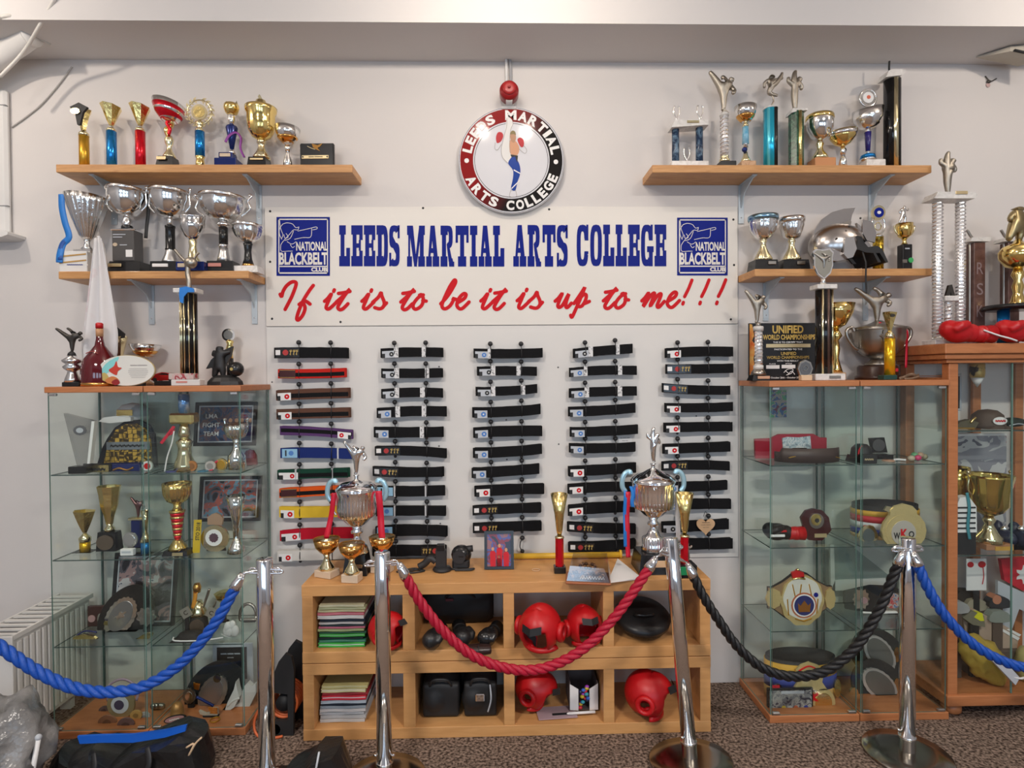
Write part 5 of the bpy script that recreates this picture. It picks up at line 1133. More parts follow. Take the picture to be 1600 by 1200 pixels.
petal([(160, 582), (166, 570), (178, 561), (188, 558), (180, 572), (168, 584)], mat('teal_print', (.25, .62, .62), .4)); petal([(158, 586), (166, 582), (172, 590), (168, 596), (160, 592)], mat('ochre_flower', (.50, .38, .12), .5), 1)
petal([(172, 578), (180, 572), (184, 564), (186, 573), (192, 575), (186, 580), (184, 586), (177, 583)], mat('red_flower', (.55, .05, .03), .4), 1); petal([(166, 594), (176, 588), (184, 590), (188, 596), (182, 600), (172, 599)], mat('orange_flower', (.58, .20, .06), .4), 2); petal([(176, 597), (184, 592), (189, 598), (182, 602)], mat('dark_flower', (.28, .02, .02), .4), 3)
t.text('lettering', mat('grey_ink', (.25, .22, .22), .5), [('~~~~~ ~~~~~~~', 218, 571, 26, 2)] + [('~~~~~~~~~~~~~~', 217, 576.5 + 2.7 * k, 32 - 3 * abs(k - 1.5), .9) for k in range(6)], 0, 0, 0, 0, dy, .02)
t.box('easel', BLKMAT, 178, 222, 596, 999, 9, dy=.018)
t = TR('toy_car', 'red toy sports car on a small black stand by the white box', 262, .16, zc, None, 'car')
t.box('stand', BLKMAT, 246, 274, 595, 999, 18); b = MB(); CR = [(241, 592), (243, 586), (252, 583), (258, 581.5), (266, 582.5), (278, 586), (281, 590), (280, 594.5), (242, 594.5)]
t.poly('car_body', mat('car_red', (.35, .012, .015), .2, coat=.7), CR, 16); t.poly('window_band', BLACK, [(251, 585.5), (258, 582.8), (265, 583.5), (270, 586)], 16.4)
for q in (247, 271):
    for sg in (-1, 1): t.disc('wheel', BLKMAT, q, 593.2, 3.1, 3, dy=sg * t.m(7))
t = TR('gift_box', 'white card box with a pink magazine on top, before the tall column', 297, .322, zc, None, 'box')
t.box('carton', mat('grey_white_card', (.62, .60, .58), .6), 272, 316, 593, 999, 16); t.box('red_label', mat('faded_red', (.55, .2, .16), .5), 280, 297, 595.5, 598, .6, dy=-t.m(8.3), ch=0)
b = MB().box(t.x(268), t.x(306), -t.m(7.5), t.m(8), t.z(592.8), t.z(583.5), 0, .002); b.build('magazine', photo_mat('magazine_cover', [(.35, .06, .07), (.55, .38, .36), (.5, .45, .42), (.25, .05, .06)], 25), t.root)
t = TR('column_trophy', 'tall black and gold column trophy with a blue ribbon and winged silver statuette', 297, .25, zc, G)
t.box('foot', WHITEM, 280, 314, 593, 999, 24)
GOLDB = mat('black_gold_foil', (.012, .011, .011), .12, .3)
t.lat('column', GOLDB, [(12, 593), (12, 460)], 28)
for a in (-10.5, -5.8, -1.2, 5.2, 10.4): t.tube('gold_stripe', GOLDP, [(297 + a, 592, -math.sqrt(146 - a * a)), (297 + a, 460, -math.sqrt(146 - a * a))], 1.1, 6, smooth=0)
t.box('cap_slab', WHITEM, 279, 314, 452, 459, 24)
t.poly('ribbon', BLUES, [(291, 452), (301, 450), (312, 453), (313, 459), (303, 459), (297, 466), (296, 476), (291, 474), (290, 462)], 1.4, dy=-t.m(14))
t.tube('statuette_rod', ANT, [(297, 452), (298, 440), (296, 428), (297, 415)], 4, 8); t.ball('statuette_bulb', ANT, 301, 411, (10, 8, 9)); t.tube('statuette_wing', ANT, [(296, 412), (288, 404), (281, 396), (277, 391)], [3, 2.6, 2, 1.2] and 2.4, 7); t.tube('statuette_wing', ANT, [(305, 406), (311, 398), (314, 396)], 1.8, 7)
t = TR('footballer_statue', 'black footballer statue with a large ball on a rock base', 353, .2, zc, None, 'statue')
STAT = mat('black_resin', (.018, .017, .017), .45, bump=(60, .2)); t.lat('rock', STAT, [(28, 999), (27, 596), (21, 590), (12, 586)], 12, px=352, sq=.6, sm=False); t.ball('football', BLACK, 371, 577, 11.5, dy=-t.m(4)); t.disc('gold_patch', GOLD, 369, 577, 2.6, 1, dy=-t.m(15.5), seg=6)
t.fig(STAT, 'punch', 344, 541, 590, fat=1.6); t.poly('cape', STAT, [(322, 576), (330, 562), (338, 555), (348, 548), (363, 541), (360, 556), (352, 570), (346, 582), (336, 580), (330, 574)], 6, dy=.012)
t = TR('medal_trophy', 'small gold trophy with a round silver medal top behind the footballer statue', 360, .08, zc, G)
t.lat('base', BLACK, [(5, 999), (5, 560)], 12); t.lat('spiral', GOLDH, [(5, 560), (4, 552), (6, 545), (4, 538), (6, 534), (3, 531)]); t.disc('medal', SILVER, 358.5, 523.5, 10, 3); t.disc('medal_face', PEWTER, 358.5, 523.5, 7, 4)

# ================================================================== TROPHIES, UPPER RIGHT SHELF
G = 'trophies on the upper right shelf'
t = TR('twin_column_trophy', 'two navy marble columns under a white slab with small silver wings', 1075, .10, zu, G)
for q in (1055.5, 1093): t.lat('column', NAVYM, [(5.6, 999), (5.6, 200)], 16, px=q)
t.poly('slab', WHITEM, [(1046, 204), (1052, 192), (1103, 192), (1104, 200), (1100, 200)], 22); t.box('plaque', GOLDP, 1070, 1089, 193.5, 197.5, 1, dy=-t.m(11.5)); t.box('foot_slab', WHITEM, 1046, 1104, 255, 999, 22)
for cx, yb in ((1057, 192), (1094, 191), (1073, 257)):
    for sg in (-1, 1): t.tube('wing', SILVER, [(cx, yb - 1), (cx + sg * .8, yb - 6), (cx + sg * 4.2, yb - 14), (cx + sg * 4.4, yb - 22), (cx + sg * 3, yb - 25)], 1.4, 7, flat=1.8)
    t.lat('wing_foot', SILVER, [(2.6, yb), (1.6, yb - 6)], 10, px=cx)
def spiral(t, px, y0, y1, r, m=None, part='column'):
    t.lat(part, mat('white_foil', (.72, .70, .70), .22, .35), [(r * .92, y1), (r * .92, y0)], 16, px=px); n = max(3, int((y1 - y0) / 5.6))
    mb = MB(); pts = []
    for k in range(n * 8 + 1):
        a = 2 * PI * k / 8; pts.append((t.x(px) + t.m(r) * .9 * math.cos(a), t.m(r) * .9 * math.sin(a), t.z(y1 - (y1 - y0) * k / (n * 8))))
    mb.tube(pts, t.m(1.3), 5); mb.build('spiral_rib', SILVER, t.root)
t = TR('karate_trophy', 'large kicking karate statuette on a white spiral column', 1132, .11, zu, G)
t.box('base', BLACK, 1122, 1147, 254.5, 999, 20); t.lat('foot', GOLDP, [(8.5, 254.5), (8, 250), (5.5, 246), (7, 245)]); spiral(t, 1132, 181, 245, 6.3); t.lat('cap', WHITEM, [(7, 182), (7, 179), (4, 176)]); t.fig(ANT, 'side_kick', 1131, 112, 174, fat=1.1); t.poly('statuette_foot', ANT, [(1127, 178), (1131, 171), (1138, 178)], 8)
t = TR('bowl_trophy', 'silver gold bowl trophy on a pale blue stem, by the kicking statuette', 1165, .11, zu, G)
t.box('base', TANM, 1155, 1178, 254, 999, 18); t.lat('foot', GOLDP, [(8, 254), (7, 250), (4, 244), (3, 238)]); t.ball('ball', NAVYF, 1163.5, 234, 4.2); t.lat('neck', SILVER, [(4, 231), (3, 226), (5, 224)]); t.lat('stem', mat('pale_blue_marble', (.10, .38, .58), .25, mix=(.3, .55, .7), scale=40), [(5, 225), (4.5, 199)]); t.lat('collar', GOLDP, [(4.6, 199), (4.5, 196), (3, 193)])
t.bowl('bowl', SILVER, [(3, 193), (9, 189), (15, 179), (17, 168)], slant=-.8); t.lat('gilt_band', COPPER, [(7, 191), (13.2, 184), (14, 182)])
t = TR('karate_trophy', 'flying kick statuette on a blue striped column', 1204, .10, zu, G)
t.lat('column', CYANF, [(10.5, 999), (10.5, 171)], 24); t.lat('cap', WHITEM, [(11.5, 172), (11.5, 170)]); t.tube('black_stripe', BLACK, [(1207.5, 999, -7), (1207.5, 172, -7)], 4.4, 8, smooth=0); t.tube('sky_stripe', mat('sky_foil', (.15, .7, .85), .2, .5), [(1198, 999, -7), (1198, 172, -7)], 2.6, 8, smooth=0)
t.fig(ANT, 'flying', 1205, 114, 152); t.tube('statuette_rod', ANT, [(1207, 149), (1209, 158), (1205, 166), (1201, 170)], 1.3, 6)
t = TR('karate_trophy', 'high kick statuette on a green marble column with a gold stripe', 1244, .10, zu, G)
t.lat('column', GREENM, [(11, 999), (11, 177)], 8, rot=PI / 8, sm=False); t.tube('gold_stripe', GOLDH, [(1245, 999, -10), (1245, 178, -10)], 3, 8, smooth=0); t.poly('cap', WHITEM, [(1232, 181), (1234, 174), (1257, 174), (1257, 177), (1244, 178)], 20); t.fig(ANT, 'high_kick', 1241, 111, 174, fat=1.05)
t = TR('bowl_trophy', 'round silver cup with a gold rim on a terracotta base', 1281, .085, zu, G)
t.box('base', mat('terracotta_wood', (.55, .24, .09), .5), 1267, 1300, 250, 999, 24); t.lat('foot', GOLDP, [(13, 250), (11, 244), (6, 237), (4, 231), (6, 226), (4, 220)]); t.bowl('bowl', SILVER, [(5, 220), (13, 215), (19, 203), (20, 192), (19.5, 184)], slant=-1); t.lat('gold_rim', GOLD, [(19.6, 190), (20.6, 187), (20.2, 182.5)], slant=-1)
t = TR('bowl_trophy', 'small shallow gold bowl trophy with a black ball stem', 1317, .135, zu, G)
t.lat('foot', SILVER, [(7, 999), (5, 250), (3, 243)]); t.ball('ball', BLACK, 1318, 235, 4.4); t.lat('neck', SILVER, [(3.5, 242), (4.5, 236), (3, 229)]); t.bowl('bowl', GOLD, [(3, 229), (11, 225), (18, 216), (20.5, 206)], slant=1.2); t.lat('silver_band', SILVER, [(19.4, 213), (20.8, 207.5)], slant=1.2)
t = TR('tilted_cup', 'large tilted silver cup with a round medal above, on a navy stem', 1356, .10, zu, G)
t.box('base', WHITEM, 1348, 1378, 252, 999, 20); t.lat('foot', SILVER, [(12, 252), (11, 249), (9, 247)]); t.lat('blue_ring', BLUEF, [(11, 247.5), (10, 243), (6, 241)]); t.lat('neck', SILVER, [(4, 241), (3, 236)]); t.lat('stem', mat('royal_navy', (.02, .015, .16), .25, coat=.5), [(3.2, 237), (5, 207)]); t.lat('collar', SILVER, [(5, 207), (3, 203)])
t.bowl('bowl', SILVERH, [(3, 204), (12, 200), (20, 187), (22, 172)], slant=4); t.lat('gilt_rim', GOLDP, [(8, 202), (16, 195)]); t.poly('bracket', SILVER, [(1351, 172), (1361, 172), (1359, 163), (1353, 163)], 2)
t.disc('medal_glass', PLASTIC, 1356, 154, 14.5, 2); t.tube('medal_ring', SILVER, [(1356 + 13 * math.cos(2 * PI * k / 24), 154 + 13 * math.sin(2 * PI * k / 24)) for k in range(25)], 1.5, 6, smooth=0); t.disc('medal', PAPER, 1356, 153.5, 8.5, 2.4); t.disc('red_motif', mat('motif_red', (.6, .08, .02), .4), 1356.5, 153, 3, 3)
t = TR('column_trophy', 'tall black column trophy with a broad gold stripe and hooked top slab', 1394, .10, zu, G)
t.lat('column', GOLDB, [(12, 999), (12, 127)], 24); t.tube('gold_stripe', GOLDP, [(1393, 999, -7.5), (1393, 127, -7.5)], 5.2, 10, smooth=0); t.poly('cap_slab', WHITEM, [(1377, 127), (1381, 117), (1390, 114.5), (1407, 115), (1408, 119), (1402, 124), (1384, 126)], 22); t.tube('hook', BLKMAT, [(1391, 115), (1389, 109), (1389.5, 97)], 1.5, 7)

# ================================================================== LOWER RIGHT SHELF
G = 'trophies on the lower right shelf'
def goblet(px, lab, R, rim, bot, bx0, bx1, blue):
    t = TR('goblet_trophy', lab, px, .12, zl, G)
    t.box('base', BLACK, bx0, bx1, 408, 999, 30, taper=2); t.box('plaque', PEWTER, px + 1, px + 13, 411, 416, 1, dy=-t.m(15.6)); t.lat('foot', GOLDP, [(13, 408), (13, 405), (9, 396), (5, 388), (4, 381), (6, 377), (4, bot)], flute=(20, .05, 400, 406))
    t.bowl('bowl', SILVERH, [(5, bot + 1), (12, bot - 3), (R * .85, bot - 14), (R * .95, rim + 12), (R * .93, rim + 8), (R * 1.02, rim + 6), (R * 1.03, rim)], flute=(20, .03, rim + 10, bot - 4)); t.lat('rim_band', mat('blue_steel', (.25, .42, .55), .2, .9) if blue else SILVER, [(R * 1.0, rim + 8), (R * 1.06, rim + 5), (R * 1.05, rim + .5)])
goblet(1192.5, 'fluted silver goblet with a blue rim on a black base, leftmost on its shelf', 21.5, 338, 375, 1173, 1211, True); goblet(1237, 'fluted silver goblet on a black base next to the helmet', 18.5, 341, 374, 1216, 1259, False)
hz = ZL; hc = at(1318, 390, .12); t = empty('gladiator_helmet', (hc.x, -.115, hz), 'polished steel gladiator helmet with a tall crest and black face guard', 'helmet'); sH = S(hc)
def HX_(px): return (px - 1318) / sH
_yb = pj((hc.x, -.115, hz))[1]
def HZ_(py): return max(.0006, (_yb - py) / sH)
STEELH = mat('helmet_steel', (.50, .47, .45), .25, 1, bump=(14, .05))
vs, fs = [], []; nu, nv = 30, 14
for j in range(nv + 1):
    a = -.62 + (PI / 2 + .62) * j / nv
    for i in range(nu):
        b = 2 * PI * i / nu; vs.append((HX_(1309) + .142 * math.cos(a) * math.cos(b), .105 * math.cos(a) * math.sin(b), HZ_(385) + .112 * math.sin(a)))
for j in range(nv):
    for i in range(nu):
        b = 2 * PI * (i + .5) / nu; b = b if b <= PI else b - 2 * PI; a = -.62 + (PI / 2 + .62) * (j + .5) / nv
        if abs(b) < 1.35 and a < .20: continue
        k = j * nu; fs.append((k + i, k + (i + 1) % nu, k + nu + (i + 1) % nu, k + nu + i))
o = MB().add(vs, fs, 0, True).build('skull', STEELH, t); o.modifiers.new('t', 'SOLIDIFY').thickness = .006
crest = [(1267, 400), (1266, 380), (1272, 360), (1284, 343), (1300, 332), (1318, 327), (1336, 325.5), (1331, 337), (1328, 352), (1318, 349), (1304, 352), (1290, 362), (1281, 378), (1277, 398)]
MB().prism([(HX_(a), HZ_(b)) for a, b in crest], -.008, .008).build('crest', STEELH, t)
MB().prism([(HX_(a), HZ_(b)) for a, b in [(1318, 349), (1326, 345), (1330, 347), (1327, 358), (1322, 357)]], -.010, .010).build('crest_clip', PEWTER, t)
def hpoly(name, m, pts, y0, y1): return MB().prism([(HX_(a), HZ_(b)) for a, b in pts], y0, y1).build(name, m, t)
hpoly('cheek_plate', STEELH, [(1327, 352), (1342, 356), (1348, 372), (1346, 387), (1334, 384), (1327, 372)], -.112, -.104); hpoly('nose_guard', STEELH, [(1336, 350), (1344, 356), (1350, 366), (1347, 372), (1352, 376), (1360, 388), (1357, 391), (1347, 384), (1340, 366)], -.020, -.004)
hpoly('face_lining', BLKMAT, [(1314, 383), (1320, 376), (1328, 377), (1332, 386), (1338, 393), (1352, 391), (1360, 396), (1369, 416), (1365, 416), (1356, 402), (1350, 402), (1358, 416), (1353, 416), (1346, 402), (1334, 401), (1324, 397), (1315, 397)], -.100, .08)
hpoly('neck_flap', mat('flap_steel', (.58, .56, .54), .3, 1, bump=(20, .2)), [(1300, 380), (1313, 378), (1318, 396), (1312, 409), (1304, 411), (1298, 404)], -.114, -.100); hpoly('chin_strap', BLKMAT, [(1312, 404), (1318, 404), (1328, 416), (1322, 416)], -.06, -.05)
for q in ((1309, 362), (1290, 380), (1336, 374), (1336, 364), (1325, 350)): MB().ball((HX_(q[0]), -.106 if q[0] > 1320 else -.098, HZ_(q[1])), (.005, .005, .005), 8, 6).build('rivet', DARKM, t)
hpoly('collar', STEELH, [(1266, 395), (1279, 394), (1300, 402), (1304, 412), (1290, 414), (1272, 412)], -.10, -.085)
st = at(1333, 440, .215); MB().tube(catmull([(HX_(1331), -.09, HZ_(398)), (HX_(1332), -.105, HZ_(412)), (HX_(1333), -.108, HZ_(418)), (HX_(1333.5), -.104, HZ_(440) if False else -.05), (HX_(1335), -.100, -.10), (HX_(1335), -.100, -.125)], 6), .0045, 6, flat=.5).build('hanging_strap', BLKMAT, t)
t = TR('medal_trophy', 'trophy with a navy round emblem in a gold frame over a hologram gold column', 1372, .10, zl, G)
t.lat('column', HOLO, [(7.5, 999), (7.5, 371)], 20); t.lat('collar', SILVER, [(8, 371), (6, 368), (3, 365)]); t.disc('medal_frame', GOLDP, 1372, 333, 10.5, 4, ry=11.5); t.disc('emblem', BLUEP, 1372, 333, 7.6, 5); t.disc('emblem_motif', PAPER, 1372, 333, 3.2, 5.6, ry=2.6, seg=8)
for sg in (-1, 1): t.tube('wreath_arm', SILVER, [(1372 + sg * 2, 367), (1372 + sg * 8, 361), (1372 + sg * 10.5, 350), (1372 + sg * 8, 342)], 1.6, 7)
t.tube('inner_ring', GOLDP, [(1372 + 5 * math.cos(k * PI / 6), 354 + 6 * math.sin(k * PI / 6)) for k in range(13)], 1.0, 6, smooth=0)
t = TR('diver_trophy', 'small gold cup with a silver bent statuette on a black block with a green sticker', 1413, .10, zl, G)
t.box('block', BLACK, 1406, 1421, 383, 999, 14); t.disc('sticker', mat('green_sticker', (.05, .4, .12), .4), 1418, 408, 4, 1, dy=-t.m(7.4)); t.box('print', GREYL, 1409, 1416, 389, 391, .5, dy=-t.m(7.3), ch=0); t.box('plaque', PEWTER, 1405, 1412, 407, 412, .6, dy=-t.m(7.4), ch=0)
t.lat('stem', GOLD, [(5, 383), (2.5, 378), (4, 373)]); t.bowl('cup', GOLD, [(3, 374), (9, 369), (11.5, 358), (12, 350)]); t.tube('handle', GOLDP, [(1404, 368), (1399, 362), (1397, 353)], 1.4, 6); t.tube('handle', GOLDP, [(1422, 368), (1427, 362), (1429, 353)], 1.4, 6)
t.fig(SILVER, 'stride', 1411, 322, 350, fat=1.0)

# ================================================================== ON THE RIGHT GLASS CABINETS
G = 'awards on the right glass cabinets'; zr = ZC + .0005
t = TR('certificate', 'black certificate board reading unified world championships in gold', 1223, .10, zr, None, 'certificate')
t.box('board', BLACK, 1169, 1276, 505, 999, 3, ch=.3); dy = -t.m(1.8)
fl = [(1170, 506), (1174, 507), (1177, 524), (1174, 532), (1180, 540), (1176, 560), (1178, 575), (1172, 590), (1170, 592)]
t.poly('flame_print', mat('flame_print', (.55, .10, .02), .4, mix=(.62, .36, .10), scale=22), fl, .3, dy=dy)
GP = mat('gold_print', (.62, .42, .12), .35, .2)
t.text('lettering', GP, [('UNIFIED', 1230.5, 515, 49, 12.5), ('WORLD CHAMPIONSHIPS', 1232, 527, 82, 8)], 0, 0, 0, 0, dy, .035)
t.text('lettering', GP, [('UNIFIED', 1231.5, 552.5, 24, 5), ('WORLD CHAMPIONSHIPS', 1230.5, 558.5, 67, 4.6)], 0, 0, 0, 0, dy, .01)
t.text('small_lettering', PAPER, [('THIS IS TO CERTIFY THAT', 1230.5, 535, 47, 2.6), ('PARTICIPATED TO THE', 1231, 546, 44, 2.6), ('WITH THIS RESULT', 1230, 564, 34, 2.4), ('PLACE', 1206, 568.5, 10, 1.8), ('STYLE', 1231.5, 568.2, 10, 1.8), ('- October 26th - October 29th', 1226, 590, 50, 2.8)], 0, 0, 0, 0, dy, .015)
t.box('name_bar', BRASSP, 1196, 1266, 537.5, 543, .4, dy=dy, ch=0); t.box('entry_box', PAPER, 1196, 1217, 570.5, 576, .4, dy=dy, ch=0); t.box('entry_box', PAPER, 1220.5, 1242, 570, 575.5, .4, dy=dy, ch=0)
mb = MB()
for st in ([(1224, 582), (1230, 577), (1238, 577), (1236, 583), (1228, 586)], [(1230, 586), (1236, 580), (1241, 585)], [(1226, 579), (1232, 584)]): stroke(mb, [(t.x(a), t.z(b)) for a, b in st], .003, dy)
mb.build('emblem_print', PAPER, t.root)
t = TR('karate_trophy', 'kicking statuette on a white spiral column before the black certificate', 1185, .2, zr, G)
t.box('base', BLACK, 1171, 1199, 586, 999, 22, taper=3); t.box('plaque', mat('copper_plaque', (.55, .32, .2), .4), 1179, 1198, 587.5, 592, 1, dy=-t.m(11)); t.lat('foot', PEWTER, [(12, 586), (10, 581), (7, 576)]); t.lat('foot_bead', WHITEM, [(7.5, 577), (7.5, 571)]); spiral(t, 1185.5, 517, 573, 6.2); t.lat('cap_bead', WHITEM, [(7.5, 517), (7.8, 512), (7, 510)])
t.lat('collar', PEWTER, [(4, 510), (3, 504)]); t.fig(ANT, 'side_kick', 1183, 453, 505, fat=1.0)
t = TR('gold_cup', 'large gold cup mostly hidden behind the tall black column', 1306, .10, zr, G)
t.box('base', TANM, 1292, 1316, 582, 999, 22); t.lat('stem', GOLD, [(10, 582), (8, 575), (4, 560), (6, 545), (4, 532), (9, 525), (4, 514)]); t.bowl('bowl', GOLD, [(4, 514), (14, 508), (24, 490), (27, 475)])
t = TR('column_trophy', 'tall black and gold column trophy with a pewter shield on its white slab', 1287, .27, zr, G)
t.box('base', WHITEM, 1266, 1313, 584, 999, 30); t.box('plaque', PEWTER, 1287, 1305, 587, 591.5, 1, dy=-t.m(15.6)); t.lat('column', GOLDB, [(12, 584), (12, 454)], 28); t.tube('gold_stripe', GOLDP, [(1280, 584, -10), (1280, 454, -10)], 1.8, 6, smooth=0); t.tube('brown_stripe', mat('brown_foil', (.11, .065, .05), .3, .4), [(1288, 584, -9.4), (1288, 454, -9.4)], 3.2, 8, smooth=0); t.tube('gold_stripe', GOLDP, [(1297, 584, -7), (1297, 454, -7)], 1.3, 6, smooth=0)
t.box('cap_slab', WHITEM, 1271, 1302, 446, 453, 24); t.lat('shield_foot', SILVER, [(5, 446), (3.5, 440), (4, 436)], px=1286)
SH = [(1269, 394), (1274, 390), (1285, 391), (1296, 389), (1302, 395), (1300, 404), (1301, 415), (1297, 428), (1287, 437), (1277, 429), (1271, 416), (1271, 402)]
t.poly('shield_rim', SILVER, SH, 4); t.poly('shield', mat('pewter_face', (.36, .34, .29), .4, .8), [(1286 + (a - 1286) * .88, 411 + (b - 411) * .9) for a, b in SH], 5.4); t.fig(PEWTER, 'flat_kick', 1286, 396, 420, part='relief').location.y -= t.m(2.5)
t = TR('medal_stand', 'small grey octagonal medal on a tan block before the certificate', 1257, .325, zr, None, 'medal')
t.box('block', LIGHTW, 1250, 1267, 586, 999, 10); t.disc('medal', PEWTER, 1257.5, 576, 12, 4, ry=14, seg=8); t.disc('medal_face', mat('dark_pewter', (.16, .165, .17), .4, .7), 1257.5, 576, 9.5, 5, ry=11, seg=8); t.tube('relief', PEWTER, [(1253, 575, -3), (1257, 571, -3), (1261, 574, -3), (1258, 579, -3), (1254, 578, -3)], .7, 5)
t = TR('pewter_cup', 'large pewter two handled cup with a kicking statuette on its lid', 1373, .13, zr, G)
t.lat('base', mat('dark_walnut', (.045, .018, .012), .3), [(31, 999), (31, 588), (28, 586), (28, 574), (26, 571)], 28, px=1371); t.box('plaque', REDC, 1370, 1384, 576, 581, 1, dy=-t.m(28.5)); t.lat('foot', PEWTER, [(20, 571), (19, 568), (12, 563), (11, 560)]); t.lat('body', PEWTER, [(11, 561), (22, 555), (32, 545), (36, 530), (36.5, 518), (37, 516), (38, 513)]); t.lat('lid', PEWTER, [(38, 513.5), (34, 511), (18, 507), (10, 504), (5, 501)])
for sg in (-1, 1): t.tube('handle', PEWTER, [(1373 + sg * 33, 546), (1373 + sg * 40, 541), (1373 + sg * 50, 526), (1373 + sg * 50, 515), (1373 + sg * 42, 512), (1373 + sg * 39, 518)], 2.6, 8)
t.disc('relief', PEWTER, 1362, 527, 9, 2, dy=-t.m(35), ry=8, dent=(6, .2))
t.fig(ANT, 'flat_kick', 1370, 449, 503, fat=1.05); t.tube('red_ribbon', REDS, [(1365, 506, -12), (1374, 509, -14), (1382, 508, -12), (1398, 518, -25), (1410, 540, -10), (1409, 575, -10)], 2.4, 6, flat=.3)
t = TR('column_trophy', 'yellow column trophy with a flared pale gold cup before the pewter cup', 1390, .29, zr, G)
t.box('base', mat('dark_green', (.01, .05, .04), .4), 1376, 1397, 586, 999, 16); t.lat('column', YELF, [(7.6, 587), (7.6, 529)], 20); t.lat('collar', GOLDP, [(8, 529), (6, 522), (3, 517)]); t.lat_raw('cup', GOLDH, [(2.5, 519), (6, 505), (11, 489), (9, 490), (5, 505), (2, 515)], 6, slant=-1.5); t.disc('medallion', DARKM, 1388, 494, 3.5, 1.6, dy=-.03, ry=2.4)
p = at(1415, 590, .28); t = empty('brown_strap', (p.x, -.28, zr), 'loose brown leather strap lying by the wooden cabinet', 'strap')
MB().tube(catmull([(-.03, 0, .005), (.0, .01, .012), (.02, -.01, .025), (.05, 0, .018), (.075, .02, .022)], 5), .008, 8, flat=.5).build('strap', mat('leather', (.20, .13, .08), .6), t); MB().tube(catmull([(-.02, -.02, .004), (.02, -.015, .006), (.06, -.01, .016)], 5), .005, 8, flat=.6).build('strap_end', MATS['leather'], t)

# ================================================================== GLASS DISPLAY CABINETS
def glass_cabinet(label, x0, x1, zs, grp):
    r = empty('display_cabinet', ((x0 + x1) / 2, 0, 0), label, 'cabinet', grp); c = (x0 + x1) / 2; a, b = x0 - c, x1 - c; F_, B_ = -.36, -.02
    mod_bevel(MB().box(a - .004, b + .004, F_ - .004, B_, ZC - .027, ZC).build('top_board', CHERRY, r), .003)
    mod_bevel(MB().box(a - .004, b + .004, F_ - .004, B_, 0.0, .034).build('base_board', CHERRY, r), .003)
    z0, z1 = .0345, ZC - .0275
    def pane(nm, xa, xb, ya, yb, edge):   # big faces clear, the cut edges of the glass green
        mb = MB().box(xa, xb, ya, yb, z0, z1); ax = 0 if (xb - xa) < (yb - ya) else 1
        for i, f in enumerate(mb.f):
            n = (Vector(mb.v[f[1]]) - Vector(mb.v[f[0]])).cross(Vector(mb.v[f[2]]) - Vector(mb.v[f[1]]))
            mb.mi[i] = 0 if abs(n[ax]) > 1e-9 else 1
        return mb.build(nm, [GLASS, edge], r)
    pane('side_pane', a + .003, a + .008, F_ + .008, B_ - .004, GEDGE); pane('side_pane', b - .008, b - .003, F_ + .008, B_ - .004, GEDGE)
    pane('door_pane', a + .010, b - .010, F_ + .001, F_ + .006, GEDGE); pane('back_pane', a + .010, b - .010, B_ - .006, B_ - .002, GEDGED)
    for q in (a + .012, b - .016):
        MB().box(q, q + .006, B_ - .012, B_ - .006, z0, z1).build('corner_strip', GEDGED, r)
    for z in zs:
        mb = MB().box(a + .009, b - .009, F_ + .010, B_ - .008, z - .005, z)
        for i, f in enumerate(mb.f):
            n = (Vector(mb.v[f[1]]) - Vector(mb.v[f[0]])).cross(Vector(mb.v[f[2]]) - Vector(mb.v[f[1]])); mb.mi[i] = 0 if abs(n.z) > 1e-9 else 1
        mb.build('glass_shelf', [GLASS, GEDGED], r)
    for zz in (z1 - .014, z0 + .002):
        for q in (a + .012, b - .045): MB().box(q, q + .033, F_ - .003, F_ + .012, zz, zz + .012, 0, .002).build('hinge', MATS['satin_silver'], r)
    return r
zsL = [at(150, y, .345).z for y in (741, 874, 1009)]; zsR = [at(1300, y, .345).z for y in (726, 854, 984)]
GRP = 'tall glass display cabinets'
glass_cabinet('glass cabinet with the yellow netted belt and silver oval plate, next to the radiator', -2.067, -1.640, zsL, GRP)
glass_cabinet('glass cabinet with the red banded gold cup, left of the belt board', -1.628, -1.203, zsL, GRP)
glass_cabinet('glass cabinet with the crowned title belt, right of the belt board', 1.222, 1.638, zsR, GRP)
glass_cabinet('glass cabinet with the tricolour belt beside the wooden cabinet', 1.650, 2.064, zsR, GRP)
z1, z2_, z3 = [q + .0006 for q in zsL]; z4 = .0346
q1, q2, q3 = [q + .0006 for q in zsR]
def PH(lab, x0, x1, y0, y1, d, zb, colset, nm, frame=(.012, .012, .013), mount=True, tilt=8, sc_=18):
    t = Th('framed_photo', lab, 'photo', (x0 + x1) / 2, zb, d=d); hh = max(.02, (pj(t.p)[1] - y0) / t.s) if y1 is None else (y1 - y0) / t.s; hw = (x1 - x0) / 2 / t.s
    z0 = 0 if y1 is None else t.z(y1); mt = Matrix.Rotation(math.radians(-tilt), 4, 'X'); fw = .016
    b = MB()
    for a in ((-hw, -hw + fw, 0, hh), (hw - fw, hw, 0, hh), (-hw + fw, hw - fw, 0, fw), (-hw + fw, hw - fw, hh - fw, hh)): b.box(a[0], a[1], -.010, .004, a[2] + z0, a[3] + z0)
    tilted(b, mt).build('frame', mcol('frame_%d' % int(frame[0] * 100), frame, .3), t.root)
    if mount: 
        b = MB(); e = fw + .002; w2 = .006
        for a in ((-hw + e, -hw + e + w2, e, hh - e), (hw - e - w2, hw - e, e, hh - e), (-hw + e, hw - e, e, e + w2), (-hw + e, hw - e, hh - e - w2, hh - e)): b.box(a[0], a[1], -.006, -.003, a[2] + z0, a[3] + z0)
        tilted(b, mt).build('mount', SILVER if False else GREYL, t.root)
    tilted(MB().box(-hw + fw, hw - fw, -.003, .002, fw + z0, hh - fw + z0), mt).build('print', photo_mat(nm, colset, sc_), t.root)
    return t, mt, hw, hh
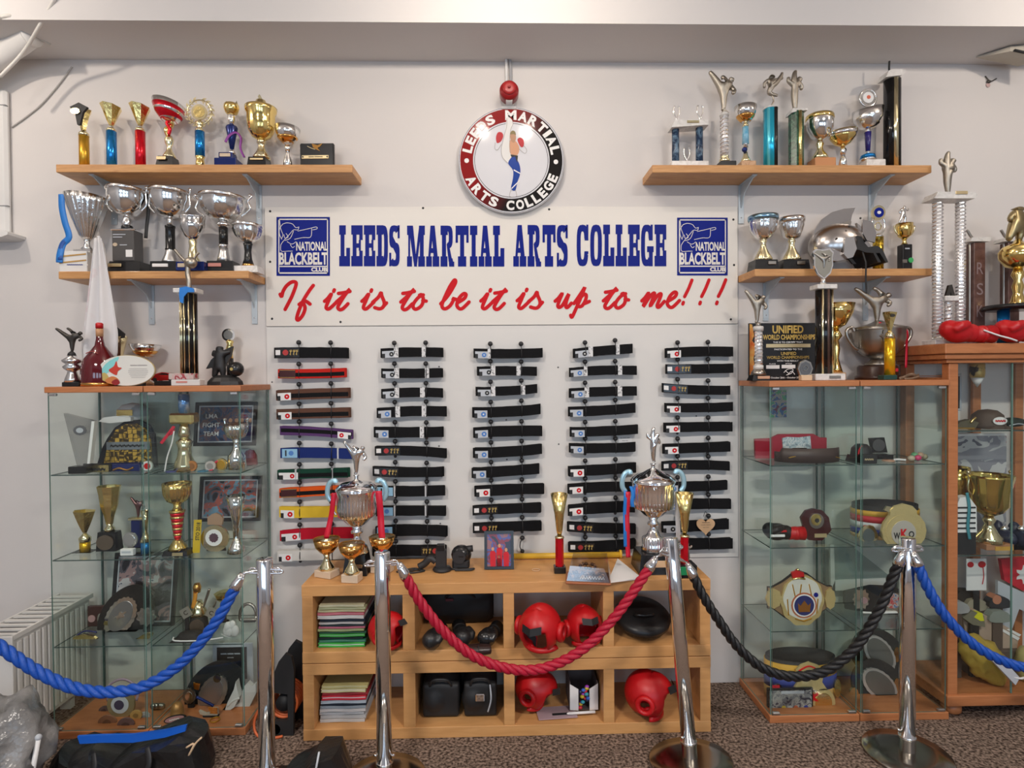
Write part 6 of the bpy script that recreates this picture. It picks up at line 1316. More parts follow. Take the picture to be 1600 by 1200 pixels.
def M_(lab, cx, cy, r, d, zb, m, inner=None, m2=None, ribbon=None, name='medal', flat=False, dent=None, ry=None, grp=None):
    t = Th(name, lab, 'medal', cx, zb, d=d, group=grp)
    if flat:
        p = MB().lathe([(0, 0), (t.m(r), 0), (t.m(r), .004), (t.m(r) * .85, .006), (0, .005)], 20).build('disc', m, t.root)
        if m2: MB().lathe([(0, .0052), (t.m(r) * .6, .0058), (0, .0075)], 16).build('relief', m2, t.root)
    else:
        t.disc('disc', m, cx, cy, r, 3, dent=dent, ry=ry)
        if m2: t.disc('relief', m2, cx, cy, r * (inner or .6), 4.4, ry=(ry or r) * (inner or .6))
        t.poly('stand', BLKMAT, [(cx - r * .5, 2000), (cx + r * .5, 2000), (cx + r * .3, cy), (cx - r * .3, cy)], 2, dy=.006)
    if ribbon: t.tube('ribbon', ribbon, [(cx - r * .5, cy - r * .7, -1), (cx - r * 1.6, cy + r * .1, -3), (cx - r * 1.9, 2000, -6), (cx - r * 1.0, 2000, -9)] if not flat else [(cx + r, 2000, 0), (cx + r * 2, 2000, 3), (cx + r * 2.8, 2000, -4)], 1.8, 6, flat=.4)
    return t

# ---- left cabinet, first shelf
t = Th('glass_award', 'clear glass wedge award with a dark round crest at the cabinet end', 'award', 128, z1, d=.31)
t.poly('wedge', PLASTIC, [(104, 645), (151, 658), (141, 726), (123, 728)], 7); t.poly('bright_edge', WHT, [(147, 658), (151.5, 658), (143, 724), (139, 724)], 8); t.disc('crest', mat('etched_grey', (.12, .12, .13), .5), 129, 672, 10, 1, dy=-t.m(4), ry=7.6, dent=(12, .06)); t.disc('crest_centre', GREYL, 129, 672, 5.5, 1.4, dy=-t.m(4.1), ry=4); t.box('foot', BLACK, 112, 140, 728, 999, 16)
NET = bpy.data.materials.new('yellow_net'); NET.use_nodes = True; nt = NET.node_tree; b = nt.nodes['Principled BSDF']; tc = nt.nodes.new('ShaderNodeTexCoord'); vo = nt.nodes.new('ShaderNodeTexVoronoi'); vo.feature = 'DISTANCE_TO_EDGE'; vo.inputs['Scale'].default_value = 46; vo.inputs['Randomness'].default_value = .25; cr = nt.nodes.new('ShaderNodeValToRGB')
cr.color_ramp.elements[0].position = .03; cr.color_ramp.elements[0].color = (.05, .03, .01, 1); cr.color_ramp.elements[1].position = .075; cr.color_ramp.elements[1].color = (.62, .38, .06, 1); nt.links.new(tc.outputs['Object'], vo.inputs['Vector']); nt.links.new(vo.outputs['Distance'], cr.inputs[0]); nt.links.new(cr.outputs[0], b.inputs[0]); b.inputs['Roughness'].default_value = .35
t = Th('trophy_belt', 'large yellow netted championship belt plate standing on the top glass shelf', 'belt', 198, z1, d=.17)
ARC = [(150, 735), (160, 700), (168, 685), (180, 668), (196, 658), (216, 656), (232, 664), (240, 680), (243, 735)]
t.poly('backing', mat('black_felt', (.012, .012, .018), .8), ARC, 6, dy=.012); t.poly('net_plate', NET, [(163, 728), (172, 690), (184, 671), (198, 663), (214, 662), (228, 670), (236, 688), (238, 728)], 5); t.box('name_band', mat('steel_print', (.30, .33, .36), .35, .5), 170, 236, 690, 702, 1, dy=-t.m(3.4), ch=0); t.text('lettering', BLKMAT, '~~~~~~~~', 202, 696, 52, 5, -t.m(4.2)); t.box('name_band', NAVYF, 168, 236, 722, 730, 1, dy=-t.m(3.4), ch=0)
t = Th('baseball_cap', 'white peaked cap with gold stitching resting on top of the yellow belt plate', 'cap', 205, z1, d=.10)
t.lat('crown', PAPER, [(22, 656), (23, 650), (21, 640), (14, 632), (0, 629)], 20, px=209); t.lat('crown_panel', GREYL, [(22.2, 650), (20, 640), (12, 632.5), (0, 630)], 20, px=213); t.poly('peak', PAPER, [(174, 656), (182, 650), (200, 648), (222, 650), (222, 656), (190, 659)], 34, dy=-.03); t.box('stitching', GOLD, 198, 222, 639, 648, 1, dy=-t.m(22)); t.box('cap_stand', BLKMAT, 206, 213, 654, 2000, 8)
t = Th('name_plaque', 'black plaque with gold lettering before the yellow belt plate', 'plaque', 153, z1, d=.28); t.box('plate', BLACK, 131, 174, 724, 999, 4); t.box('gold_panel', GOLDH, 134, 171, 726.5, 739, .6, dy=-t.m(2.2), ch=0); t.text('lettering', BLKMAT, '~~~~~', 152, 733, 28, 6, -t.m(2.8))
t = Th('name_plaque', 'small dark framed plaque left of the gold lettered plaque', 'plaque', 121, z1, d=.26); t.box('plate', BLACK, 112, 130, 729, 999, 5); t.box('photo', mat('mauve', (.25, .16, .17), .4), 116, 128, 731, 739, .6, dy=-t.m(2.8), ch=0)
t = Th('name_plaque', 'navy plaque with an orange scroll right of the gold lettered plaque', 'plaque', 195, z1, d=.27); t.box('plate', NAVYF, 176, 218, 725, 999, 4); t.tube('scroll', COPPER, [(178, 734, -2.4), (188, 731, -2.4), (200, 734, -2.4), (210, 730, -2.4)], 1.6, 6)
M_('white and red medal tag at the right end of the yellow belt', 231, 728, 8, .25, z1, PAPER, .6, REDP)
# ---- second cabinet, first shelf
t = Th('column_trophy', 'tall gold trophy on a wide gold foot under a blue foil column', 'trophy', 289, z1, d=.27); t.lat('foot', GOLDP, [(16, 999), (15, 725), (10, 712), (9, 700), (12, 690), (6, 684)]); t.lat('figure_stem', GOLDP, [(6, 686), (9, 678), (7, 668), (5, 662)]); t.box('mid_slab', GOLDH, 270, 308, 645, 662, 22, ch=3); t.lat('column', mat('blue_crinkle', (.10, .25, .55), .25, .5, mix=(.6, .66, .75), scale=30, range=(.45, .6)), [(8, 645), (8, 616)], 16)
for a, c in ((258, 691), (278, 672)): t.poly('red_pennant', REDS, [(a, 690), (a + 20, 664), (a + 24, 666), (a + 4, 692)] if a < 270 else [(270, 680), (276, 672), (282, 670), (276, 678)], 1, dy=-t.m(12))
t.tube('white_cord', WHTS, [(281, 672, -14), (278, 690, -15), (271, 712, -16), (267, 735, -16)], 1.1, 6)
PHT, mt, hw, hh = PH('framed team photo lettered LMA FIGHT TEAM behind the silver cup', 302, 398, 628, 697, .10, z1, [(.012, .02, .06), (.03, .07, .16), (.15, .08, .09), (.04, .05, .12), (.30, .18, .15)], 'fight_team', sc_=16)
mb = MB()
for tx, cz_, wd in (('LMA', .80, .06), ('FIGHT', .60, .085), ('TEAM', .40, .075)): add_text(mb, tx, -hw * .46, PHT.z(697) + hh * (cz_ - .12), wd, .022, -.005, .01)
tilted(mb, mt).build('lettering', PAPER, PHT.root)
PHT.root.children[0].name
for cx_ in (.15, .35, .52, .70, .80):
    b = MB(); b.prism([(hw * (cx_ - .08), PHT.z(690)), (hw * (cx_ + .08), PHT.z(690)), (hw * (cx_ + .07), PHT.z(662)), (hw * (cx_ - .07), PHT.z(662))], -.0045, -.0035); b.prism([(hw * cx_ + .010 * math.cos(k * PI / 4), PHT.z(657) + .011 * math.sin(k * PI / 4)) for k in range(8)], -.0045, -.0035, 1); tilted(b, mt).build('figure_print', [mcol('figure_blue', (.03, .04, .12)), SKIN], PHT.root)
t = Th('silver_cup', 'small fluted silver cup with curled handles in the left cabinet', 'trophy', 370, z1, d=.23); t.lat('foot', SILVER, [(15, 999), (13, 712), (6, 702), (4, 692), (6, 688)]); t.bowl('bowl', SILVERH, [(5, 688), (13, 682), (17, 672), (18, 661)], flute=(14, .05, 664, 684)); ears(t, SILVER, 370, 16, 660, 676, .2)
for k, (cx, c, lab) in enumerate([(268, (.05, .06, .20), 'navy medal ribbon heap at the foot of the tall gold trophy'), (300, (.45, .18, .05), 'orange brown medal in front of the team photo'), (317, (.05, .18, .28), 'teal medal in front of the team photo'), (329, (.5, .45, .42), 'pale medal with white ribbon left of the yellow medal')]):
    M_(lab, cx, 728, 8, .31 - .02 * (k % 2), z1, mcol('medal_%d' % k, c, .35), .6, mcol('medal_in_%d' % k, [v * .6 for v in c], .4), ribbon=None, flat=k % 2 == 0)
M_('yellow gold medal on a red ribbon leaning under the silver cup', 346, 726, 9, .27, z1, GOLD, .7, AMBER, REDS, ry=10)
t = Th('baseball_cap', 'dark red peaked cap at the right end of the top shelf', 'cap', 388, z1, d=.10); t.lat('crown', mat('dark_red_cloth', (.22, .05, .05), .8), [(11, 999), (11, 726), (10, 712), (6, 704), (0, 702)], 18, px=391); t.poly('peak', BLKMAT, [(372, 735), (385, 726), (399, 728), (399, 734)], 16, dy=-.03)
# ---- left cabinet, second shelf
def starcol(lab, cx, d, zb, rim, bot, c0, c1, m, R, bx):
    t = Th('column_trophy', lab, 'trophy', cx, zb, d=d); t.box('base', BLACK, cx - bx, cx + bx, c1, 999, bx * 1.4); t.lat('column', m, [(7.5, c1), (7.5, c0)], 16); t.lat('collar', GOLDP, [(8, c0), (8.5, c0 - 6), (4, c0 - 11), (3, bot + 1)]); t.lat_raw('cup', GOLDH, [(3, bot), (7, bot - 9), (R * .7, (bot + rim) / 2 - 3), (R, rim), (R - 1.2, rim + .6), (3, bot - 2)], 6, slant=-1.5); return t
t = starcol('short yellow column trophy with a star shaped gold cup', 133, .22, z2_, 798, 832, 846, 861, YELF, 16, 14)
t = Th('cone_trophy', 'tall gold goblet standing on a round bronze medal block', 'trophy', 172, z2_, d=.2); t.box('base', BLACK, 156, 187, 830, 999, 18, taper=2); t.disc('bronze_medal', mat('bronze', (.20, .15, .11), .4, .7), 171, 845, 13, 1.6, dy=-t.m(10), ry=11.5); t.lat('collar', GOLDP, [(7, 830), (7, 825), (4, 821), (5, 816)]); t.lat_raw('cup', GOLDH, [(5, 818), (7, 806), (12, 790), (14, 772), (16.5, 759), (15.5, 759.5), (12, 772), (4, 812)], 8, slant=-.5)
t = Th('karate_trophy', 'small dark red kicking statuette on a slim block trophy', 'trophy', 214, z2_, d=.16); t.box('base', BLACK, 204, 226, 862, 999, 14); t.box('block', NAVYF, 208, 222, 812, 862, 10); t.box('slab', GOLDP, 204, 226, 808, 812, 12); t.fig(mat('dark_red_metal', (.25, .14, .13), .35, .8), 'side_kick', 217, 776, 808)
M_('silver relief medal leaning on a white block', 204, 843, 11, .24, z2_, SILVERH, .7, SILVER, ry=12)
t = Th('name_plaque', 'white name block before the silver relief medal', 'plaque', 199, z2_, d=.29); t.box('block', PAPER, 190, 210, 857, 999, 8); t.box('strip', GREYL, 193, 207, 860, 863, .6, dy=-t.m(4.2), ch=0)
t = Th('cone_trophy', 'slim gold cone trophy on a blue column at the cabinet joint', 'trophy', 228, z2_, d=.26); t.box('base', BRASSP, 212, 238, 866, 999, 10); t.lat('column', BLUEF, [(7, 866), (7, 846)], 14); t.lat('foot', GOLDP, [(8, 846), (5, 838), (3, 832)]); t.bowl('cone', GOLDP, [(2, 833), (4, 815), (6, 797)])
# ---- second cabinet, second shelf
t = Th('gold_cup', 'gold cup on a red and gold banded stem', 'trophy', 278, z2_, d=.285); t.box('base', BLACK, 260, 299, 858, 999, 24, taper=2); t.box('plaque', BRASSP, 276, 292, 860, 865, .8, dy=-t.m(12.2), ch=0); t.lat('foot', GOLD, [(14, 858), (13, 854), (7, 845), (5, 842)])
for k in range(5):
    ya, yb_ = 842 - 9 * k, 842 - 9 * (k + 1); r0, r1 = 4.5 + 1.2 * k, 4.5 + 1.2 * (k + 1); t.lat('red_band', REDF, [(r0, ya), (r1, yb_ + 3)]); t.lat('gold_band', GOLD, [(r1 + .6, yb_ + 3), (r1 + .8, yb_)])
t.lat('neck', GOLD, [(8, 797), (5, 791), (6, 786)]); t.bowl('bowl', GOLD, [(6, 787), (14, 782), (19, 772), (20, 762), (21, 754)], flute=(16, .03, 758, 784))
PH('black framed photo of fighters behind the gold crown medal', 309, 405, 745, 815, .10, z2_, [(.015, .012, .02), (.10, .12, .16), (.40, .10, .08), (.16, .30, .42), (.45, .30, .25)], 'fighters', sc_=13)
t = Th('medal', 'large gold crown medal with a white centre', 'medal', 336, z2_, d=.25); t.disc('disc', GOLDP, 336.5, 841, 21.5, 4, ry=21); t.disc('white_ring', PAPER, 335.5, 839.5, 13, 5); t.disc('crest', mat('dark_crest', (.10, .05, .07), .5), 335.5, 839.5, 7, 6, dent=(10, .1)); t.poly('crown', mat('rose_gold', (.62, .40, .26), .35, .6), [(326, 819), (326, 808), (332, 803), (338, 801), (345, 804), (350, 810), (348, 820)], 4); t.poly('stand', BLKMAT, [(322, 2000), (352, 2000), (345, 830), (328, 830)], 2, dy=.008)
t = Th('ribbon_strip', 'yellow ribbon lettered in black beside the crown medal', 'ribbon', 308, z2_, d=.27); t.poly('ribbon', mat('yellow_ribbon', (.66, .45, .02), .5), [(304, 812), (316, 812), (312, 864), (301, 864)], .8); t.text('lettering', BLKMAT, 'STO 2018', 310, 830, 28, 6, -t.m(.7), rot=PI / 2 - .1)
t = Th('cone_trophy', 'tall silver cone cup on a crumpled silver foot', 'trophy', 370, z2_, d=.27); t.lat('foot', SILVERH, [(14, 999), (12, 855), (6, 845), (5, 840)], 12); t.lat_raw('cup', SILVER, [(5, 841), (5.5, 815), (10, 795), (15.5, 774), (14.5, 774), (9, 795), (4, 835)], 14)
# ---- left cabinet, third shelf
PH('dark framed team photo behind the silver oval plate', 174, 272, 888, 1000, .14, z3, [(.02, .018, .025), (.10, .09, .11), (.35, .22, .22), (.55, .52, .52), (.03, .04, .10)], 'dark_team', sc_=10)
t = Th('silver_plate', 'silver oval plate with a crimped rim on a black mount', 'plate', 190, z3, d=.19)
def oval(t, cx, cy, a, b_, ang, m, part, dep, dy=0, dent=None, n=44):
    P = []
    for k in range(n):
        th = 2 * PI * k / n; g = 1 + (dent[1] * math.cos(dent[0] * th) if dent else 0); u, v = a * g * math.cos(th), b_ * g * math.sin(th)
        P.append((cx + u * math.cos(ang) - v * math.sin(ang), cy + u * math.sin(ang) + v * math.cos(ang)))
    return t.poly(part, m, P, dep, dy)
oval(t, 194, 964, 55, 36, -.95, mat('black_velvet', (.012, .012, .012), .9), 'mount', 3, .012); oval(t, 189.5, 963, 34, 21, -1.0, SILVER, 'rim', 3, 0, (22, .03)); oval(t, 189.5, 962, 26, 15.5, -1.0, mat('satin_plate', (.42, .42, .43), .35, .9), 'well', 4, -.001); oval(t, 190, 961, 9, 4, -.6, SILVER, 'crest', 5, -.001, (5, .3)); t.box('foot', BLKMAT, 170, 215, 1000, 2000, 10)
t = Th('medal', 'small silver leaf crest right of the oval plate', 'medal', 229, z3, d=.22); oval(t, 229, 963, 13, 14, -.6, SILVERH, 'crest', 4, 0, (9, .12)); t.box('stand', BLKMAT, 222, 236, 975, 2000, 4, dy=.01)
t = Th('medal', 'gold oval emblem lying at the front left of the third glass shelf', 'medal', 134, z3, d=.27); oval(t, 134, 1000, 19, 9, .1, GOLDH, 'emblem', 5, 0, (7, .04)); t.tube('cord', NAVYF, [(118, 994, 3), (130, 988, 5), (148, 990, 4)], 1.2, 6)
t = Th('medal', 'gold leaf emblem lying below the silver crest', 'medal', 226, z3, d=.28); oval(t, 226, 996, 14, 5, -.45, GOLDH, 'emblem', 4)
t = Th('name_plaque', 'dark wooden shield with a small round pink badge', 'plaque', 150, z3, d=.13); t.box('shield', mat('dark_mahogany', (.05, .02, .018), .4), 139, 164, 946, 2000, 6); t.disc('badge', mat('pink_badge', (.42, .25, .24), .4), 146, 965, 5.5, 1.5, dy=-t.m(3.5)); t.disc('silver_badge', SILVER, 159, 966, 4, 1.5, dy=-t.m(3.5), ry=9)
# ---- second cabinet, third shelf
t = Th('statue_trophy', 'small statue with orange and white ribbons on the third glass shelf', 'statue', 311, z3, d=.17); t.lat('base', BLKMAT, [(15, 999), (14, 990), (12, 962)], 16); t.disc('medal', mat('bronze', (.20, .15, .11), .4, .7), 315, 973, 11, 1.4, dy=-t.m(14.5)); t.lat('body', GOLDP, [(11, 962), (12, 956), (8, 948), (5, 938)]); t.tube('orange_ribbon', mat('orange_ribbon', (.62, .25, .02), .5), [(307, 914, -2), (308, 930, -4), (305, 948, -6)], 3.4, 6, flat=.4); t.lat('head', COPPER, [(5, 925), (6, 917), (4, 911), (0, 910)], px=309); t.tube('arm', PEWTER, [(318, 948), (324, 932), (328, 920)], 2, 7); t.tube('arm', PEWTER, [(322, 956), (334, 948), (338, 938)], 1.6, 7)
for cx, a in ((291, -.5), (331, .45)):
    t2 = Th('square_medal', 'square silver letter medal %s the small statue' % ('left of' if cx < 300 else 'right of'), 'medal', cx, z3, d=.22, group='square letter medals'); c, s__ = math.cos(a), math.sin(a)
    t2.poly('tile', mat('bright_pewter', (.50, .48, .42), .35, .7), [(cx + u * c - v * s__, 957 + u * s__ + v * c) for u, v in ((-7.5, -7.5), (7.5, -7.5), (7.5, 7.5), (-7.5, 7.5))], 2.4); t2.text('letter', DARKM, 'C', cx, 957, 6, 7, -t2.m(1.4), rot=-a); t2.box('stand', BLKMAT, cx - 3, cx + 3, 962, 2000, 3, dy=.008)
t = Th('gold_ornament', 'golden lotus ornament at the back of the third glass shelf', 'ornament', 351, z3, d=.10); t.lat('stem', BLKMAT, [(7, 999), (3, 990), (3, 940)], 10); t.lat('lotus', GOLDH, [(3, 942), (12, 934), (15, 926), (8, 923)], 9, sm=False)
t = Th('round_hat', 'flat black cap lying with a white cord on the third glass shelf', 'cap', 300, z3, d=.27); t.lat('crown', BLKMAT, [(24, 999), (24, 996), (18, 988), (0, 985)], 20, sq=.6); t.tube('cord', WHTS, [(276, 992, -8), (282, 1000, -16), (310, 1001, -18), (335, 999, -14), (352, 994, -8)], 1.2, 6); t.poly('peak', BLKMAT, [(276, 998), (296, 994), (316, 998), (316, 2000), (276, 2000)], 30, dy=-.02)
t = Th('white_flower', 'white porcelain flower at the front of the third glass shelf', 'ornament', 361, z3, d=.28)
for k in range(6): t.ball('petal', mat('porcelain', (.62, .63, .61), .3), 361 + 7 * math.cos(k), 986 + 8 * math.sin(k), (6, 4, 9), dy=.004 * (k % 2))
t.poly('leaf', MATS['porcelain'], [(346, 990), (352, 994), (362, 2000), (356, 2000)], 3)
t = Th('steel_wheel', 'large dark steel ring emblem at the right side of the third glass shelf', 'ornament', 391, z3, d=.11); t.tube('ring', PEWTER, [(388 + 13 * math.cos(k * PI / 8), 962 + 19 * math.sin(k * PI / 8)) for k in range(17)], 2.6, 8, smooth=0); t.tube('stay', PEWTER, [(388, 982), (392, 2000)], 2.4, 7, smooth=0); t.box('foot', BLKMAT, 380, 400, 1000, 2000, 8)
# ---- left cabinet, bottom
t = Th('medal', 'big round medal with a white centre and ribbon on the cabinet floor', 'medal', 190, z4, d=.25); t.disc('disc', mat('dull_gold', (.42, .36, .20), .4, .6), 190, 1100, 21, 4, ry=22); t.disc('white_ring', GREYL, 189, 1100, 13.5, 5); t.disc('crest', mat('violet_crest', (.06, .05, .09), .5), 188, 1100, 7.5, 6); t.tube('ribbon', mat('lilac_ribbon', (.35, .26, .32), .6), [(168, 1096, 2), (170, 1072, 2), (192, 1062, 2), (214, 1076, 2), (212, 1096, 2)], 2.2, 6, flat=.4); t.poly('stand', BLKMAT, [(178, 2000), (204, 2000), (198, 1090), (182, 1090)], 2, dy=.01)
for cx, cy, r, m, m2, lab, d in ((168, 1129, 14, 'rust_medal', (.26, .12, .07), 'rust brown round medal lying in front of the big medal', .30), (213, 1117, 9, 'ochre_medal', (.50, .30, .10), 'ochre medal with an orange centre by the big medal', .27), (163, 1110, 8, 'dark_medal', (.12, .08, .08), 'dark bronze medal behind the rust medal', .2), (197, 1134, 13, 'plum_medal', (.16, .09, .09), 'plum coloured medal at the front of the cabinet floor', .32), (226, 1126, 9, 'pale_medal', (.42, .42, .42), 'pale grey medal beside the cabinet joint', .26)):
    M_(lab, cx, cy, r, d, z4, mcol(m, m2, .4), .45, mcol(m + '_in', [v * .55 for v in m2], .5), ry=r * .85)
t = Th('silver_rosette', 'silver rosette ornament at the joint of the two cabinets', 'ornament', 246, z4, d=.2)
for k in range(7): t.ball('petal', PEWTER, 246 + 7 * math.cos(k * .9), 1112 + 8 * math.sin(k * .9), (5, 4, 5))
t.box('foot', PEWTER, 240, 252, 1118, 2000, 6)
# ---- second cabinet, bottom
t = Th('silver_plate', 'large silver oval plate on a dark mount standing on the cabinet floor', 'plate', 330, z4, d=.17); oval(t, 334, 1082, 54, 40, -.85, MATS['black_velvet'], 'mount', 3, .012); oval(t, 333, 1083, 31, 20, -1.05, mat('dim_silver', (.55, .55, .52), .3, .9), 'rim', 3, 0, (20, .03)); oval(t, 331, 1084, 25, 15.5, -1.05, MATS['satin_plate'], 'well', 4, -.001); t.disc('rosette', GOLDP, 341, 1059, 6, 2, dy=-.006)
t = Th('award_scroll', 'cream scroll with orange tips before the silver oval plate', 'ornament', 330, z4, d=.27); t.poly('scroll', mat('cream_scroll', (.50, .44, .36), .5), [(312, 1109), (322, 1114), (332, 1112), (330, 1105), (340, 1106), (341, 1118), (326, 1119), (314, 1114)], 5); t.tube('pen', NAVYF, [(308, 1088), (322, 1096), (334, 1103)], 2.2, 8)
for k in range(4): t.tube('orange_tip', mat('orange_plastic', (.62, .20, .02), .4), [(327 + k, 1104 + 2.6 * k, -3), (341, 1105 + 2.6 * k, -3)], 1.0, 6, smooth=0)
t.box('foot', BLKMAT, 318, 342, 1116, 2000, 6)
t = Th('medal', 'grey wreath medal with an orange tab left of the silver oval plate', 'medal', 296, z4, d=.2); t.disc('disc', PEWTER, 296, 1087, 9.5, 3, ry=12, dent=(14, .06)); t.disc('relief', SILVER, 296, 1087, 5.5, 4, ry=7); t.poly('tab', COPPER, [(303, 1066), (313, 1068), (311, 1078), (304, 1076)], 2); t.box('stand', BLKMAT, 292, 302, 1096, 2000, 4, dy=.01)
t = Th('pin_badge', 'oval red and white badge on a gold bell shaped stand', 'badge', 279, z4, d=.29); t.lat('bell', mat('amber_bell', (.40, .21, .07), .4, .5), [(14, 999), (10, 1124), (9, 1106), (6, 1098), (0, 1096)], 16, px=277); oval(t, 279, 1117, 17, 5.5, -.22, BLKMAT, 'badge_rim', 2, -.03); oval(t, 279, 1117, 15, 4.3, -.22, mat('dull_pink', (.50, .26, .28), .5), 'badge', 2.6, -.03); t.text('lettering', PAPER, '~~~~', 279, 1117, 16, 3, -.036, rot=.22)
t = Th('white_statue', 'white winged porcelain statue by the cabinet side', 'statue', 374, z4, d=.19); t.poly('wing', MATS['porcelain'], [(382, 1072), (388, 1066), (394, 1072), (400, 1068), (400, 1084), (390, 1112), (376, 1130), (366, 1124), (374, 1098)], 8, dy=.01); t.poly('body', MATS['porcelain'], [(370, 1072), (373, 1060), (375, 1072), (378, 1084), (370, 1100), (364, 1118), (362, 2000), (352, 2000), (356, 1112), (360, 1092)], 12, dy=-.01); t.tube('feather', MATS['porcelain'], [(360, 1098, -8), (368, 1090, -8), (378, 1086, -8)], 2.2, 6)
t = Th('framed_photo', 'dark framed certificate with arched white lettering at the cabinet floor', 'certificate', 362, z4, d=.06); t.box('board', GREYL, 334, 396, 1004, 2000, 3); t.box('panel', BLKMAT, 341, 387, 1010, 1060, .6, dy=-t.m(1.9), ch=0); t.text('lettering', GREYL, [('~~~~ ~~~~ ~~~~', 362, 1020, 30, 3), ('~~~~', 362, 1026, 10, 2)], 0, 0, 0, 0, -t.m(2.4))
t = Th('medal', 'thin bronze bracelet lying at the front of the cabinet floor', 'bracelet', 336, z4, d=.3); MB().tube([(t.m(7) * math.cos(k * PI / 10), t.m(7) * math.sin(k * PI / 10), .003) for k in range(20)], .0026, 6, closed=True).build('bracelet', AMBER, t.root)

# ---- right cabinets
t = Th('photo_print', 'small colour photo taped inside the glass at the top of the right cabinet', 'photo', 1216, zsR[0] + .36, d=.03); t.root.location.z = at(1216, 652, .03).z
t.yb = pj(t.root.location)[1]; t.box('print', photo_mat('street_photo', [(.20, .05, .07), (.05, .15, .32), (.35, .33, .30), (.08, .35, .16), (.10, .18, .3)], 26), 1202, 1229, 610, 652, .8, ch=0)
t = Th('trophy_belt', 'red championship belt spread behind the silver photo plate', 'belt', 1241, q1, d=.12); t.poly('strap', mat('red_leather', (.36, .012, .03), .4), [(1178, 685), (1203, 684), (1216, 678), (1270, 678), (1281, 684), (1291, 684), (1291, 710), (1281, 716), (1270, 2000), (1216, 2000), (1203, 718), (1179, 717)], 5); t.poly('silver_plate', photo_mat('silver_relief', [(.25, .30, .34), (.45, .55, .60), (.7, .72, .72), (.35, .42, .48)], 40), [(1220, 684), (1228, 682), (1246, 683), (1264, 681), (1266, 706), (1244, 705), (1222, 707)], 2, dy=-t.m(3.6)); t.box('name_bar', SILVER, 1235, 1258, 699, 705, 1, dy=-t.m(5), ch=0)
t = Th('trophy_belt', 'dark brown leather belt curled in front of the red belt', 'belt', 1260, q1, d=.22)
cp = [(1204 + 57 + 56 * math.cos(a), 0, 0) for a in ()]
b = MB(); n = 30; vs = []
for k in range(n + 1):
    a = PI * 1.08 * k / n + PI - .1; xx = t.m(50) * math.cos(a); yy = t.m(26) * math.sin(a) + .0; h0, h1 = .0, t.m(22) * (1 if 4 < k < 26 else .7); vs += [(xx, yy, h0), (xx, yy, h1)]
o = b.add(vs, [(2 * k, 2 * k + 2, 2 * k + 3, 2 * k + 1) for k in range(n)], 0, True).build('strap', mat('brown_leather', (.055, .032, .026), .45), t.root); o.modifiers.new('t', 'SOLIDIFY').thickness = .006
t.lat('inner_pad', BLKMAT, [(48, 999), (48, 716), (40, 712), (0, 711)], 28, sq=.42); t.tube('gold_edge', AMBER, [(1222, 712, -20), (1250, 707, -22), (1280, 709, -22), (1305, 714, -14)], .8, 5)
t = Th('medal_case', 'open black medal case with a dark round medal', 'case', 1375, q1, d=.16); t.poly('lid', BLACK, [(1361, 685), (1385, 684), (1390, 708), (1366, 708)], 4, dy=.02); t.disc('medal', mat('etched_dark', (.12, .12, .12), .4, .5), 1375, 696, 10, 2, dy=.012, ry=9.5); t.box('tray', BLACK, 1355, 1388, 709, 999, 26)
t = Th('baseball_cap', 'black peaked cap lying left of the open medal case', 'cap', 1342, q1, d=.24); t.lat('crown', BLKMAT, [(16, 999), (16, 714), (14, 700), (8, 694), (0, 693)], 18, px=1346); t.poly('peak', BLKMAT, [(1324, 720), (1328, 710), (1338, 712), (1338, 720)], 26, dy=-.02); t.tube('red_edge', REDC, [(1332, 716, -14), (1336, 702, -10), (1342, 696, -8)], 1.2, 6)
t = Th('name_plaque', 'black name box in front of the open medal case', 'plaque', 1352, q1, d=.325); t.box('block', BLKMAT, 1343, 1368, 710, 999, 10); t.text('lettering', BRASSP, '~~~~', 1354, 717, 14, 4, -t.m(6.4))
M_('peach medal lying before the medal case', 1388, 716, 9, .26, q1, mcol('peach', (.52, .30, .20), .4), .6, mcol('peach_in', (.4, .18, .1), .4), WHTS, flat=True)
for k, (dx, dz_, c) in enumerate([(0, 0, (.5, .42, .3)), (10, 3, (.62, .05, .16)), (5, 9, (.1, .3, .14)), (14, 9, (.45, .3, .2)), (20, 2, (.35, .32, .2))]):
    t = Th('sweet', 'wrapped sweet of the little heap by the cabinet corner, %s' % ['cream at the left foot', 'pink in front', 'green on top', 'tan on top', 'olive at the right foot'][k], 'sweet', 1424 + dx, q1, d=.27 - .012 * k, group='small heap of sweets'); t.ball('wrapper', mcol('sweet_%d' % k, c, .3), 1424 + dx, 720 - dz_, (5.5, 4.5, 4.5), seg=10); t.box('twist', mcol('sweet_%d' % k, c, .3), 1422 + dx, 1426 + dx, 722, 2000, 3)
def sparring_glove_black(): pass
g_ = glove('black red and white fight glove lying by the dark shield plaque', 1222, q2, 850, .80, 0, BLKV, REDV, None, 'fight_glove'); g_.location.y = -.24
MB().box(-.05, .02, -.046, -.038, .03, .042, 0, .002).build('white_flash', WHT, g_); MB().box(-.04, .03, -.044, -.036, .052, .062, 0, .002).build('red_flash', REDV, g_)
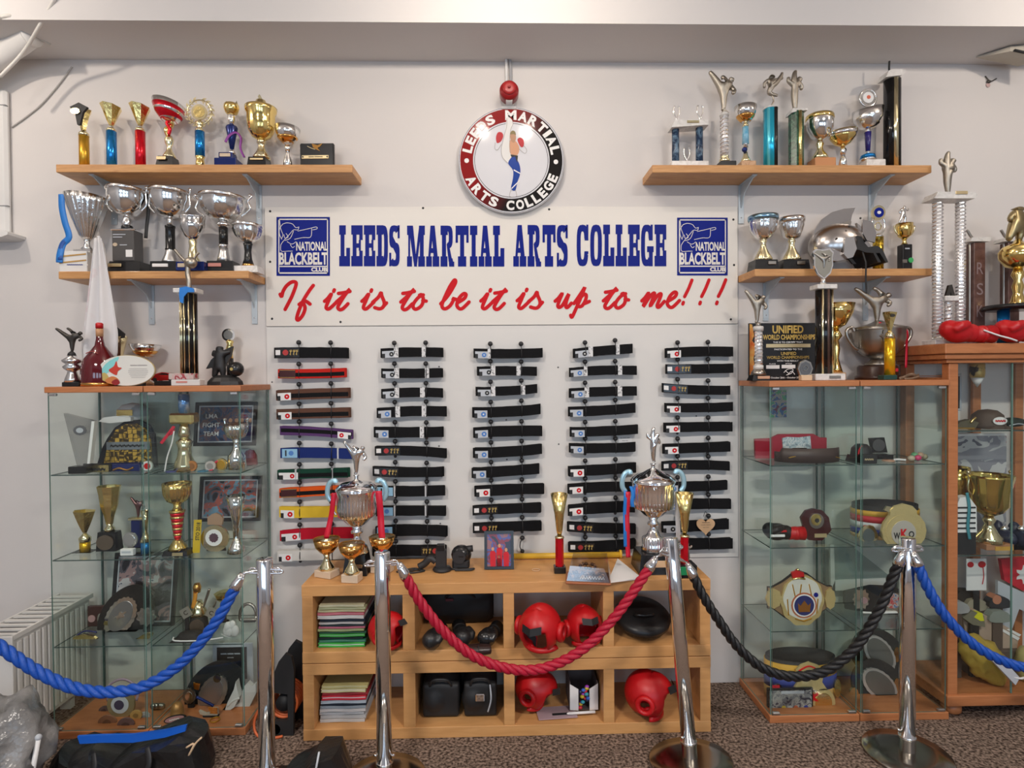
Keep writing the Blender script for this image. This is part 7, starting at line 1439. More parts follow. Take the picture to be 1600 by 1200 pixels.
t = Th('shield_plaque', 'dark octagonal wooden plaque with a gold medal and brass strip', 'plaque', 1274, q2, d=.24); t.poly('shield', mat('mahogany', (.055, .012, .014), .25, coat=.5), [(1250, 808), (1258, 797), (1270, 794), (1284, 797), (1294, 808), (1298, 828), (1284, 848), (1272, 2000), (1262, 843), (1255, 826)], 5); t.disc('medal_glass', PEWTER, 1274, 813, 11.5, 1.6, dy=-t.m(3.2), ry=12); t.disc('medal', GOLD, 1273, 811, 8, 2.4, dy=-t.m(3.6), ry=9); t.disc('medal_motif', BLKMAT, 1274, 812, 3.4, 3, dy=-t.m(3.8)); t.box('strip', BRASSP, 1271, 1290, 833, 839, .8, dy=-t.m(3.2), ch=0)
# tricolour belt standing as a drum
t = Th('trophy_belt', 'tricolour championship belt standing in a ring, black gold red and blue', 'belt', 1382, q2, d=.17)
RXm, RYm = t.m(51), t.m(32)
def drum(part, m, y0, y1, k=1.0, a0=0, a1=2 * PI):
    n = 40; vs = []; 
    for i in range(n + 1): a = a0 + (a1 - a0) * i / n; vs += [(RXm * k * math.cos(a), RYm * k * math.sin(a), t.z(y1)), (RXm * k * math.cos(a), RYm * k * math.sin(a), t.z(y0))]
    o = MB().add(vs, [(2 * i, 2 * i + 2, 2 * i + 3, 2 * i + 1) for i in range(n)], 0, True).build(part, m, t.root); o.modifiers.new('t', 'SOLIDIFY').thickness = .004
drum('lining', BLKMAT, 786, 837, .96); drum('gold_band', mat('gold_cloth', (.62, .34, .03), .6), 793, 801); drum('red_band', mat('red_flag', (.48, .02, .03), .6), 801, 811); drum('white_band', mat('white_flag', (.55, .56, .58), .6), 811, 821); drum('blue_band', mat('blue_flag', (.03, .05, .26), .6), 821, 830); drum('tan_band', mat('tan_band', (.50, .30, .10), .6), 830, 837)
t.disc('round_plate', GOLDP, 1337, 828, 14, 3, dy=-t.m(29), ry=16, dent=(18, .05)); t.disc('plate_centre', mat('smoke_glass', (.10, .12, .12), .15), 1337, 828, 9, 4, dy=-t.m(29), ry=11); t.disc('side_plate', SILVER, 1363, 826, 10, 2, dy=-t.m(29.6), ry=7)
RELG = mat('relief_gold', (.74, .60, .28), .35, .55, bump=(70, .45)); RIMS = mat('rim_silver', (.66, .66, .65), .38, .6)
t = Th('trophy_belt', 'large gold belt plate lettered WKO leaning behind the chrome post', 'belt', 1411, q2, d=.315); t.disc('plate', RELG, 1411.5, 829, 35, 4, ry=32, dent=(16, .012), seg=64); t.poly('crown', RELG, [(1388, 806), (1390, 795), (1398, 790), (1411, 786.5), (1424, 790), (1431, 797), (1432, 808), (1411, 802)], 5); t.disc('bead_ring', RELG, 1411, 830, 29, 4.8, ry=27); t.disc('inner_plate', mat('pale_plate', (.58, .54, .48), .3, .3), 1410, 832, 19.5, 6)
t.text('lettering', BLKMAT, [('W', 1399, 836, 10, 10), ('O', 1422, 834, 9, 10)], 0, 0, 0, 0, -t.m(3.4), .03); t.text('red_letter', REDP, 'K', 1410.5, 833, 11, 15, -t.m(3.5), .04); t.poly('crest', GOLDP, [(1388, 800), (1380, 796), (1384, 790), (1394, 792)], 3)
def arch_belt(t, cx, cy, w, h, m, edge, sh):   # strap that swells round a central plate
    P = [(cx - w, cy - h), (cx - sh - 4, cy - h), (cx - sh * .7, cy - h * 1.5), (cx - sh * .3, cy - h * 2.2), (cx, cy - h * 2.45), (cx + sh * .3, cy - h * 2.2), (cx + sh * .7, cy - h * 1.5), (cx + sh + 4, cy - h), (cx + w, cy - h), (cx + w, cy + h), (cx + sh + 4, cy + h), (cx + sh * .6, cy + h * 1.9), (cx + sh * .2, cy + h * 2.35), (cx - sh * .2, cy + h * 2.35), (cx - sh * .6, cy + h * 1.9), (cx - sh - 4, cy + h), (cx - w, cy + h)]
    t.poly('strap_edge', edge, P, 3, dy=.006); t.poly('strap', m, [(cx + (a - cx) * .985, cy + (b_ - cy) * .93) for a, b_ in P], 3.4, dy=.003)
t = Th('trophy_belt', 'brown championship belt with a crowned white and gold plate', 'belt', 1253, q3, d=.30); t.yb += 1
TANL = mat('tan_leather', (.26, .165, .085), .5); arch_belt(t, 1250, 934, 51, 17, TANL, BLKMAT, 40)
oval(t, 1252, 938, 34, 39, 0, RELG, 'plate', 3, -t.m(2), (10, .03)); oval(t, 1252, 934, 30, 33, 0, mat('pearl', (.66, .65, .58), .3), 'pearl_plate', 4, -t.m(2), (8, .02)); t.disc('dotted_ring', mat('red_gold', (.45, .14, .06), .4), 1254, 945, 20, 5, dy=-t.m(2)); t.disc('pale_ring', PAPER, 1254, 945, 17.6, 5.6, dy=-t.m(2)); t.disc('blue_centre', mat('royal_blue', (.02, .03, .14), .3), 1254, 945, 15.6, 6.2, dy=-t.m(2))
t.poly('crown_motif', COPPER, [(1245, 955), (1244, 941), (1248, 945), (1254, 937), (1260, 945), (1264, 941), (1263, 955)], 7, dy=-t.m(2)); t.poly('crown', REDV, [(1237, 903), (1235, 894), (1241, 892), (1244, 889), (1248, 892), (1254, 894), (1255, 903)], 4, dy=-t.m(2)); t.tube('crown_band', GOLD, [(1236, 904, -4), (1246, 902, -5), (1256, 904, -4)], 1.4, 6); t.ball('orb', GOLD, 1245, 889.5, 2.2, dy=-t.m(3))
for st in ([(1236, 912), (1240, 930)], [(1250, 912), (1248, 926)], [(1262, 912), (1266, 930)], [(1228, 935), (1230, 960)], [(1276, 935), (1274, 958)], [(1240, 966), (1254, 970), (1266, 966)]): t.tube('engraving', AMBER, [(a, b_, -4.2) for a, b_ in st], .9, 5, smooth=0)
t.disc('side_plate', RELG, 1207, 934, 12, 3, dy=-t.m(2.4), ry=15, dent=(16, .06)); t.disc('side_plate', RELG, 1296, 936, 8, 3, dy=-t.m(2.4), ry=16, dent=(16, .06)); t.disc('badge', BLUEP, 1273, 929, 3.6, 5, dy=-t.m(2))
t = Th('trophy_belt', 'black championship belt with silver plates in the cabinet by the post', 'belt', 1385, q3, d=.17)
t.poly('strap', BLKMAT, [(1320, 922), (1360, 914), (1395, 916), (1430, 932), (1430, 956), (1420, 974), (1390, 978), (1360, 960), (1320, 950)], 4, dy=.004); t.disc('side_plate', SILVER, 1344, 935, 12.5, 3, ry=16, dent=(12, .1)); t.disc('badge', mat('badge_pink', (.45, .28, .3), .4), 1349, 937, 5, 4); t.disc('plate', SILVERH, 1392, 948, 20, 3, ry=24, dent=(12, .06)); t.disc('plate_photo', photo_mat('flag_photo', [(.10, .16, .35), (.45, .40, .38), (.5, .08, .08), (.3, .3, .34)], 45), 1394, 938, 13, 4, ry=12); t.tube('white_piping', WHTS, [(1345, 955, -3), (1365, 962, -3), (1378, 975, -3), (1400, 978, -3)], 1.6, 6); t.box('foot', BLKMAT, 1384, 1400, 970, 2000, 10)
t = Th('framed_mirror', 'pale silver picture frame standing on the third right glass shelf', 'frame', 1300, q3, d=.06)
for part, pts in (('frame_side', [(1296, 850), (1302, 850), (1304, 922), (1297, 922)]), ('frame_bottom', [(1297, 922), (1304, 906), (1390, 904), (1398, 922)])): t.poly(part, mat('frame_white', (.62, .63, .61), .4), pts, 4)
t.poly('glass', mat('frame_glass', (.22, .27, .26), .15), [(1302, 852), (1330, 852), (1390, 900), (1390, 904), (1304, 906)], 2, dy=.004); t.box('easel', BLKMAT, 1320, 1350, 918, 2000, 3, dy=.012)
t = Th('trophy_belt', 'curled gold and blue championship belt on the floor of the right cabinet', 'belt', 1250, z4, d=.19)
RXm, RYm = t.m(56), t.m(27); drum('lining', BLKMAT, 1022, 1086, .96); drum('gold_band', MATS['gold_cloth'], 1027, 1046); drum('blue_band', MATS['blue_flag'], 1046, 1066); drum('tan_band', MATS['tan_band'], 1066, 1094)
t.poly('crown_plate', RELG, [(1230, 1050), (1228, 1030), (1236, 1023), (1248, 1019), (1262, 1024), (1271, 1034), (1268, 1050), (1276, 1062), (1222, 1062)], 3, dy=-t.m(29)); t.tube('red_arc', REDP, [(1232, 1032, -31), (1248, 1025, -31), (1266, 1034, -31)], 1.1, 5); t.disc('round_plate', RELG, 1270, 1082, 18, 3, dy=-t.m(29), ry=22); t.disc('plate_relief', GOLDH, 1270, 1082, 13, 4, dy=-t.m(29), ry=16); t.poly('red_letter', REDP, [(1250, 1066), (1254, 1066), (1254, 1070), (1260, 1065), (1262, 1068), (1256, 1072), (1262, 1078), (1256, 1078), (1254, 1075), (1254, 1078), (1250, 1078)], 4, dy=-t.m(30)); t.disc('side_plate', GOLDH, 1206, 1072, 8, 3, dy=-t.m(19), ry=15); t.disc('side_plate', GOLDH, 1297, 1065, 5, 3, dy=-t.m(20), ry=14)
t = Th('photo_block', 'silver grey team photo plaque before the curled gold belt', 'plaque', 1234, z4, d=.29); t.box('slab', BLACK, 1198, 1270, 1074, 999, 5); t.box('photo', photo_mat('team_silver', [(.04, .04, .06), (.22, .22, .23), (.40, .39, .36), (.10, .09, .12)], 34), 1201, 1267, 1077, 1105, .6, dy=-t.m(2.8), ch=0); t.box('flag_strip', REDC, 1206, 1218, 1070, 1077, 1, ch=0); t.box('pale_strip', GREYL, 1219, 1255, 1078, 1082, 1, dy=-t.m(3), ch=0)
for q, c in ((1223, (.6, .45, .05)), (1233, (.5, .5, .48)), (1242, (.5, .12, .05)), (1258, (.03, .05, .3))): t.disc('badge', mcol('pb_%d' % q, c, .4), q, 1107, 3.4, 1, dy=-t.m(3))
for cy, ang, lab, d, hh_ in ((1021, .95, 'dark mounted silver oval plate, the upper of two leaning in the cabinet', .13, 30), (1070, .75, 'dark mounted silver oval plate, the lower of two leaning in the cabinet', .2, 20)):
    t = Th('silver_plate', lab, 'plate', 1376, z4, d=d, group='mounted silver plates'); oval(t, 1374, cy + 4, 48, 38, .8, mat('charcoal_mount', (.03, .03, .03), .7), 'mount', 3, .01); oval(t, 1374, cy, 33, 20, ang, RIMS, 'rim', 3, 0, (20, .025)); oval(t, 1374, cy - 1, 28, 16, ang, mat('dark_plate', (.22, .23, .22), .35, .5), 'well', 4, -.001); t.box('foot', BLKMAT, 1366, 1400, 1100, 2000, 8)
    t.disc('side_medal', GOLDP, 1334 if cy > 1050 else 1336, cy + (18 if cy > 1050 else 2), 7, 3, ry=11, dy=.004); t.disc('side_medal', GOLDP, 1402, cy + 2, 5, 3, ry=12, dy=.004)

# ================================================================== WOODEN CABINET AT THE RIGHT
WX0, WX1, WF = 2.078, 2.80, -.345; WT = 1.762
r = empty('wooden_cabinet', (WX0, 0, 0), 'cherry wood display cabinet with moulded top and bun feet', 'cabinet'); W_ = WX1 - WX0
def wb(nm, x0, x1, y0, y1, z0, z1, m=CHERRY): return mod_bevel(MB().box(x0, x1, y0, y1, z0, z1).build(nm, m, r), .004)
wb('top_board', -.052, W_, WF - .045, -.012, 1.715, WT); wb('cornice', -.040, W_, WF - .03, -.012, 1.690, 1.7145); wb('frieze', -.02, W_, WF - .012, -.015, 1.672, 1.6895)
for y0, y1 in ((WF, WF + .045), (-.06, -.015)): wb('corner_post', 0, .046, y0, y1, .10, 1.6715)
wb('side_rail', .004, .040, WF + .0455, -.0605, 1.585, 1.605); wb('base_rail', -.012, W_, WF - .012, -.012, .055, .105); wb('side_shelf', .006, .04, WF + .05, -.07, 1.61, 1.613)
for px in (1524, 1590): q = at(px, 800, .03).x - WX0; wb('back_mullion', q - .022, q + .022, -.04, -.02, .106, 1.6715)
for q in (.05, .66): MB().lathe([(.03, .0), (.042, .012), (.042, .034), (.028, .0545)], 20, (q, WF + .045, 0)).build('bun_foot', CHERRY, r); MB().lathe([(.03, .0), (.042, .012), (.042, .034), (.028, .0545)], 20, (q, -.08, 0)).build('bun_foot', CHERRY, r)
MB().box(.047, W_, WF + .008, WF + .013, .106, 1.671).build('door_pane', GLASS, r); MB().box(.020, .025, WF + .05, -.065, .106, 1.58).build('side_pane', GLASS, r)
q = at(1578, 800, .335).x - WX0; MB().box(q, q + .006, WF + .002, WF + .0075, .106, 1.671).build('door_joint', GEDGE, r)
wz = [at(1540, y, .32).z for y in (672, 866)]
for z in wz: MB().box(.048, W_, WF + .016, -.045, z - .006, z).build('glass_shelf', [GLASS], r); MB().box(.048, W_, WF + .0145, WF + .0158, z - .006, z).build('shelf_edge', GEDGED, r)
w1, w2, w3, w0 = wz[0] + .0006, wz[1] + .0006, .1056, WT + .0005
G = 'trophies on the wooden cabinet'
t = TR('twin_column_trophy', 'tall silver spiral twin column tower with a kicking statuette on top', 1483, .255, w0, G)
spiral(t, 1464, 318, 531, 7.6); spiral(t, 1500, 318, 531, 7.2); t.box('foot_slab', WHITEM, 1450, 1514, 531.5, 999, 30); t.poly('slab', WHITEM, [(1448, 315), (1454, 305), (1512, 305), (1517, 311), (1512, 315)], 28); t.box('plaque', BRASSP, 1481, 1500, 304, 309, 1, dy=-t.m(14.6)); t.fig(ANT, 'high_kick', 1479, 238, 305)
spiral(t, 1481, 472, 531, 5.4, part='inner_column'); t.box('inner_slab', WHITEM, 1472, 1494, 463, 471, 14); t.poly('inner_figure', DARKM, [(1476, 463), (1481, 446), (1486, 445), (1491, 463), (1486, 463), (1484, 456), (1481, 463)], 4)
for px, d, lab, let in ((1524, .12, 'brown column trophy with three vertical letters behind the red gloves', True), (1577, .08, 'brown column trophy behind the gold cup at the frame edge', False)):
    t = TR('column_trophy', lab, px, d, w0, G); t.box('column', mat('brown_marble', (.085, .035, .028), .3, mix=(.15, .075, .06), scale=30), px - 9, px + 9, 381, 999, 16); t.lat('edge_rod', PEWTER, [(1.6, 999), (1.6, 381)], 8, px=px - 9.5); t.lat('edge_rod', PEWTER, [(1.6, 999), (1.6, 381)], 8, px=px + 9.5); t.poly('cap_slab', WHITEM, [(px - 18, 380), (px - 14, 374), (px + 16, 373), (px + 17, 377), (px + 13, 380)], 22); t.tube('hook', PEWTER, [(px - 4, 374), (px - 9, 368), (px - 14, 360)], 2, 6)
    if let: t.text('lettering', mat('grey_letter', (.26, .19, .19), .5), [('R', px, 421, 10, 18), ('S', px, 453, 10, 18), ('K', px, 487, 10, 18)], 0, 0, 0, 0, -t.m(8.4), .0)
t = TR('gold_cup', 'gold cup with a horse like statuette on a black disc over a blue column', 1590, .24, w0, G)
t.lat('column', BLUEF, [(8, 999), (8, 485)], 16, px=1567); t.lat('column', BLUEF, [(8, 999), (8, 485)], 16, px=1612); t.lat('disc', BLACK, [(44, 484), (46, 481), (44, 477)], 32); t.lat('foot', GOLD, [(15, 477), (10, 472), (6, 458), (8, 448), (5, 438), (9, 430), (6, 421)]); t.lat('bowl', GOLD, [(6, 421), (16, 416), (24, 404), (25, 394), (20, 386), (8, 381), (4, 375)]); t.fig(mat('old_gold_metal', (.40, .32, .17), .35, 1), 'stride', 1588, 324, 378, fat=1.7)
gr = 'red boxing gloves on the wooden cabinet'
for px, lab, lc in ((1497, 'red boxing glove lying before the silver tower', None), (1583, 'red boxing glove at the frame edge with a white lace over the cabinet front', WHTS)):
    g_ = glove(lab, px, w0, 533, .98, 0, REDV, REDV, gr, laces=WHTS); g_.location = (at(px, 533, .362).x, -.362, w0)
# inside the wooden cabinet
def WC(name, lab, cat, px, zb, d, grp=None): return Th(name, lab, cat, px, zb, d=d, group=grp)
t = WC('baseball_cap', 'brown cap with a white patch on the upper glass shelf of the wooden cabinet', 'cap', 1543, w1, .22); CAPB = mat('brown_cap', (.09, .06, .045), .7); t.lat('crown', CAPB, [(22, 999), (23, 664), (20, 648), (12, 641), (0, 639)], 20); t.disc('patch', PAPER, 1543, 656, 11, 1, dy=-t.m(22.5), ry=6); t.text('lettering', REDP, '~~~~', 1543, 656, 16, 4, -t.m(23.4)); t.poly('peak', CAPB, [(1524, 668), (1534, 664), (1554, 664), (1562, 668), (1562, 2000), (1524, 2000)], 30, dy=-.03)
t = WC('trophy_belt', 'olive belt with a gold clasp left of the brown cap', 'belt', 1503, w1, .24); t.poly('strap', mat('olive_leather', (.10, .085, .05), .5), [(1486, 668), (1496, 659), (1512, 655), (1526, 660), (1520, 2000), (1486, 2000)], 10); t.tube('clasp', GOLD, [(1512, 660, -6), (1516, 655, -6), (1520, 652, -6)], 2, 7); t.tube('edge', AMBER, [(1488, 668, -5.5), (1500, 671, -5.5), (1518, 669, -5.5)], .9, 5)
t = WC('dark_pouch', 'dark green pouch right of the brown cap', 'bag', 1582, w1, .2); b = MB(); b.ball((0, 0, t.m(8)), (t.m(20), t.m(14), t.m(7.5))); blob('body', b, mat('dark_green_cloth', (.02, .03, .022), .8), t.root, .006); t.tube('zip', GREYL, [(1566, 664, -12), (1580, 661, -13.5), (1596, 664, -12)], .8, 5)
p = at(1527, 560, .2); t = WC('hanging_canister', 'gold and black patterned canister hanging below the cabinet top', 'ornament', 1527, p.z, .2); t.root.location.z = 1.672 - .12; t.yb = pj(t.root.location)[1]; t.lat('body', mat('leopard_gold', (.60, .40, .12), .4, .3, mix=(.03, .02, .015), scale=22, range=(.5, .56)), [(9, 590), (10, 584), (10, 563)]); t.lat('bulb', PAPER, [(0, 2000), (6, 596), (9, 589)]); t.lat('neck', BLKMAT, [(10.5, 564), (10.5, 558)])
t = WC('framed_photo', 'small grey framed black picture at the back left of the wooden cabinet', 'photo', 1490, w1, .06); t.box('frame', GREYL, 1474, 1502, 584, 642, 3); t.box('panel', BLKMAT, 1478, 1498, 588, 638, 1, dy=-t.m(2)); t.box('stand', PAPER, 1476, 1500, 642, 2000, 3); t.disc('badge', COPPER, 1487, 608, 5, 1.4, dy=-t.m(3))
t = WC('gold_cup', 'large gold cup with a red ring on its handle, on a wooden block', 'trophy', 1545, w2, .215); t.box('block', mat('tan_block', (.42, .20, .10), .45), 1527, 1570, 846, 999, 34); t.box('plaque', mat('orange_plate', (.62, .34, .06), .4), 1540, 1568, 849, 862, 1, dy=-t.m(17.6), ch=0); t.lat('foot', GOLDP, [(20, 846), (18, 838), (10, 828), (6, 818), (9, 812), (6, 806)]); t.bowl('bowl', mat('deep_gold', (.75, .56, .16), .16, 1), [(6, 806), (18, 799), (26, 788), (27, 765), (31, 745), (32, 741)], flute=(16, .02, 745, 785)); ears(t, GOLDP, 1545, 30, 742, 775, .5); t.tube('red_ring', REDV, [(1577, 744), (1584, 748), (1585, 760), (1579, 765), (1575, 758)], .9, 6)
t = WC('gold_cup', 'gold cup partly hidden by the post of the wooden cabinet', 'trophy', 1494, w2, .118); t.lat('foot', GOLDP, [(14, 999), (10, 840), (5, 800), (6, 778)]); t.bowl('bowl', MATS['deep_gold'], [(6, 778), (14, 772), (17, 750), (18, 729)])
t = WC('trainer_shoe', 'white striped trainer shoe standing upright by the gold cup', 'shoe', 1505, w2, .305); t.poly('upper', PAPER, [(1486, 830), (1486, 795), (1494, 776), (1508, 774), (1520, 790), (1521, 830)], 14)
for k in range(5): t.box('lace_bar', BLKMAT, 1490, 1518, 790 + 8 * k, 792.4 + 8 * k, 1, dy=-t.m(7.6), ch=0)
t.tube('teal_lace', mat('teal_lace', (.04, .22, .26), .6), [(1504, 768, -8), (1507, 790, -9), (1505, 820, -9), (1508, 840, -9)], 2.6, 6, flat=.4); t.box('sole', BLKMAT, 1488, 1521, 830, 2000, 12)
for k, (px, lab) in enumerate(((1570, 'navy shoe with a silver toe right of the large gold cup'), (1597, 'navy shoe at the frame edge'))):
    t = WC('shoe', lab, 'shoe', px, w2, .2 + .03 * k, 'navy shoes in the wooden cabinet'); b = MB(); b.ball((0, 0, t.m(14)), (t.m(11), t.m(20), t.m(13))); b.ball((0, t.m(14), t.m(22)), (t.m(9), t.m(10), t.m(16))); blob('upper', b, mat('navy_leather', (.015, .02, .05), .4), t.root, .006); t.ball('toe_cap', SILVER, px, 826, (7, 5, 5)); t.box('sole', BLKMAT, px - 11, px + 11, 866, 2000, 40)
t = WC('folded_shirts', 'folded white and navy printed shirts hung behind the gold cup', 'shirt', 1525, w2, .05); t.box('cloth', photo_mat('shirt_print', [(.16, .16, .20), (.58, .58, .58), (.30, .30, .34), (.5, .5, .52), (.40, .20, .22)], 5), 1478, 1572, 680, 2000, 4); t.box('collar', PAPER, 1478, 1572, 677, 681, 5)
t = WC('picture_card', 'white picture card showing two red boxing gloves', 'picture', 1525, w3, .14); t.root.location.z = w3 + .30; t.root.location.z = w3; t.box('card', PAPER, 1509, 1541, 872, 922, 1.2); t.disc('glove_print', REDV, 1515, 881, 5, 1, dy=-t.m(.8), ry=4.4); t.disc('glove_print', REDV, 1533, 881, 6, 1, dy=-t.m(.8), ry=5); t.tube('cord_print', REDV, [(1535, 886, -.9), (1536, 900, -.9), (1534, 912, -.9)], .8, 4); t.box('easel', BLKMAT, 1520, 1530, 922, 2000, 3)
t = WC('red_shirt', 'red shirt with white emblem folded at the frame edge', 'shirt', 1590, w3, .12); t.poly('cloth', REDC, [(1560, 872), (1640, 868), (1640, 934), (1596, 922), (1566, 905)], 6); t.disc('emblem', PAPER, 1600, 896, 14, 7, ry=12, dent=(7, .3)); t.poly('lining', GREYL, [(1556, 905), (1600, 926), (1640, 940), (1640, 975), (1590, 950), (1556, 2000)], 5)
t = WC('card_box', 'beige leather card case on the heap in the lower part of the wooden cabinet', 'box', 1537, w3, .12); t.poly('case', mat('beige_leather', (.46, .34, .26), .6), [(1490, 950), (1510, 945), (1580, 984), (1576, 1008), (1540, 1006), (1496, 986)], 30); t.box('stack', mat('brown_card', (.10, .07, .055), .7), 1500, 1576, 1006, 2000, 46)
for pts in ([(1550, 978), (1554, 976), (1580, 990), (1577, 994)], [(1560, 977), (1564, 976), (1582, 985), (1579, 988)]): t.poly('white_bar', PAPER, pts, 32)
t = WC('heap_tin', 'olive tin with a bright yellow lid on the heap', 'tin', 1525, w3, .185); t.poly('body', mat('grey_olive', (.18, .17, .12), .6), [(1500, 962), (1516, 952), (1534, 960), (1536, 978), (1516, 974)], 8); t.poly('yellow_lid', mat('lemon', (.68, .66, .02), .5), [(1518, 962), (1524, 955), (1531, 956), (1534, 968), (1528, 968)], 9); t.box('stand', BLKMAT, 1514, 1528, 974, 2000, 6)
for k, (px, y, lab, c) in enumerate(((1505, 928, 'black leather wallet on the heap', (.03, .027, .025)), (1520, 942, 'khaki folded cloth on the heap', (.33, .29, .21)), (1556, 938, 'black pouch with an orange badge on the heap', (.03, .03, .035)), (1556, 960, 'pale green pouch on the heap', (.25, .28, .25)), (1492, 946, 'steel flask lying on the heap', (.35, .35, .35)))):
    t = WC('heap_item', lab, 'case', px, w3, .10 + .022 * k); t.poly('body', mcol('heap_%d' % k, c, .5), [(px - 16, y + 6), (px - 10, y - 7), (px + 8, y - 8), (px + 18, y), (px + 16, y + 9), (px - 6, y + 10)], 12, smooth=2); t.box('support', mat('brown_card', (.1, .07, .055), .7), px - 8, px + 8, y + 9, 2000, 8)
    if k == 2: t.disc('badge', mat('orange_badge', (.50, .20, .11), .5), px - 4, y - 4, 7, 13)
YB_ = mat('yellow_bag', (.42, .29, .05), .35, bump=(25, .2))
def crumple(name, lab, cat, loc, r3, m, amp, seed, part='body', nf=3.0, seg=34, rings=20, flat=False, grp=None, tilt=0):
    t = empty(name, loc, lab, cat, grp); mb = MB().ball((0, 0, r3[2]), r3, seg, rings); vs = []
    for v in mb.v:
        q = Vector(v); d = (q - Vector((0, 0, r3[2]))).normalized(); n_ = noise.noise(Vector((d.x * nf + seed, d.y * nf, d.z * nf))) + .5 * noise.noise(Vector((d.x * nf * 2.7, d.y * nf * 2.7 + seed, d.z * nf * 2.7)))
        q = Matrix.Rotation(tilt, 3, 'Y') @ (q + d * (n_ * amp) - Vector((0, 0, r3[2]))); vs.append(q)
    zm = min(q.z for q in vs) + .012; mb.v = [(q.x, q.y, max(.0008, q.z - zm)) for q in vs]; 
    if flat: mb.sm = [False] * len(mb.sm)
    mb.build(part, m, t); return t
p = at(1530, 1080, .25); t = crumple('yellow_bag', 'crumpled yellow plastic bag with grey gear inside, at the foot of the wooden cabinet', 'bag', (p.x + .02, -.255, w3), (.085, .055, .145), YB_, .022, 3, nf=2.2, tilt=-.75); t.rotation_euler = (0, 0, 0)
MB().prism([(-.06, .17), (-.03, .20), (.07, .09), (.05, .055)], -.118, -.10).build('grey_gear', GREYL, t); MB().tube(catmull([(.02, -.11, .10), (.07, -.115, .085), (.11, -.10, .08)], 4), .005, 6).build('tie', PAPER, t)
p = at(1594, 1040, .2); crumple('yellow_bag', 'smaller pale yellow bag at the frame edge behind the blue rope', 'bag', (p.x + .02, -.235, w3), (.07, .06, .095), mat('pale_yellow_bag', (.38, .33, .13), .4), .012, 9, nf=1.6)

# ================================================================== STANCHIONS AND ROPES
SH_ = .93
def stanchion(label, top, base=None, hooks=(-1, 1)):
    T_ = atz(top[0], top[1], SH_); Bq = Vector((T_.x, T_.y, 0)) if base is None else atz(base[0], base[1], 0); r = empty('stanchion', (Bq.x, Bq.y, 0), label, 'barrier post', 'chrome rope stanchions')
    v = Vector((T_.x - Bq.x, T_.y - Bq.y, SH_)); R_ = v.to_track_quat('Z', 'Y').to_matrix().to_4x4(); L_ = v.length
    lift = .165 * math.sin(v.angle(Vector((0, 0, 1)))) ; M4 = Matrix.Translation((0, 0, lift)) @ R_; L_ -= lift
    MB().lathe([(.165, 0), (.170, .006), (.166, .013), (.10, .020), (.05, .024), (0, .024)], 48, mat4=M4).build('base_plate', mat('base_chrome', (.34, .32, .29), .22, 1), r)
    o = MB().lathe([(.0305, .020), (.0305, L_ - .004), (.028, L_), (0, L_)], 36, mat4=M4).build('pole', CHROME, r)
    MB().lathe([(.034, .075), (.034, .085), (.031, .088)], 32, mat4=M4).build('collar', CHROME, r)
    for sd in hooks:
        ring_ = [M4 @ Vector((sd * (.030 + .016 + .016 * math.cos(2 * PI * k / 14)), 0, L_ - .045 + .010 * math.sin(2 * PI * k / 14))) for k in range(14)]
        MB().tube(ring_, .0036, 6, closed=True).build('hook_eye', CHROME, r)
        e = [M4 @ Vector((sd * q, 0, .11)) for q in (.029, .042)]; MB().tube(e, .005, 8).build('foot_pin', CHROME, r)
    return r, [M4 @ Vector((sd * .062, 0, L_ - .045)) + Vector((Bq.x, Bq.y, 0)) for sd in (-1, 1)]
sA, eA = stanchion('chrome barrier post before the left glass cabinet, holding the end of a blue rope', (413, 873))
sB, eB = stanchion('chrome barrier post in front of the three amber bowls', (597, 862))
sC, eC = stanchion('leaning chrome barrier post between the red and the black rope', (1047, 840), (1079, 1197))
sD, eD = stanchion('chrome barrier post before the gold belt plate, between black and blue rope', (1418, 840))
def rope(label, pts, dl, m, rad=.0205, ferr=(True, True), ends=(None, None)):
    n = len(pts); P = []
    for i, (px, py) in enumerate(pts): P.append(at(px, py, dl[0] + (dl[1] - dl[0]) * i / (n - 1)))
    c = catmull(P, 22); base = P[0].copy(); r = empty('barrier_rope', base, label, 'rope', 'twisted barrier ropes'); c = [q - base for q in c]
    # frames
    nr = None; fr = []
    for i, q in enumerate(c):
        t = (c[min(i + 1, len(c) - 1)] - c[max(i - 1, 0)]).normalized()
        if nr is None: nr = Vector((0, 1, 0))
        nr = (nr - t * nr.dot(t)).normalized(); fr.append((q, nr.copy(), t.cross(nr)))
    s_ = 0; ph = []
    for i in range(len(c)): s_ += (c[i] - c[i - 1]).length if i else 0; ph.append(s_)
    for k in range(3):
        MB().tube([q + a * (rad * .5 * math.cos(2 * PI * (d_ / .112) + k * 2 * PI / 3)) + b * (rad * .5 * math.sin(2 * PI * (d_ / .112) + k * 2 * PI / 3)) for (q, a, b), d_ in zip(fr, ph)], rad * .56, 8).build('strand', m, r)
    for e, i0, i1, en in ((0, 0, 1, ends[0]), (1, -1, -2, ends[1])):
        if not ferr[e]: continue
        q = c[i0]; d = (c[i0] - c[i1 * 5 if i1 > 0 else -6]).normalized(); h = q + d * .055
        MB().tube([q - d * .006, q + d * .012, q + d * .034, h], [.0215, .0215, .016, .011], 16).build('ferrule', CHROME, r)
        tip = (en - base) if en is not None else h + d * .03; mid = (h + tip) / 2 + Vector((0, 0, .008))
        MB().tube(catmull([h, mid, tip, tip + Vector((0, 0, -.012)), (h + tip) / 2 - Vector((0, 0, .006)), h + d * .004], 4), .004, 7).build('snap_hook', CHROME, r)
    return r
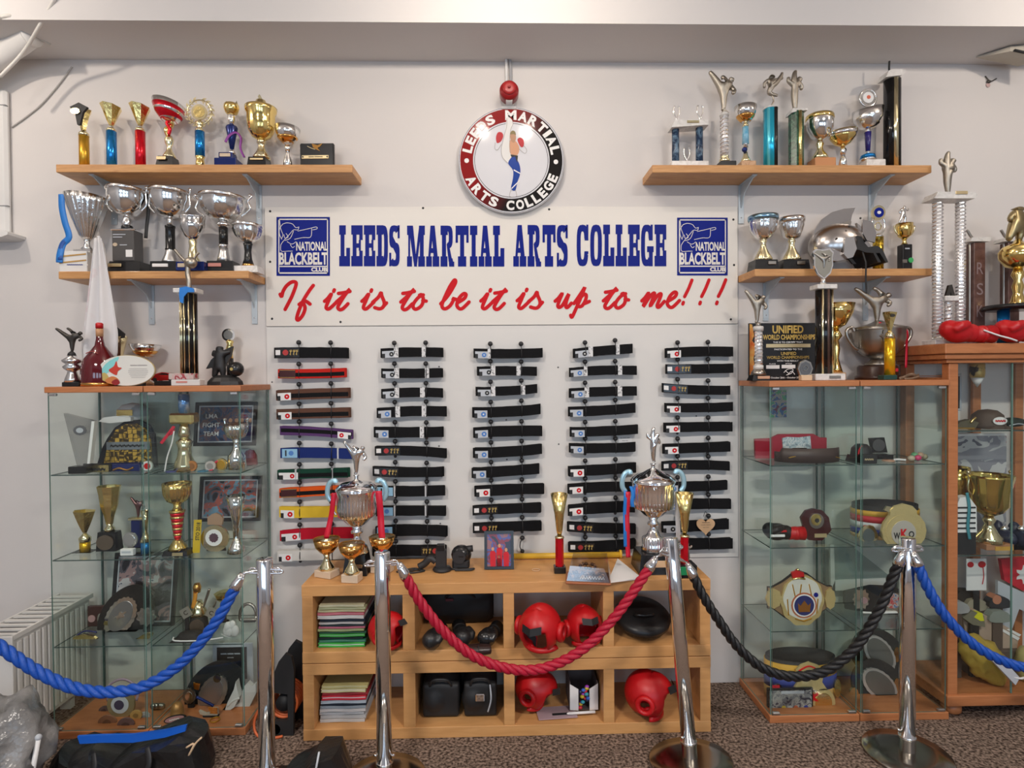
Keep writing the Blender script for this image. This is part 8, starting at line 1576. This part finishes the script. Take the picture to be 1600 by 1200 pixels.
RB = mat('blue_rope', (.004, .07, .40), .45, bump=(220, .5), stretch=(1, 1, 1)); RR_ = mat('red_rope', (.42, .003, .028), .5, bump=(220, .5)); RK = mat('black_rope', (.008, .008, .009), .42, bump=(220, .5))
rope('blue twisted rope swagging before the radiator and left cabinet', [(-150, 860), (-70, 960), (0, 1010), (60, 1050), (120, 1076), (180, 1081), (232, 1069), (285, 1034), (335, 975), (368, 917)], (.95, .80), RB, ferr=(False, True), ends=(None, eA[0]))
rope('red twisted rope swagging before the storage units', [(633, 899), (655, 938), (692, 985), (738, 1024), (795, 1045), (850, 1044), (908, 1016), (958, 967), (996, 915), (1014, 888)], (.72, .60), RR_, ends=(eB[1], eC[0]))
rope('black twisted rope swagging before the right glass cabinet', [(1083, 899), (1098, 930), (1122, 968), (1152, 1010), (1192, 1044), (1238, 1057), (1290, 1048), (1338, 1010), (1374, 952), (1396, 900), (1404, 880)], (.56, .64), RK, ends=(eC[1], eD[0]))
rope('blue twisted rope running from the right post past the wooden cabinet', [(1434, 882), (1447, 913), (1472, 956), (1508, 996), (1548, 1024), (1600, 1043), (1660, 1040), (1720, 1010)], (.65, .75), RB, ferr=(True, False), ends=(eD[1], None))

# ================================================================== LEFT SIDE AND FLOOR
RX1 = -2.10; r = empty('radiator', (RX1, 0, 0), 'white panel radiator with a slotted top grille beside the glass cabinet', 'radiator'); rt_ = .545
RADM = mat('radiator_enamel', (.66, .64, .61), .4)
MB().box(-.165, -.006, -.52, -.05, .09, rt_ - .02, 0, .004).build('body', RADM, r)
for k in range(13): y = -.50 + .034 * k; MB().box(-.006, .004, y, y + .024, .11, rt_ - .035, 0, .004).build('fin', RADM, r)
MB().box(-.172, .006, -.532, -.521, .085, rt_, 0, .003).build('end_panel', RADM, r)
for x0, x1 in ((-.172, -.160), (-.006, .006)): MB().box(x0, x1, -.520, -.04, rt_ - .02, rt_).build('grille_rail', RADM, r)
for k in range(10): y = -.51 + .047 * k; MB().box(-.160, -.006, y, y + .023, rt_ - .008, rt_ - .001).build('grille_slat', RADM, r)
MB().box(-.158, -.008, -.51, -.05, rt_ - .0195, rt_ - .0185).build('grille_shade_sheet', BLKMAT, r)  # black sheet below the slats, standing in for the shade between them
for y in (-.45, -.12): MB().box(-.11, -.06, y, y + .03, 0, .0895).build('foot', RADM, r)
# boxed white unit at the frame edge
x1 = at(10, 250, .035).x; zt, zb_ = at(5, 138, .035).z, at(5, 372, .06).z
r = empty('wall_cabinet', (x1, 0, zb_), 'white boxed wall unit with a rounded lower ledge at the frame edge', 'cabinet')
MB().box(-.30, 0, -.035, -.001, .03, zt - zb_, 0, .012).build('body', WHITE, r); MB().box(-.3, .001, -.0362, -.02, zt - zb_ - .085, zt - zb_ - .080).build('seam', mat('seam_grey', (.25, .25, .25), .6), r); MB().box(-.3, .001, -.0362, -.02, .165, .170).build('seam', MATS['seam_grey'], r)
MB().prism([(-.30, .029), (.035, .029), (.062, .018), (.060, .006), (.03, -.006), (-.30, -.012)], -.11, -.001).build('ledge', WHITE, r)
CW = mat('cable_white', (.66, .64, .60), .5)
def cable(label, pts, rad, m=CW, name='cable'):
    P = [at(*q) for q in pts]; r = empty(name, P[0], label, 'cable'); MB().tube(catmull([q - P[0] for q in P], 8), rad, 8).build('sheath', m, r); MB().ball((0, 0, 0), rad * 1.25, 8, 6).build('end_clip', m, r)
cable('thick white cable sweeping down in front of the beam corner', [(88, -6, .34), (62, 40, .30), (36, 82, .22), (0, 120, .22)], .0075)
cable('thin grey cord sagging across the wall beside the white wall unit', [(112, 105, .006), (92, 132, .006), (66, 162, .006), (42, 182, .006), (18, 199, .006)], .0035, mat('cord_grey', (.42, .40, .38), .6))
cable('white conduit stub crossing the beam corner', [(0, 27, .33), (20, 26, .32), (40, 44, .24), (78, 69, .14)], .009)
P = [at(*q) for q in ((-40, 120, .10), (-10, 92, .12), (20, 74, .14), (48, 54, .2))]; r = empty('pipe_duct', P[0], 'white boxed pipe elbow in the top corner by the cables', 'pipe'); MB().tube(catmull([q - P[0] for q in P], 5), .055, 14, flat=.8).build('elbow', WHITE, r); MB().tube([P[3] - P[0], P[3] - P[0] + (P[3] - P[2]).normalized() * .012], .06, 14, flat=.8).build('collar', WHITE, r)
p = at(1600, 85, .2); r = empty('loose_trim', (p.x, -.20, 3.2465), 'torn strip of pale ceiling trim sagging from the beam at the frame edge', 'trim piece'); b = MB().add([(-.14, .12, -.002), (.10, .0, -.002), (.10, .14, -.002), (-.05, .02, -.006), (-.14, .12, -.008), (.10, .0, -.075), (.10, .14, -.04), (-.05, .02, -.03)], [(0, 3, 1, 2), (4, 6, 5, 7), (0, 4, 7, 3), (3, 7, 5, 1), (1, 5, 6, 2), (2, 6, 4, 0)]); b.build('strip', mat('aged_trim', (.48, .44, .37), .8), r)
MB().tube([(-.04, .01, -.03), (.10, -.005, -.07)], .006, 6).build('torn_edge', BLKMAT, r)
p = at(1547, 127, .01); r = empty('wall_hook', (p.x, -.001, p.z), 'small dark hook with a wire left in the wall high above the wooden cabinet', 'hook'); MB().tube(catmull([(-.02, -.002, .03), (0, -.01, .0), (.03, -.006, .012), (.04, -.002, .018)], 4), .003, 6).build('wire', DARKM, r); MB().ball((-.004, -.006, 0), (.012, .006, .009), 10).build('stub', DARKM, r); MB().ball((-.004, -.002, -.016), (.012, .002, .012), 10).build('old_filler', mat('pink_filler', (.55, .38, .36), .8), r)

# cable reel
p = atz(449, 1138, 0); r = empty('cable_reel', (p.x - .005, -.30, 0), 'black cable reel with orange cable standing beside the storage unit', 'cable reel')
PR = [(-.06, .0), (.055, .0), (.058, .03), (.062, .30), (.05, .36), (.02, .375), (-.01, .34), (-.045, .26), (-.055, .22)]
for y0 in (-.075, .055): MB().prism([(a * .95, b_) for a, b_ in PR[3:] + [(-.055, .20), (.03, .19), (.03, .07), (-.058, .065), (-.06, 0.0005), (.055, .0005)]], y0, y0 + .02).build('side_frame', BLKMAT, r)
MB().tube([(-.045, -.075, .215), (-.045, .075, .215)], .014, 12).build('carry_bar', RUB, r); MB().tube([(-.03, -.075, .03), (-.03, .075, .03)], .025, 12).build('floor_bar', RUB, r); MB().tube([(0, -.054, .135), (0, .054, .135)], .035, 20).build('drum', BLKMAT, r)
ORC = mat('orange_cable', (.60, .12, .03), .45)
for k in range(6): MB().tube([((.062) * math.cos(a), -.045 + .017 * k, .135 + .066 * math.sin(a)) for a in [2 * PI * j / 20 for j in range(20)]], .0075, 6, closed=True).build('cable_coil', ORC, r)
MB().tube(catmull([(-.05, -.03, .18), (-.10, -.05, .13), (-.125, -.07, .06), (-.10, -.09, .012), (-.03, -.10, .008), (.01, -.09, .008)], 6), .006, 7).build('loose_cable', ORC, r)

# bags on the carpet
BAGM = mat('black_bag', (.012, .012, .013), .32, bump=(18, .35), bdist=.02)
def sack(label, pts, d, dep, seed, m=BAGM, name='kit_bag'):
    P = [at(a, b_, d) for a, b_ in pts]; c = sum((q.x for q in P)) / len(P); r = empty(name, (c, -d, 0), label, 'bag', None); n = 20
    poly = [(q.x - c, max(.001, q.z)) for q in P]; b = MB(); layers = 7; m_ = len(poly); vs = []
    for l in range(layers):
        f = l / (layers - 1); y = -dep / 2 + dep * f; k = 1 - .22 * abs(2 * f - 1) ** 2
        for j, (x, z) in enumerate(poly): w_ = noise.noise(Vector((x * 9 + seed, y * 9, z * 9))) * .022; vs.append((x * k + w_, y + w_, max(.001, z * (.80 + .2 * k) + (w_ if z > .01 else 0))))
    fs = [(l * m_ + j, l * m_ + (j + 1) % m_, (l + 1) * m_ + (j + 1) % m_, (l + 1) * m_ + j) for l in range(layers - 1) for j in range(m_)] + [tuple(range(m_))[::-1], tuple((layers - 1) * m_ + j for j in range(m_))]
    b.add(vs, fs); b.build('body', m, r); return r, c
gp = [(78, 1260), (82, 1186), (98, 1164), (120, 1172), (150, 1162), (190, 1176), (225, 1158), (262, 1150), (290, 1141), (322, 1148), (330, 1190), (330, 1260)]
r, c = sack('large black holdall with a bright blue lining on the carpet before the left cabinets', gp, .60, .20, 2)
lp = [at(a, b_, .66) for a, b_ in ((112, 1158), (150, 1156), (200, 1155), (250, 1148), (285, 1140), (283, 1150), (250, 1160), (200, 1168), (150, 1168), (116, 1170))]
MB().prism([(q.x - c, q.z) for q in lp], -.03, -.02).build('blue_lining', mat('blue_lining', (.01, .12, .60), .4), r)
for a in ((140, 1175, 138, 1225), (225, 1165, 215, 1225)): q0, q1 = at(a[0], a[1], .72), at(a[2], a[3], .72); MB().tube(catmull([(q0.x - c, -.10, q0.z - .02), (q0.x - c + .02, -.125, (q0.z + q1.z) / 2), (q1.x - c, -.12, max(.02, q1.z))], 5), .012, 8, flat=.35).build('handle', RUB, r)
tp = [at(*q) for q in ((288, 1172, .73), (300, 1166, .73), (292, 1184, .73), (302, 1166, .73), (312, 1156, .73))]; MB().tube(catmull([(q.x - c, -.115, q.z) for q in tp], 4), .004, 6).build('pale_cord', LIGHTW, r)
r, c = sack('small black bag with a peaked flap lying on the carpet between two posts', [(438, 1262), (448, 1198), (478, 1188), (496, 1170), (530, 1166), (546, 1200), (552, 1262)], .80, .16, 5)
q0, q1 = at(498, 1172, .89), at(492, 1215, .89); MB().tube([(q0.x - c, -.085, q0.z - .01), (q1.x - c, -.10, max(.02, q1.z))], .004, 6).build('seam_piping', GREYL, r)
t = empty('wrapped_bundle', (at(14, 1100, .72).x, -.74, 0), 'bundle in creased clear plastic wrap with grey mesh, at the frame corner', 'bundle')
WR = mat('grey_wrap', (.30, .29, .28), .22, mix=(.12, .12, .12), scale=6, bump=(12, .6), bdist=.03)
tt = MB().ball((0, 0, .20), (.155, .15, .20), 30, 18); vs = []
for v in tt.v:
    d = (Vector(v) - Vector((0, 0, .2))).normalized(); n_ = noise.noise(d * 2.4 + Vector((4, 0, 0))) * .05 + noise.noise(d * 7) * .018; q = Vector(v) + d * n_; vs.append((q.x, q.y, max(.001, q.z)))
tt.v = vs; tt.build('wrap', WR, t)
for k in range(7): MB().tube(catmull([(-.10 + .012 * k, -.155, .33 - .022 * k), (.0 + .01 * k, -.175, .37 - .025 * k), (.085, -.14, .41 - .028 * k)], 4), .003, 5).build('mesh_line', BLKMAT, t)
P0, P1 = at(60, 1152, .78), at(40, 1235, .80); t = empty('white_tube', (P1.x, -.80, 0), 'thin white tube leaning beside the plastic wrapped bundle', 'tube'); MB().tube([(0, 0, .002), (P0.x - P1.x, .02, P0.z)], .009, 10).build('tube', PAPER, t); MB().ball((P0.x - P1.x, .02, P0.z), .012, 10, 6).build('cap', GREYL, t)
